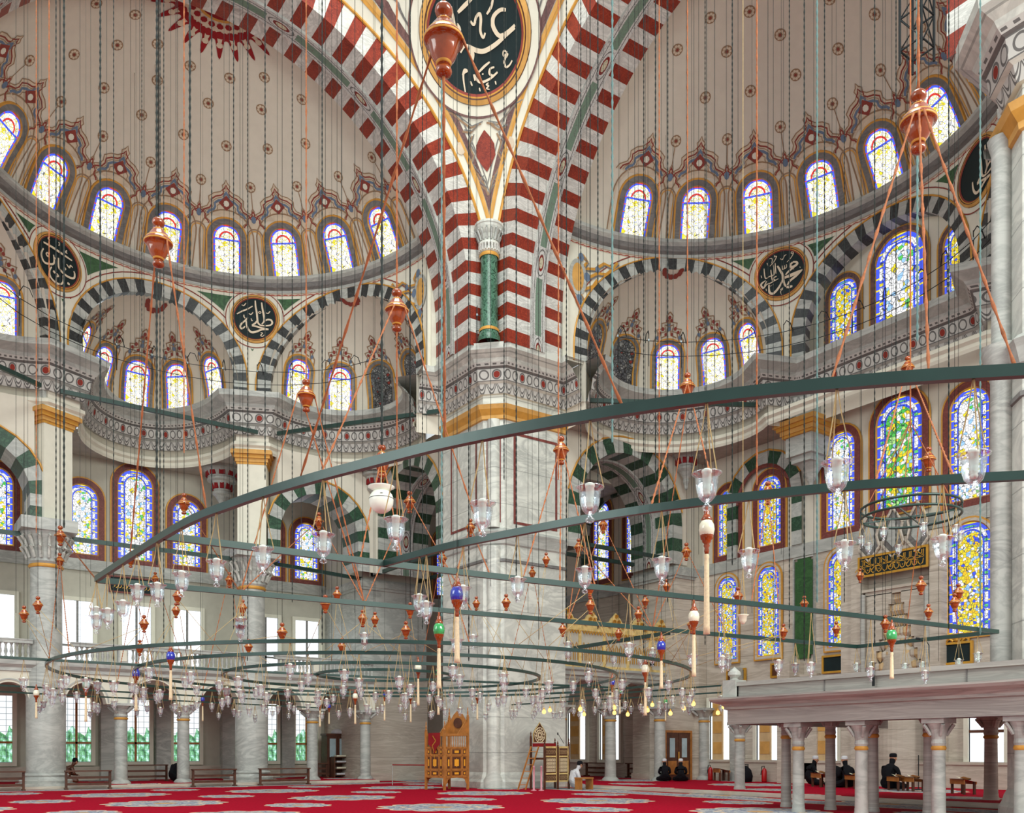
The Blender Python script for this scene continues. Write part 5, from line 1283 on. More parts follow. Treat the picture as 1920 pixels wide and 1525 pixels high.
# near lamps, one by one: (bar, px, py of lamp centre, label)
near = [('A1', 905, 977, 'large clear glass lamp in front of the main pier face, above the lower curved bar'), ('A1', 1106, 950, 'large clear glass lamp in front of the large green-striped arch, just right of the pier'),
        ('A1', 1325, 925, 'large clear glass lamp directly above the cream egg pendant with the long tassel'), ('A1', 1568, 902, 'large clear glass lamp in front of the narrow stained window right of the gilded bracket'),
        ('A1', 1825, 888, 'large clear glass lamp at the right, in front of the rightmost stained window'), ('A1', 743, 1002, 'clear glass lamp hanging right below the white globe'), ('A1', 606, 1030, 'clear glass lamp in front of the stained window of the left striped arch'),
        ('A1', 492, 1050, 'clear glass lamp beside the capital of the right thick column'), ('A1', 406, 1078, 'clear glass lamp left of the right thick column, just over the teal bar'), ('A1', 341, 1094, 'clear glass lamp below the third stained window of the left wall'),
        ('A1', 295, 1108, 'clear glass lamp hanging under a wooden finial left of the inscription board end'), ('A1', 259, 1125, 'clear glass lamp in front of the inscription board on the left wall'), ('A1', 231, 1142, 'clear glass lamp just left of the inscription board'), ('A1', 203, 1157, 'clear glass lamp second from the left tip of the long curved bar'), ('A1', 181, 1166, 'clear glass lamp hanging at the left tip of the long curved bar'),
        ('B2', 1583, 1040, 'clear glass lamp in front of the stained window left of the prayer niche'), ('B2', 1766, 1030, 'clear glass lamp at the right end of the calligraphy panel'), ('B2', 1404, 1052, 'clear glass lamp before the wall between the paired stained windows'), ('B2', 1242, 1070, 'clear glass lamp below the inner stripes of the large arch'), ('B2', 1096, 1090, 'clear glass lamp just right of the pier edge, over the teal bar'),
        ('B2', 971, 1100, 'clear glass lamp in front of the main pier, centre, over the teal bar'), ('B2', 868, 1125, 'clear glass lamp next to the blue egg pendant near the pier'), ('B2', 787, 1137, 'clear glass lamp between the green egg and the buttress, upper'), ('B2', 800, 1156, 'clear glass lamp immediately left of the green egg pendant')]
for (k, px, py, lb) in near:
    q = on_bar(k, px); d = depth(q); zc = EYE+(HY-py)/FPX*d; dr = max(.3, q[2]-zc-.1); o = lamp(q, round(dr, 1), lb)
def row(key, pxs, drop, lab, group, jit=.06):
    for px in pxs:
        q = on_bar(key, px); lamp(q, round(drop+random.uniform(-jit, jit), 1), lab, group, .97)
row('A2', [290, 340, 428, 562, 684, 907, 1008, 1098, 1184, 1262, 1336, 1406, 1470, 1533, 1590], .45, 'clear glass lamp hung from the lower long straight chandelier bar', 'glass lamps on the lower straight bar')
row('B', [860, 1175, 1270, 1330, 1450, 1530, 1640, 1735], .9, 'small clear glass lamp on long cords from the upper straight teal bar', 'glass lamps on the upper straight bar')
row('D1', [1645, 1700, 1740, 1795, 1850], .5, 'small clear glass lamp on the short cross bar in front of the prayer niche', 'glass lamps on the right cross bar')
row('D2', [1095, 1150, 1205], .4, 'small clear glass lamp on the short cross bar right of the pier', 'glass lamps on the middle cross bar')
def ring_row(key, n, drop, lab, group, ph=0, rr=None, z=HB):
    for k in range(n):
        a = 2*PI*(k+ph)/n; q = Vector((C0[0]+rr*cos(a), C0[1]+rr*sin(a), z)); lamp(q, round(drop+(k % 3)*.1-.1, 1), lab, group, .95)
ring_row('C', 52, .5, 'small clear glass lamp on the outermost concentric ring', 'glass lamps on the outermost ring', .3, 7.0)
ring_row('Dr', 38, .5, 'small clear glass lamp on the second concentric ring', 'glass lamps on the second ring', .1, 5.36)
ring_row('Er', 26, .5, 'small clear glass lamp on the third concentric ring', 'glass lamps on the third ring', .6, 3.6)
ring_row('Fr', 10, .5, 'small clear glass lamp on the innermost ring', 'glass lamps on the innermost ring', .2, 1.55)
for key, a, b_, n in (('E1', 20, 1140, 18), ('E2', 5, 600, 14), ('E3', 15, 560, 13)):
    row(key, [a+(b_-a)*k/(n-1)+random.uniform(-9, 9) for k in range(n)], .4, 'tiny clear glass lamp on a thin straight bar at the lower left', 'glass lamps on the thin left bars')
for key, a, b_, n in (('E4', 1015, 1340, 10), ('E5', 975, 1345, 11)):
    row(key, [a+(b_-a)*k/(n-1)+random.uniform(-9, 9) for k in range(n)], .4, 'tiny clear glass lamp on a thin bar right of the pier', 'glass lamps on the thin right bars')
# ---- small hoop chandelier near the prayer niche
hc = onD(1707, 958, 15.2)
t = thing('hoop_chandelier', 'small round double hoop chandelier with glass drops hanging before the tall green stained window', 'chandelier', hc)
for zz, nm in ((.06, 'upper_hoop'), (-.1, 'lower_hoop')):
    m = MB(); m.tube([(.78*cos(a), .78*sin(a), zz) for a in lins(0, 2*PI, 48)], .022, 6, 'iron_green', False); m.build(nm, t, smooth=True)
m = MB()
for k in range(12): a = 2*PI*k/12; m.tube([(.78*cos(a), .78*sin(a), .06), (.78*cos(a), .78*sin(a), -.1)], .01, 4, 'iron_green')
for a in (.3, .3+PI/2): m.tube([(.78*cos(a), .78*sin(a), -.1), (-.78*cos(a), -.78*sin(a), -.1)], .015, 4, 'iron_green')
m.build('hoop_strut', t)
for k in range(6):
    a = 2*PI*k/6+.4; m = MB(); m.tube([(.76*cos(a), .76*sin(a), .0), (0, 0, 1.5)], .008, 4, 'rope'); m.build('rope', t)
m = MB(); m.tube([(0, 0, 1.5), (0, 0, 28)], .012, 4, 'rope'); m.build('rope', t)
for k in range(8):
    a = 2*PI*k/8; q = Vector((hc.x+.78*cos(a), hc.y+.78*sin(a), hc.z-.1)); lamp(q, .4, 'small glass lamp under the hoop chandelier before the green stained window', 'glass lamps on the hoop chandelier', .8)
# ---- turned wooden finials with ropes
def finial_mesh():
    m = MB(); T_, G_ = 'turned_wood', 'gold_line'
    prof = [(0, .25), (.03, .246), (.055, .225), (.062, .2), (.055, .175), (.03, .16), (.026, .145), (.05, .132), (.056, .125), (.06, .118), (.085, .085), (.1, .06), (.112, .045), (.118, .04), (.122, .03), (.126, .022), (.138, .01), (.142, -.002), (.138, -.014), (.12, -.022), (.108, -.03), (.1, -.07), (.08, -.125), (.055, -.16), (.052, -.17), (.046, -.176), (.03, -.182), (.03, -.19), (.052, -.2), (.058, -.22), (.05, -.24), (.02, -.252), (0, -.255)]
    mats = []
    for j in range(len(prof)-1):
        z = prof[j][1]; mats.append(G_ if (.118 < z <= .132 or .03 < z <= .045 or -.014 < z <= .005 or -.176 < z <= -.16) else T_)
    m.lathe(prof, 24, T_, mats=mats); return m
FM = finial_mesh(); FP = [None]
def finial(p, s_, lab, group=None):
    if FP[0] is None: o = FM.build('wooden_finial', smooth=True); FP[0] = o
    else: o = FP[0].copy(); COL.objects.link(o)
    o.location = p; o.scale = (s_,)*3; tag(o, lab, 'finial', group); return o
def rope(a, b_, lab, r=.013, group=None, mat='rope', knots=True):
    a, b_ = Vector(a), Vector(b_); L = (b_-a).length; m = MB(); n = max(2, int(L/.09)) if knots else 1
    n = min(n, 260); m.tube([a+(b_-a)*k/n for k in range(n+1)], [r*(1.55 if k % 3 == 0 else .85) if knots else r for k in range(n+1)], 5, mat)
    tag(m.build('hanging_rope', smooth=True), lab, 'rope', group)
G_R = 'copper coloured ropes slung from the finials to the chandelier bars'
big = [  # px, py, height px, targets [(bar, px)], rope top?, label
    (832, 75, 136, [('A1', 835), ('A1', 1170), ('A1', 560)], 'largest turned wooden finial at the top, in front of the big roundel'),
    (1722, 228, 118, [('A1', 1740), ('A1', 1905), ('A1', 1555)], 'large turned wooden finial in front of the rightmost dome window'),
    (297, 455, 93, [('A1', 245), ('A1', 388)], 'turned wooden finial overlapping a dome window at the upper left'),
    (744, 582, 80, [('A1', 600), ('B2', 745), ('B2', 905)], 'orange turned wooden finial left of the main pier, before the second niche arch'),
    (574, 742, 62, [('A2', 520), ('A2', 574), ('A2', 650)], 'turned wooden finial in front of a niche window above the long bar, left of centre'),
    (1289, 725, 52, [('B2', 1220), ('A2', 1289), ('B2', 1345)], 'turned wooden finial touching the long curved bar right of the pier'),
    (716, 865, 62, [('B', 690), ('B', 760)], 'turned wooden finial crossed by the long curved bar, above the white globe'),
    (1052, 845, 54, [('B', 1000), ('B', 1052), ('B', 1090)], 'turned wooden finial at the right edge of the pier under the long curved bar'),
    (768, 942, 42, [('A2', 740), ('A2', 815)], 'small wooden finial just right of the white globe'),
    (345, 945, 40, [('A2', 320), ('A2', 375)], 'small wooden finial over the third stained window of the left wall'),
    (598, 978, 34, [('A2', 560), ('A2', 640)], 'small wooden finial in front of the left striped arch opening'),
    (1440, 925, 44, [('B', 1400), ('B', 1470)], 'wooden finial in front of the right one of the paired upper stained windows'),
    (1702, 690, 44, [('B2', 1640), ('B2', 1790)], 'wooden finial just above the long curved bar over the tall green window'),
    (1741, 862, 48, [('D1', 1700), ('D1', 1800)], 'wooden finial right of the tall green window above the hoop chandelier'),
    (113, 1005, 38, [('A2', 190), ('A2', 200)], 'wooden finial hanging in front of the far left thick column capital'),
    (882, 990, 34, [('B', 850), ('B', 930)], 'small wooden finial on the main pier face, lower left'),
    (1131, 985, 32, [('A2', 1090), ('A2', 1180)], 'small wooden finial on the stained window below the large arch'),
    (1085, 1027, 34, [('A2', 1040), ('A2', 1150)], 'small wooden finial just right of the pier, by the tie beams'),
    (1287, 1035, 34, [('A2', 1240), ('A2', 1320)], 'small wooden finial at the end of the tie beams right of the large arch'),
    (112, 1052, 30, [('C', 130), ('C', 90)], 'small wooden finial below another on the far left thick column'),
    (245, 1050, 30, [('A2', 230), ('A2', 300)], 'small wooden finial at the foot of the middle stained window on the left wall'),
    (830, 1048, 32, [('C', 780), ('C', 880)], 'small wooden finial in front of the narrow stained window left of the pier'),
    (291, 1086, 26, [('C', 250), ('C', 360)], 'small wooden finial right above the lamp left of the inscription board end'),
    (252, 1112, 26, [('C', 220), ('C', 300)], 'small orange wooden finial in front of the inscription board'),
    (430, 1088, 30, [('C', 380), ('C', 470)], 'small wooden finial left of the right thick column'),
    (998, 1075, 26, [('C', 940), ('C', 1040)], 'small wooden finial on the pier above the teal bar'),
]
for (px, py, hp, tg, lb) in big:
    d = .5*FPX/hp; p = onD(px, py, d); finial(p, 1.0, lb)
    top = 30.0
    if px in (832, 1722, 574, 744, 1289): rope(p+Vector((0, 0, .25)), (p.x, p.y, top), 'copper coloured rope rising from a wooden finial towards the dome', .010, 'copper coloured ropes rising from the finials')
    else: rope(p+Vector((0, 0, .25)), (p.x, p.y, top), 'dark wire rising from a wooden finial towards the dome', .006, 'dark wires rising from the finials', 'wire', False)
    for (bk, bx) in tg:
        q = on_bar(bk, bx); e = p+(Vector((q.x, q.y, p.z))-p).normalized()*.13 if abs(bx-px) > 12 else p-Vector((0, 0, .25))
        rope(e, q, 'copper coloured rope slung from a wooden finial down to a chandelier bar', .0085 if d < 12 else .0095, G_R)
small = [(71, 1135), (45, 1152), (455, 1140), (632, 1115), (610, 1133), (529, 1186), (641, 1212), (466, 1213), (949, 1130), (761, 1182), (1106, 1102), (1055, 1180), (1107, 1135), (1250, 1100), (1197, 1152), (1160, 1188), (1384, 1118), (1613, 1080), (1508, 1132), (1727, 1098), (1741, 1148), (1790, 1130), (1797, 1112), (1660, 1170), (1469, 1185), (1568, 1180), (330, 1145), (270, 1170), (262, 1215), (680, 1160), (703, 1162), (769, 1145), (1024, 1050), (893, 1132), (1210, 1128), (1297, 1172), (333, 1118)]
for (px, py) in small:
    d = random.uniform(14.5, 20); p = onD(px, py, d); finial(p, .62, 'tiny wooden finial among the lamp cords in the lower half', 'tiny wooden finials among the lamp cords')
    rope(p+Vector((0, 0, .15)), (p.x, p.y, 30), 'thin cord rising from a tiny wooden finial', .004, 'thin cords rising from the tiny finials', 'wire', False)
    k = min((7.0, 5.36, 3.6), key=lambda R_: abs(math.hypot(p.x-C0[0], p.y-C0[1])-R_))
    for s_ in (-1, 1):
        a = math.atan2(p.y-C0[1], p.x-C0[0])+s_*random.uniform(.05, .16); q = Vector((C0[0]+k*cos(a), C0[1]+k*sin(a), HB))
        if (q-p).length < 2.6: rope(p-Vector((0, 0, .05)), q, 'thin cord spreading from a tiny finial down to a ring', .005, 'thin cords spreading from the tiny finials', 'cord', False)
# ---- egg pendants with tassels
def egg(px, py, hp, tas, col, lab, real=.2):
    d = real*FPX/hp; p = onD(px, py, d); s_ = real/.2
    t = thing('egg_pendant', lab, 'pendant', p)
    m = MB(); m.lathe([(0, -.1), (.04, -.092), (.068, -.06), (.078, -.01), (.072, .04), (.05, .08), (.03, .098), (0, .1)], 20, col); e = m.build('egg', t, smooth=True)
    m = MB(); m.lathe([(.066, -.062), (.06, -.1), (.045, -.115), (.045, -.13), (.026, -.15), (.032, -.17), (.02, -.19), (.026, -.22), (.016, -.25), (0, -.25)], 14, 'turned_wood'); m.build('turned_wooden_mount', t, smooth=True); m = MB(); m.lathe([(.05, .08), (.056, .095), (.04, .12), (.024, .15), (.03, .17), (.014, .19), (.014, .23), (0, .24)], 14, 'turned_wood'); m.build('turned_wooden_cap', t, smooth=True)
    L = tas*d/FPX; m = MB(); m.lathe([(.02, -.25), (.026, -.28), (.02, -.3), (.024, -.33), (.03, -.25-L*.9), (.034, -.25-L), (0, -.25-L)], 10, 'tassel'); m.build('tassel', t, smooth=True)
    m = MB(); m.tube([(0, 0, .22), (0, 0, 28-p.z)], .0035, 4, 'wire'); m.build('rope', t)
egg(1325, 992, 38, 150, 'egg_white', 'large cream egg pendant with a long pale tassel right of the large striped arch')
egg(857, 1115, 34, 85, 'egg_blue', 'blue egg pendant with cream tassel left of the main pier')
egg(823, 1181, 28, 75, 'egg_green', 'bright green egg pendant with cream tassel left of the main pier')
egg(1301, 1157, 27, 78, 'egg_white', 'white egg pendant with tassel before the gilded screen end')
egg(1240, 1212, 22, 52, 'egg_blue', 'blue egg pendant with tassel in front of the gilded screen')
egg(1672, 1192, 25, 50, 'egg_green', 'green marbled egg pendant in front of the prayer niche')
egg(320, 1231, 21, 56, 'egg_blue', 'blue egg pendant in front of the third gallery window on the left')
egg(255, 1263, 18, 48, 'egg_blue', 'blue egg pendant lower and left of its twin, over the second ring')
egg(161, 1286, 16, 48, 'egg_green', 'green egg pendant above the bright aisle window at the left')
egg(68, 1300, 14, 30, 'egg_white', 'pale egg pendant in front of the far left thick column')
egg(784, 1252, 17, 50, 'egg_white', 'white egg pendant over the innermost ring')
egg(822, 1262, 15, 60, 'egg_green', 'small dark green egg pendant with long tassel under the bright green one')
egg(666, 1306, 13, 36, 'egg_white', 'cream egg pendant left of the small blue one above the bookcase corner')
egg(721, 1302, 11, 36, 'egg_blue', 'small blue egg pendant between two cream ones')
egg(770, 1306, 12, 34, 'egg_white', 'cream egg pendant right of the small blue one')
egg(895, 1305, 12, 30, 'egg_white', 'white egg pendant close to the left edge of the pier corner')
egg(1210, 1255, 20, 62, 'egg_white', 'white egg pendant above the middle aisle arch')
egg(1148, 1280, 15, 30, 'egg_blue', 'small blue egg pendant just right of the pier')
egg(1162, 1298, 12, 26, 'egg_green', 'small dark green egg pendant right of the small blue one by the pier')
egg(1248, 1316, 10, 24, 'egg_green', 'tiny green egg pendant above the seated men')
egg(380, 1312, 10, 28, 'egg_blue', 'tiny blue egg pendant above the fourth aisle arch')
egg(617, 1325, 9, 22, 'egg_blue', 'tiny blue egg pendant near the bookcase arch')
egg(600, 1318, 12, 30, 'egg_white', 'pale egg pendant above the bookcase arch')
# white globe with its plate, small cup, sensors and cameras
p = onD(715, 940, 10.8); t = thing('white_globe_lamp', 'white two-part globe with a round plate above, hanging below a wooden finial', 'lamp', p)
m = MB(); m.lathe([(0, -.145), (.06, -.135), (.11, -.1), (.14, -.04), (.145, .02), (.144, .035), (.13, .075), (.1, .11), (.05, .135), (0, .14)], 26, 'lamp_white'); m.build('globe', t, smooth=True)
m = MB(); m.lathe([(.145, .022), (.148, .026), (.145, .03)], 26, 'dark_iron'); m.lathe([(0, 0), (.018, .001)], 10, 'dark_iron', (-.06, -.12, .06)); m.build('dark_seam', t)
m = MB(); m.lathe([(.08, .12), (.16, .165), (.158, .17), (.05, .16), (.02, .2), (0, .2)], 26, 'lamp_white'); m.build('plate', t, smooth=True)
m = MB(); m.tube([(0, 0, .2), (0, 0, .62)], .006, 4, 'cord'); m.build('cord', t)
p = onD(1393, 1160, 15); t = thing('white_hanging_cup', 'small white cup hanging in front of the leftmost lower yellow window', 'cup', p)
m = MB(); m.lathe([(0, -.1), (.03, -.09), (.06, -.04), (.07, .03), (.1, .05), (.1, .06), (.06, .05), (0, .02)], 16, 'egg_white'); m.build('cup', t, smooth=True)
for k in range(3): m = MB(); a = 2.1*k; m.tube([(.09*cos(a), .09*sin(a), .05), (0, 0, .8)], .005, 4, 'cord'); m.build('cord', t)
m = MB(); m.tube([(0, 0, .8), (0, 0, 26-p.z)], .005, 4, 'cord'); m.build('cord', t)
# ---- bare warm bulbs near the aisle
wb = [(1020, 1335), (1031, 1332), (1088, 1330), (1095, 1340), (1152, 1327), (1152, 1337), (1177, 1340), (1214, 1332), (1223, 1322), (1257, 1338), (1282, 1328), (1300, 1320), (1346, 1337), (1357, 1326)]
BP = None
for (px, py) in wb:
    p = onD(px, py, random.uniform(22, 26))
    if BP is None:
        BP = thing('warm_bulb', '', 'bulb', p); m = MB(); m.lathe([(0, -.06), (.035, -.05), (.055, -.015), (.045, .03), (.02, .06), (0, .06)], 14, 'warm_bulb'); m.build('glowing_glass', BP, smooth=True)
        m = MB(); m.lathe([(.022, .055), (.024, .1), (0, .105)], 10, 'gold'); m.build('socket', BP, smooth=True); m = MB(); m.tube([(0, 0, .1), (0, 0, .8)], .005, 4, 'cord'); m.build('cord', BP); o = BP
    else: o = dup(BP, p)
    tag(o, 'glowing warm yellow bulb hanging low by the right aisle columns', 'bulb', 'glowing bulbs by the right aisle')
# ---- vertical chains and wires
def bead_chain(r, mat, step=.11, L=30):
    m = MB(); n = int(L/step); m.tube([(0, 0, k*step/2) for k in range(2*n)], [r*(1.4 if k % 2 else .7) for k in range(2*n)], 4, mat, True); return m
CH = {'thick': bead_chain(.016, 'wire', .14), 'mid': bead_chain(.0095, 'wire', .12), 'teal': bead_chain(.014, 'wire_teal', .14), 'thin': None, 'rope': bead_chain(.009, 'rope', .16)}
m = MB(); m.tube([(0, 0, 0), (0, 0, 30)], .0045, 4, 'wire'); CH['thin'] = m
CP = {}
LABC = {'thick': ('heavy dark twisted chain hanging straight down from the dome', 'heavy dark hanging chains'), 'mid': ('thin dark twisted chain hanging straight down', 'thin dark hanging chains'),
        'teal': ('pale teal chain hanging straight down', 'pale teal hanging chains'), 'thin': ('fine dark wire hanging straight down', 'fine dark hanging wires'), 'rope': ('copper coloured rope hanging straight down without a finial', 'plain copper hanging ropes')}
def chain(kind, px, y0, d):
    p = onD(px, y0, d)
    if kind not in CP: o = CH[kind].build('hanging_chain' if kind != 'rope' else 'hanging_rope'); CP[kind] = o
    else: o = CP[kind].copy(); COL.objects.link(o)
    o.location = p; tag(o, LABC[kind][0], 'chain' if kind != 'rope' else 'rope', LABC[kind][1])
for (k, px, y0, d) in [('thick', 356, 500, 14), ('thick', 294, 1060, 15), ('thick', 716, 835, 12), ('thick', 120, 990, 15), ('thick', 188, 760, 16), ('teal', 1148, 830, 14), ('teal', 1720, 640, 13), ('teal', 828, 1180, 15), ('teal', 1532, 1130, 16), ('teal', 1838, 1190, 17),
                       ('rope', 92, 700, 14), ('rope', 345, 850, 13), ('rope', 1047, 900, 13), ('rope', 1236, 950, 16), ('rope', 1419, 910, 12), ('rope', 68, 1000, 16)]: chain(k, px, y0, d)
for i, px in enumerate([105, 213, 266, 300, 307, 397, 438, 464, 497, 548, 604, 769, 792, 879, 945, 968, 1062, 1089, 1121, 1207, 1229, 1252, 1322, 1373, 1480, 1508, 1546, 1583, 1640, 1680, 1779]):
    chain('mid', px, [1180, 1240, 900, 1130, 1210, 1060][i % 6], 15+(i*7 % 5)*1.6)
for i, px in enumerate([30, 52, 78, 150, 170, 200, 232, 330, 376, 420, 450, 520, 565, 622, 640, 665, 700, 800, 850, 920, 990, 1010, 1100, 1178, 1190, 1215, 1262, 1310, 1340, 1362, 1410, 1450, 1465, 1526, 1560, 1615, 1655, 1700, 1760, 1850]):
    chain('thin', px, [1150, 1200, 1040, 1240, 1100][i % 5], 15+(i*3 % 7)*1.5)
# railing of thin rods and glass insulators on the cornices
def railing(path, lab, z=16.55):
    t = thing('cornice_wire_railing', lab, 'railing'); L = [Vector((x, y, 0)) for x, y in path]
    for h_ in (.45, 1.0):
        m = MB(); m.tube([p+Vector((0, 0, z+h_)) for p in L], .014, 4, 'dark_iron'); m.build('wire', t)
    pm = None; acc = 0
    for a, b_ in zip(L, L[1:]):
        n = max(1, int((b_-a).length/1.1))
        for k in range(n):
            p = a+(b_-a)*k/n
            if pm is None: m = MB(); m.tube([(0, 0, 0), (0, 0, 1.3)], .016, 4, 'dark_iron'); m.tube([(0, 0, 1.25), (.12, 0, 1.45), (.3, .05, 1.4), (.42, .05, 1.1)], .018, 4, 'dark_iron'); m.lathe([(0, .98), (.04, 1.0), (.03, 1.06), (0, 1.1)], 8, 'grey_glass'); pm = m.build('rod', t); o = pm
            else: o = pm.copy(); COL.objects.link(o); o.parent = t
            o.location = (p.x, p.y, z); o.rotation_euler = (0, 0, random.uniform(-1, 1))
def inset(sd, t0, t1, R_=7.75): return [PT(sd, R_*sin(rad(t)), R_*cos(rad(t))) for t in lins(t0, t1, 14)]
railing(inset('L', -75, 70), 'thin dark wire railing with hooked rods along the left curved cornice')
railing(inset('R', -75, 60), 'thin dark wire railing with hooked rods along the right curved cornice')
railing([(18.4, 30.8), (18.4, 28.1), (19.2, 27.5), (22.4, 27.5)], 'thin wire railing with glass insulators on the main pier cornice')
# ================================================================ FURNITURE
# ---- wooden preacher's pulpit left of the pier
PLX = 840
def local(o, rz): o.rotation_euler = (0, 0, rz)
p = onZ(808, 1481, 0.0); dP = depth(p)
base = onD(838, 1481, dP); base.z = 0
t = thing('preaching_pulpit', 'tall carved honey-coloured wooden pulpit with balustrade and sloping sides left of the main pier', 'pulpit', (base.x, base.y, 0), rad(10)); t.scale = (.62, .66, .9)
ALP = rad(0)
W2, D2 = .98, .85
m = MB()
for (x, y) in ((-W2, -D2), (W2, -D2), (-W2, D2), (W2, D2)):
    zt = 2.55 if y < 0 and x < 0 else 2.55
    if x > 0: zt = 3.05
    pass
k = 0
for (x, y, zt) in ((-.92, -.78, 2.4), (.92, -.78, 3.0), (-.92, .78, 2.4), (.92, .78, 3.0)):
    m = MB(); m.box(x-.06, x+.06, y-.06, y+.06, 0, zt, 'wood'); m.lathe([(.05, 0), (.07, .05), (.03, .1), (.05, .17), (.02, .26), (.035, .31), (0, .42)], 8, 'wood', (x, y, zt)); m.build('corner_post', t)
def panel_side(P, L, name):
    m = MB()
    def bx(u0, u1, v0, v1, a, b_, mt):
        Q = [P(u, v, o) for u in (u0, u1) for v in (v0, v1) for o in (a, b_)]; i = len(m.v); m.v += Q; mi = m.mi(mt)
        for q in ((0, 1, 3, 2), (4, 6, 7, 5), (0, 4, 5, 1), (2, 3, 7, 6), (0, 2, 6, 4), (1, 5, 7, 3)): m.f.append([i+z for z in q]); m.m.append(mi); m.uv.append([(0, 0)]*4)
    bx(0, L, .52, 1.75, -.04, 0, 'wood')
    for z0, z1 in ((.5, .57), (.78, .84), (1.38, 1.43), (1.68, 1.76)): bx(0, L, z0, z1, 0, .03, 'wood')
    for f0, f1 in ((0, .05), (.22, .27), (.73, .78), (.95, 1)): bx(L*f0, L*f1, .52, 1.74, 0, .03, 'wood')
    for z0, z1 in ((.6, .75), (.88, 1.34), (1.47, 1.64)):
        for f0, f1 in ((.08, .19), (.31, .69), (.81, .92)):
            bx(L*f0, L*f1, z0, z1, 0, .012, 'wood_dark'); w_ = (f1-f0)*L*.26; h_ = (z1-z0)*.3
            c = L*(f0+f1)/2; bx(c-w_, c+w_, (z0+z1)/2-h_, (z0+z1)/2+h_, .012, .02, 'wood_inlay')
    c = L/2; S = lambda u, v, off=0: P(u, v, off)
    m.star(S, (c, 1.11), [(c, 1.3), (c+.07, 1.2), (c+.05, 1.13), (c+.13, 1.11), (c+.05, 1.09), (c+.07, 1.02), (c, .92), (c-.07, 1.02), (c-.05, 1.09), (c-.13, 1.11), (c-.05, 1.13), (c-.07, 1.2)], .025, 'wood_inlay', 1)
    return m.build(name, t)
panel_side(lambda u, v, o: (-.86+u, -.8-o, v), 1.72, 'inlaid_panel'); panel_side(lambda u, v, o: (-.94-o, .72-u, v), 1.44, 'inlaid_panel')
panel_side(lambda u, v, o: (.94+o, -.72+u, v), 1.44, 'inlaid_panel'); panel_side(lambda u, v, o: (.86-u, .8+o, v), 1.72, 'inlaid_panel')
m = MB(); m.box(-.9, .9, -.76, .76, 1.6, 1.68, 'wood')
for y in (-.78, .78): m.box(-.9, .9, y-.04, y+.04, 2.2, 2.28, 'wood')
m.box(.88, .96, -.76, .76, 2.2, 2.28, 'wood'); m.build('platform_floor', t)
bp = None
for y in (-.78, .78):
    for k in range(12):
        if bp is None: mm = MB(); mm.lathe([(.022, 0), (.03, .06), (.018, .12), (.026, .25), (.018, .4), (.025, .46)], 8, 'wood'); bp = mm.build('baluster', t, smooth=True); o = bp
        else: o = bp.copy(); COL.objects.link(o); o.parent = t
        o.location = (-.8+k*.145, y, 1.75)
m = MB()
for y in (-.78, .78):
    for (a, b_) in (((.86, 2.95), (.2, 2.28)),): m.face([(.9, y-.03, 2.95), (.9, y+.03, 2.95), (.1, y+.03, 2.28), (.1, y-.03, 2.28)], 'wood'); m.face([(.9, y, 2.9), (.1, y, 2.25), (.9, y, 2.25)], 'wood')
m.star(lambda u, v, off=0: (.9, u, v), (0, 2.7), [(-.7, 2.28), (-.72, 2.8), (-.4, 3.1), (0, 3.3), (.4, 3.1), (.72, 2.8), (.7, 2.28)], 0, 'wood', 2)
m.star(lambda u, v, off=0: (.86, u, v), (0, 2.75), ell(0, 2.75, .36, .22, 14), 0, 'wood_dark', 1); m.build('carved_backrest', t)
m = MB()
for P in (lambda u, v: (-.86+u, -.8, v), lambda u, v: (.86-u, .8, v)):
    A = [(0, .52), (0, .2), (.14, .3), (.2, .42), (.4, .48), (.86, .5), (1.32, .48), (1.52, .42), (1.58, .3), (1.72, .2), (1.72, .52)]
    for a, b_ in zip(A, A[1:]): m.face([(*P(*a),), (*P(*b_),), (*P(b_[0], .54),), (*P(a[0], .54),)], 'wood')
m.build('scalloped_apron', t)
m = MB(); m.star(lambda u, v, off=0: (-1.0, u, v), (0, 2.05), [(-.5, 2.32), (-.5, 1.85), (-.25, 1.75), (0, 1.45), (.25, 1.75), (.5, 1.85), (.5, 2.32)], 0, 'crimson', 2)
m.ribbon(lambda u, v, off=0: (-1.0-off, u, v), [(0, 1.55), (.15, 1.8), (0, 1.9), (-.15, 2.0), (0, 2.1), (.12, 2.2)], .05, .01, 'gold', .06)
m.tube([(-.98, 0, 1.45), (-.98, 0, 1.3)], .02, 5, 'gold'); m.build('crimson_cloth', t)
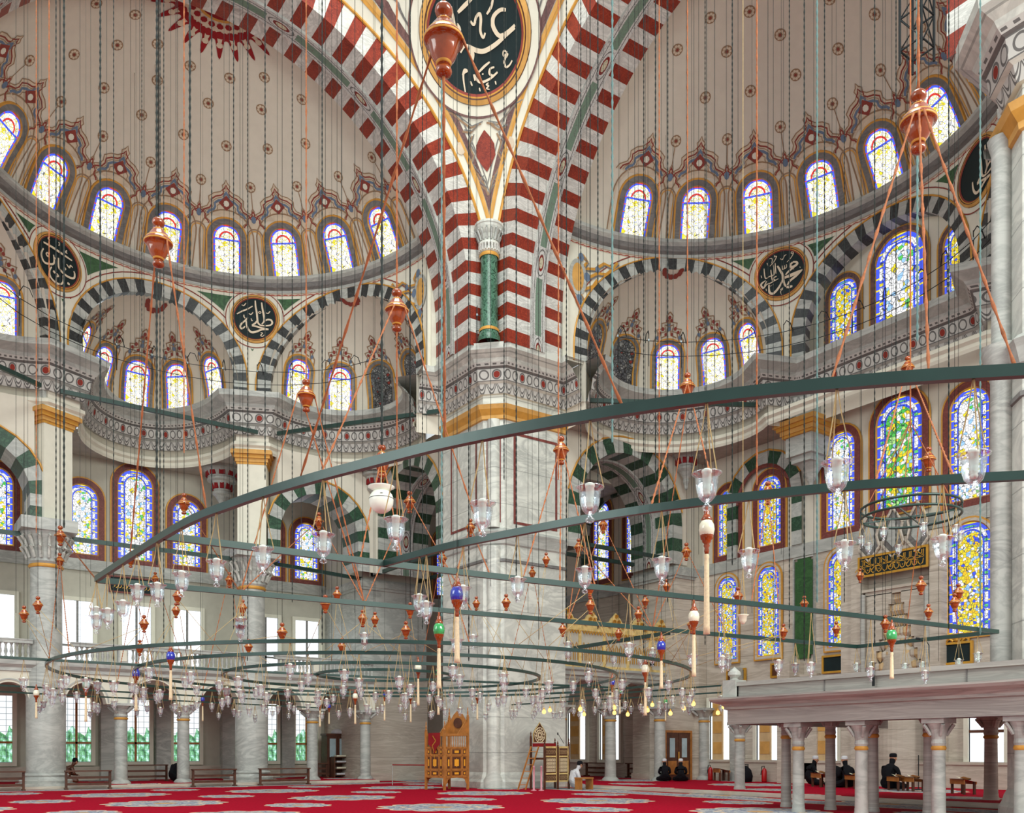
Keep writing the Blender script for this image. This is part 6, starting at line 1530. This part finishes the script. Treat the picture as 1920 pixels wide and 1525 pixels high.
# ---- second pulpit, pierced brassy panels
b2 = onD(1035, 1480, depth(onZ(1035, 1480, 0))); 
t = thing('pierced_pulpit', 'smaller preaching chair with pale pierced lattice panels and pointed backrest before the pier', 'pulpit', (b2.x, b2.y, 0), rad(8)); t.scale = (.8, .8, .92)
for (x, y, zt) in ((-.9, -.4, 1.72), (.72, -.4, 1.85), (-.9, .5, 2.1), (.72, .5, 1.85), (-.05, -.42, 1.72)):
    m = MB(); m.box(x-.04, x+.04, y-.04, y+.04, 0, zt, 'wood_dark'); m.lathe([(.04, 0), (.05, .05), (.02, .1), (.04, .15), (0, .26)], 8, 'wood_dark', (x, y, zt)); m.build('corner_post', t)
def pan(P, L, nm):
    m = MB()
    def bx(u0, u1, v0, v1, a, b_, mt):
        Q = [P(u, v, o) for u in (u0, u1) for v in (v0, v1) for o in (a, b_)]; i = len(m.v); m.v += Q; mi = m.mi(mt)
        for q in ((0, 1, 3, 2), (4, 6, 7, 5), (0, 4, 5, 1), (2, 3, 7, 6), (0, 2, 6, 4), (1, 5, 7, 3)): m.f.append([i+z for z in q]); m.m.append(mi); m.uv.append([(0, 0)]*4)
    bx(0, L, .3, 1.72, -.03, 0, 'wood_dark')
    for z0, z1 in ((.3, .36), (.6, .66), (1.3, 1.36), (1.66, 1.74)): bx(0, L, z0, z1, 0, .025, 'carved_gold')
    bx(0, .05, .3, 1.7, 0, .025, 'carved_gold'); bx(L-.05, L, .3, 1.7, 0, .025, 'carved_gold')
    S = lambda u, v, off=0: P(u, v, off); n = 5
    for a in range(n):
        for b_ in range(4):
            cu = .1+(L-.2)*(a+.5)/n; cv = .7+.56*(b_+.5)/4; r_ = .055
            m.tube([P(cu+r_*cos(q), cv+r_*sin(q), .015) for q in lins(0, 2*PI, 8)], .012, 4, 'tassel', False)
            m.tube([P(cu-r_*1.2, cv-r_, .015), P(cu+r_*1.2, cv+r_, .015)], .009, 4, 'tassel', False); m.tube([P(cu-r_*1.2, cv+r_, .015), P(cu+r_*1.2, cv-r_, .015)], .009, 4, 'tassel', False)
    for (z0, z1) in ((.38, .58), (1.4, 1.62)):
        for a in range(9): cu = .08+(L-.16)*(a+.5)/9; m.tube([P(cu-.03, z0+.02, .01), P(cu+.03, (z0+z1)/2, .01), P(cu-.03, z1-.02, .01)], .008, 4, 'wood_pale', False)
    m.build(nm, t)
pan(lambda u, v, o: (0+u, -.4-o, v), .68, 'pierced_panel'); pan(lambda u, v, o: (-.88+u, -.38-o, v), .8, 'pierced_panel')
m = MB(); m.box(-.9, .72, -.38, .5, 1.2, 1.28, 'wood_dark'); m.box(-.84, -.05, -.3, .45, 1.72, 1.86, 'crimson'); m.build('seat_cushion', t)
O = [(-.42, 0), (-.44, .35), (-.3, .55), (-.1, .72), (0, .84), (.1, .72), (.3, .55), (.44, .35), (.42, 0), (0, 0)]
m = MB(); Sx = lambda u, v, off=0: (-.42+u, .42-off, 1.9+v); m.star(Sx, (0, .3), O, 0, 'wood_dark', 2); m.ring(Sx, O, [(x*.92, .02+v*.93) for x, v in O], .02, .03, 'carved_gold')
for r_ in (.1, .2, .3): m.tube([Sx(r_*1.1*cos(q), .3+r_*sin(q), .03) for q in lins(0, 2*PI, 18)], .02, 4, 'tassel', False)
for k in range(12): a = 2*PI*k/12; m.tube([Sx(.06*cos(a), .3+.06*sin(a), .03), Sx(.2*cos(a+.3), .3+.2*sin(a+.3), .03), Sx(.34*cos(a), .3+.32*sin(a), .03)], .016, 4, 'tassel', False)
m.build('pierced_backrest', t)
m = MB(); m.tube([(.6, -.2, 1.86), (.35, -.25, 2.05), (.12, -.3, 2.22)], .012, 5, 'dark_iron'); m.lathe([(.03, 0), (.03, .1), (0, .1)], 8, 'dark_iron', (.08, -.3, 2.2)); m.build('microphone', t)
# ladder leaning on it
l0 = onZ(980, 1482, 0); 
dl = depth(b2)-.9; LA, LB = onD(971, 1483, dl), onD(985, 1483, dl); LA.z = LB.z = 0; LC, LD = onD(996, 1400, dl+.45), onD(1010, 1400, dl+.45)
t = thing('wooden_ladder', 'brown wooden ladder leaning against the smaller pulpit at the pier', 'ladder', LA)
for a, c in ((LA, LC), (LB, LD)): m = MB(); m.tube([a-LA, c-LA], .03, 4, 'wood'); m.build('side_rail', t)
for k in range(6):
    f = (k+.8)/6.6; m = MB(); m.tube([LA+(LC-LA)*f-LA, LB+(LD-LB)*f-LA], .018, 4, 'wood'); m.build('rung', t)
for px, lb in ((1001, 'left of two pink posts before the smaller pulpit'), (1015, 'right of two pink posts before the smaller pulpit')):
    q = onZ(px, 1483, 0); m = MB(); m.lathe([(.1, 0), (.1, .02), (.035, .04), (.035, .85), (.045, .87), (0, .9)], 12, 'pink_pipe'); o = tag(m.build('pink_post', smooth=True), lb, 'post'); o.location = (q.x, q.y, 0)
# ---- benches
def bench(x0, y0, L, rz, lab, mat='wood_dark', z=0):
    t = thing('low_bench_rail', lab, 'bench', (x0, y0, z), rz); n = max(1, int(L/1.3))
    for k in range(n+1):
        x = L*k/n; m = MB(); m.box(x-.05, x+.05, -.18, .18, 0, .06, mat); m.box(x-.04, x+.04, -.05, .05, 0, .68, mat); m.build('leg', t)
    for z_ in (.2, .44): m = MB(); m.box(0, L, -.02, .02, z_-.045, z_+.045, mat); m.build('rail', t)
    m = MB(); m.box(-.04, L+.04, -.17, .17, .66, .71, mat); m.build('top_board', t)
def benchpx(pa, pb, y, lab, z=0, mat='wood_dark'):
    a = onY(pa, 1400, y); c = onY(pb, 1400, y); bench(a.x, y, c.x-a.x, 0, lab, mat, z)
benchpx(-30, 44, 36.6, 'dark wooden book bench at the far left edge'); benchpx(124, 206, 36.6, 'dark wooden book bench right of the far left thick column')
benchpx(362, 440, 36.6, 'dark wooden book bench left of the right thick column'); benchpx(488, 578, 36.6, 'dark wooden book bench right of the right thick column')
benchpx(235, 312, 40.6, 'dark bench behind the two slim columns on the left', .14); benchpx(595, 612, 41.2, 'short dark bench beside the bookcase', .14)
def benchX(pa, pb, x, lab, z=.14):
    a = onX(pa, 1400, x); c = onX(pb, 1400, x); t = bench(x, c.y, a.y-c.y, PI/2, lab, 'wood_dark', z)
benchX(1100, 1142, 30.2, 'dark low bench under the left timber-shuttered window'); benchX(1178, 1228, 30.2, 'dark low bench under the second timber-shuttered window')
# ---- bookcase and shelf
bx_ = onY(627, 1455, 41.6); t = thing('glazed_bookcase', 'tall dark wooden bookcase with glass doors and cloth on top in the left aisle', 'bookcase', (bx_.x, 41.6, .14))
m = MB(); m.box(-.5, .62, -.25, .4, 0, 2.05, 'wood_dark'); m.box(-.56, .68, -.3, .42, 2.05, 2.15, 'wood_dark'); m.build('cabinet_body', t)
for s_ in (0, 1): 
    m = MB(); m.box(-.46+s_*.52, .02+s_*.52, -.29, -.25, .1, 2.0, 'wood_dark'); dr = m.build('door', t); m = MB(); m.box(-.38+s_*.52, -.06+s_*.52, -.3, -.29, .75, 1.9, 'grey_glass'); m.build('glass_panel', dr)
m = MB(); m.lathe([(.0, 0), (.35, .0), (.33, .12), (.2, .22), (0, .25)], 12, 'cloth_white', (.2, 0, 2.15)); m.build('folded_cloth', t, smooth=True)
bx_ = onY(646, 1455, 41.0); t = thing('paper_shelf', 'low dark open shelf with pale papers right of the bookcase', 'shelf', (bx_.x, 41.0, .14))
m = MB(); m.box(-.65, -.6, -.25, .3, 0, 1.0, 'wood_dark'); m.box(.6, .65, -.25, .3, 0, 1.0, 'wood_dark'); m.box(-.65, .65, .25, .3, 0, 1.0, 'wood_dark'); m.build('side_panel', t)
for z_ in (.1, .4, .7, .98): m = MB(); m.box(-.6, .6, -.25, .28, z_, z_+.04, 'wood_dark'); m.build('shelf_board', t)
for z_, c_ in ((.14, 'cloth_white'), (.44, 'egg_white'), (.74, 'cloth_white'), (1.02, 'egg_white')):
    m = MB(); m.box(-.5, .3, -.22, .1, z_, z_+.08, c_); tag(m.build('paper_stack', loc=(bx_.x, 41.0, .14)), 'pale stack of papers on the %s shelf board right of the bookcase' % {.14: 'lowest', .44: 'second', .74: 'third', 1.02: 'topmost'}[z_], 'papers')
# rope barrier
a = onD(736, 1466, 38.0); c = onD(800, 1466, 37.0); t = thing('barrier_rail', 'low barrier with a dark red rail between corner buttress and tall pulpit', 'barrier', (a.x, a.y, 0))
for q in (a, c): m = MB(); m.tube([(q.x-a.x, q.y-a.y, 0), (q.x-a.x, q.y-a.y, .85)], .02, 6, 'marble_grey'); m.build('post', t)
m = MB(); m.tube([(0, 0, .85), (c.x-a.x, c.y-a.y, .85)], .025, 6, 'crimson'); m.build('red_rail', t)
# fire extinguishers and reading stands
for px, lb in ((1332, 'red fire extinguisher beside a small table right of the brown door'), (1403, 'red fire extinguisher behind the lone platform column'), (1433, 'red fire extinguisher left of the front pair of platform columns')):
    q = onX(px, 1455, 30.2); t = thing('fire_extinguisher', lb, 'fire extinguisher', (q.x, q.y, .14))
    m = MB(); m.lathe([(0, 0), (.1, .01), (.11, .05), (.11, .45), (.07, .55), (.03, .58), (0, .6)], 14, 'fire_red'); m.build('cylinder', t, smooth=True); m = MB(); m.tube([(0, 0, .58), (0, 0, .66), (-.08, .05, .66), (-.12, .08, .3)], .02, 5, 'dark_iron'); m.build('hose', t)
def rahle(px, py, x, lab, s_=1.0, book=True):
    q = onX(px, py, x); t = thing('reading_stand', lab, 'reading stand', (q.x, q.y, .14), rad(60)); t.scale = (s_,)*3
    for sx in (-1, 1):
        for sy in (-1, 1): m = MB(); m.box(sx*.3-.03, sx*.3+.03, sy*.16-.03, sy*.16+.03, 0, .38, 'wood_dark'); m.build('leg', t)
    m = MB(); m.face([(-.38, -.22, .36), (.38, -.22, .36), (.38, .24, .46), (-.38, .24, .46)], 'wood'); m.box(-.36, .36, -.2, -.17, .3, .38, 'wood'); m.box(-.36, .36, .17, .2, .3, .44, 'wood'); m.build('sloping_top', t)
    if book:
        m = MB()
        for sx in (-1, 1): m.face([(0, -.12, .42), (sx*.2, -.12, .47), (sx*.2, .12, .53), (0, .12, .48)], 'paper'); m.face([(0, -.12, .4), (sx*.2, -.12, .44), (sx*.2, -.12, .47), (0, -.12, .42)], 'wood_dark')
        o = tag(m.build('open_book', loc=(q.x, q.y, .14)), 'open book lying on the '+lab.replace('small wooden ', '').replace('wooden ', ''), 'book'); o.rotation_euler = (0, 0, rad(60)); o.scale = (s_,)*3
rahle(1712, 1475, 27.2, 'small wooden reading stand left of the thickest platform column'); rahle(1806, 1475, 26.5, 'small wooden reading stand alone at the right below the wall')
rahle(1540, 1470, 27.8, 'wooden reading stand before the man in the white cap', 1.1); rahle(1684, 1474, 27.3, 'wooden reading stand before the seated man all in black', 1.0)
rahle(1603, 1472, 27.6, 'wooden reading stand right of the two people with bowed heads', 1.0); rahle(1353, 1455, 30.1, 'curved-leg small table next to the leftmost extinguisher', 1.2, False)
q = onD(1095, 1478, 33.5); t = thing('reading_stand', 'small brown lectern stand in front of the seated child at the pier', 'reading stand', (q.x, q.y, 0)); m = MB(); m.box(-.3, .3, -.2, .2, .4, .45, 'wood'); m.build('top', t)
for sx in (-1, 1): m = MB(); m.box(sx*.26-.03, sx*.26+.03, -.18, .18, 0, .4, 'wood'); m.build('leg', t)
q = onX(1716, 1440, 28); t = thing('microphone_stand', 'thin upright microphone stand among the reading stands', 'stand', (28.2, q.y, .14)); m = MB(); m.tube([(0, 0, 0), (0, 0, 1.15)], .015, 5, 'dark_iron'); m.build('pole', t); m = MB(); m.lathe([(.14, 0), (.14, .03), (0, .05)], 10, 'dark_iron'); m.build('foot', t)
# microphones and standing lamp on the platform parapet
q = onX(1640, 1260, XF); t = thing('parapet_post', 'short black post clamped to the platform parapet left of the green egg', 'post', (XF-.03, q.y, 2.78)); m = MB(); m.box(-.03, .0, -.025, .025, 0, .5, 'dark_iron'); m.build('post', t)
q = onX(1742, 1240, XF+.2); t = thing('gooseneck_microphone', 'black gooseneck microphone rising behind the platform parapet', 'microphone', (XF+.2, q.y, 3.1)); m = MB(); m.tube([(0, 0, 0), (0, 0, .45), (0, .06, .55), (0, .2, .6)], .01, 5, 'dark_iron'); m.tube([(0, .2, .6), (0, .28, .62)], .025, 6, 'dark_iron'); m.build('gooseneck', t)
# two gas heaters behind: security camera on the gallery front and black arm lamps
q = onY(1218, 1246, 29.02); t = thing('security_camera', 'small dark camera fixed to the gallery front below the gilded screen', 'camera', q); m = MB(); m.box(-.2, .2, -.1, .1, -.08, .08, 'dark_iron'); m.tube([(0, 0, 0), (0, .14, .1)], .02, 5, 'dark_iron'); m.build('body', t)
# steel lattice mast standing on the right pier cornice
t = thing('lattice_mast', 'black steel lattice mast standing on the cornice at the top right', 'mast', (18.5, 11.3, 16.5))
for (x, y) in ((0, 0), (.5, 0), (0, -.5), (.5, -.5)): m = MB(); m.tube([(x, y, 0), (x, y, 5)], .03, 5, 'dark_iron'); m.build('upright', t)
m = MB()
for k in range(7):
    z = .3+k*.7
    for a, b_ in (((0, 0), (.5, 0)), ((.5, 0), (.5, -.5)), ((.5, -.5), (0, -.5)), ((0, -.5), (0, 0))): m.tube([(a[0], a[1], z), (b_[0], b_[1], z)], .02, 4, 'dark_iron'); m.tube([(a[0], a[1], z), (b_[0], b_[1], z+.7)], .016, 4, 'dark_iron')
m.build('cross_brace', t)
# ================================================================ PEOPLE
def person(p, rz, lab, top='cloth_black', hat='cloth_white', s_=1.0, reach=.35, bow=.12, hair=None):
    """cross-legged seated figure facing local +x"""
    verts = [(0, 0, .12, .17), (.02, 0, .3, .165), (.05+bow*.4, 0, .48, .175), (.06+bow, 0, .6, .1), (.08+bow*1.3, 0, .67, .06), (.11+bow*1.6, 0, .76, .088), (.12+bow*1.7, 0, .85, .085)]
    edges = [(i, i+1) for i in range(6)]
    def add(par, chain_):
        pr_ = par
        for v in chain_: verts.append(v); edges.append((pr_, len(verts)-1)); pr_ = len(verts)-1
        return pr_
    hands = []
    for s in (-1, 1):
        add(0, [(.12, s*.16, .12, .11), (.36, s*.3, .1, .09), (.34, s*.05, .07, .065), (.3, -s*.1, .06, .05), (.38, -s*.14, .05, .04)])
        e = add(3, [(.05+bow, s*.19, .56, .075), (.1+bow, s*.24, .36, .055), (.22+reach*.4, s*.14, .32, .04), (.28+reach*.4, s*.1, .31, .03)])
        bx, by, bz = verts[e][:3]
        for f_ in range(4): add(e, [(bx+.035, by+(f_-1.5)*.014, bz, .009), (bx+.075-.006*abs(f_-1.5), by+(f_-1.5)*.017, bz-.01, .008)])
        add(e, [(bx+.01, by-s*.025, bz+.005, .009), (bx+.04, by-s*.035, bz, .008)])
    me = bpy.data.meshes.new('person'); me.from_pydata([v[:3] for v in verts], edges, []); o = bpy.data.objects.new('person', me); COL.objects.link(o)
    sk = o.modifiers.new('skin', 'SKIN')
    for i, v in enumerate(verts): me.skin_vertices[0].data[i].radius = (v[3], v[3])
    me.skin_vertices[0].data[0].use_root = True
    o.modifiers.new('sub', 'SUBSURF').levels = 1; o.modifiers['sub'].render_levels = 1
    me.materials.append(MATS[top]); o.location = p; o.rotation_euler = (0, 0, rz); o.scale = (s_,)*3
    tag(o, lab, 'person')
    hx, hz = .13+bow*1.75, .83
    m = MB(); m.lathe([(0, -.115), (.045, -.11), (.07, -.06), (.082, 0), (.088, .04), (.08, .085), (.05, .115), (0, .125)], 14, 'skin', (hx, 0, hz)); m.tube([(hx+.075, 0, hz+.02), (hx+.108, 0, hz-.02), (hx+.08, 0, hz-.03)], .013, 5, 'skin')
    for s in (-1, 1): m.lathe([(0, -.03), (.018, -.02), (.02, .01), (0, .03)], 6, 'skin', (hx, s*.088, hz)); m.lathe([(0, -.01), (.011, 0), (0, .01)], 6, 'cloth_black', (hx+.078, s*.03, hz+.025))
    m.box(hx+.074, hx+.083, -.024, .024, hz-.06, hz-.052, 'crimson'); m.build('face', o, smooth=True)
    for s in (-1, 1):
        m = MB(); b0 = (.28+reach*.4, s*.1, .31); m.lathe([(0, -.022), (.03, -.015), (.036, 0), (.03, .015), (0, .022)], 8, 'skin', b0)
        for f_ in range(4): m.tube([(b0[0]+.02, b0[1]+(f_-1.5)*.014, b0[2]), (b0[0]+.055, b0[1]+(f_-1.5)*.017, b0[2]+.004), (b0[0]+.08-.007*abs(f_-1.4), b0[1]+(f_-1.5)*.018, b0[2]-.012)], .0095, 5, 'skin')
        m.tube([(b0[0], b0[1]-s*.028, b0[2]), (b0[0]+.035, b0[1]-s*.042, b0[2]+.002)], .0095, 5, 'skin'); m.build('hand', o, smooth=True)
    if hat:
        m = MB(); m.lathe([(.096, .035), (.098, .09), (.085, .125), (.05, .14), (0, .143)], 16, hat, (hx-.005, 0, hz)); m.build('cap', o, smooth=True)
    else:
        m = MB(); m.lathe([(.09, -.02), (.1, .04), (.092, .1), (.055, .135), (0, .142)], 14, 'cloth_black', (hx-.012, 0, hz)); m.build('hair', o, smooth=True)
    return o
def PX(px, x, z): q = onX(px, 1450, x); q.z = z; return q
def PY(px, y, z): q = onY(px, 1450, y); q.z = z; return q
def P_on(px, py, z): d = FPX*(EYE-z)/(py-HY); return onD(px, py, d)
person(PY(323, 39.2, .14), rad(20), 'person in dark clothes crouching over a book left of a slim arcade column', hat=None, s_=1.15, bow=.16)
person(PY(122, 39.7, .14), rad(10), 'person in brown and dark clothes reading just right of the far left thick column', top='wood_dark', hat=None, s_=1.05, bow=.14)
person(PX(1247, 27.6, .14), rad(55), 'person with white cap and dark jacket seated left of another before the brown door', s_=1.0, bow=.02)
person(PX(1277, 28.0, .14), rad(48), 'person with white cap and dark jacket seated right of another before the brown door', s_=1.0, bow=.04)
person(PX(1516, 28.6, .14), rad(-30), 'person with white cap reading at a stand between the front platform columns', s_=1.15, bow=.06)
person(PX(1574, 28.0, .14), rad(70), 'person in black with bowed head, left one of two behind the third front column', hat=None, s_=1.1, bow=.14)
person(PX(1591, 27.9, .14), rad(60), 'person in black with pale cap, right one of two behind the third front column', s_=1.15, bow=.08)
person(PX(1664, 27.6, .14), rad(0), 'person all in black with dark hat seated reading in front of the prayer niche wall', hat='cloth_black', s_=1.25, bow=.08)
person(P_on(1072, 1480, 0), rad(-20), 'child in a white shirt seated at the pier corner beside the smaller pulpit', top='cloth_white', hat=None, s_=1.1, bow=.1)
# backpack
q = PX(1397, 29.6, .14); m = MB(); m.lathe([(0, 0), (.28, .02), (.32, .25), (.25, .5), (.1, .66), (0, .68)], 12, 'cloth_black'); m.tube([(.1, 0, .6), (.2, 0, .72), (-.1, 0, .72), (-.12, 0, .6)], .025, 5, 'cloth_black')
o = tag(m.build('black_backpack', smooth=True), 'black rounded backpack beside the fire extinguisher behind the lone platform column', 'bag'); o.location = q
# ================================================================ CAMERA AND LIGHT
cam = bpy.data.cameras.new('camera'); co = bpy.data.objects.new('camera', cam); COL.objects.link(co); SC.camera = co
co.location = (0, 0, EYE); co.rotation_euler = (PI/2, 0, math.atan2(FW[1], FW[0])-PI/2)
cam.sensor_fit = 'HORIZONTAL'; cam.sensor_width = 36; cam.lens = 36*FPX/1920
cam.shift_x = 0; cam.shift_y = (HY-1525/2)/1920; cam.clip_start = .1; cam.clip_end = 300
w = bpy.data.worlds.new('world'); SC.world = w; w.use_nodes = True
bg = w.node_tree.nodes['Background']; bg.inputs[0].default_value = (.92, .98, 1.0, 1); bg.inputs[1].default_value = .72
def area(name, loc, tgt, sx, sy, e, col=(1, 1, 1)):
    l = bpy.data.lights.new(name, 'AREA'); l.shape = 'RECTANGLE'; l.size = sx; l.size_y = sy; l.energy = e; l.color = col
    o = bpy.data.objects.new(name, l); COL.objects.link(o); o.location = loc
    o.rotation_euler = (Vector(tgt)-Vector(loc)).to_track_quat('-Z', 'Y').to_euler(); return o
area('south_windows_light', (12, -9, 14), (16, 30, 21), 14, 10, 6400, (.95, 1, .93))
area('dome_windows_light', (5, 10, 38), (14, 22, 0), 16, 16, 7800, (.93, 1, .95))
area('west_windows_light', (-14, 12, 12), (28, 22, 23), 12, 12, 2500, (.9, 1, .97))
SC.view_settings.view_transform = 'Standard'; SC.view_settings.look = 'None'; SC.view_settings.exposure = .08; SC.view_settings.gamma = 1; SC.view_settings.use_curve_mapping = False
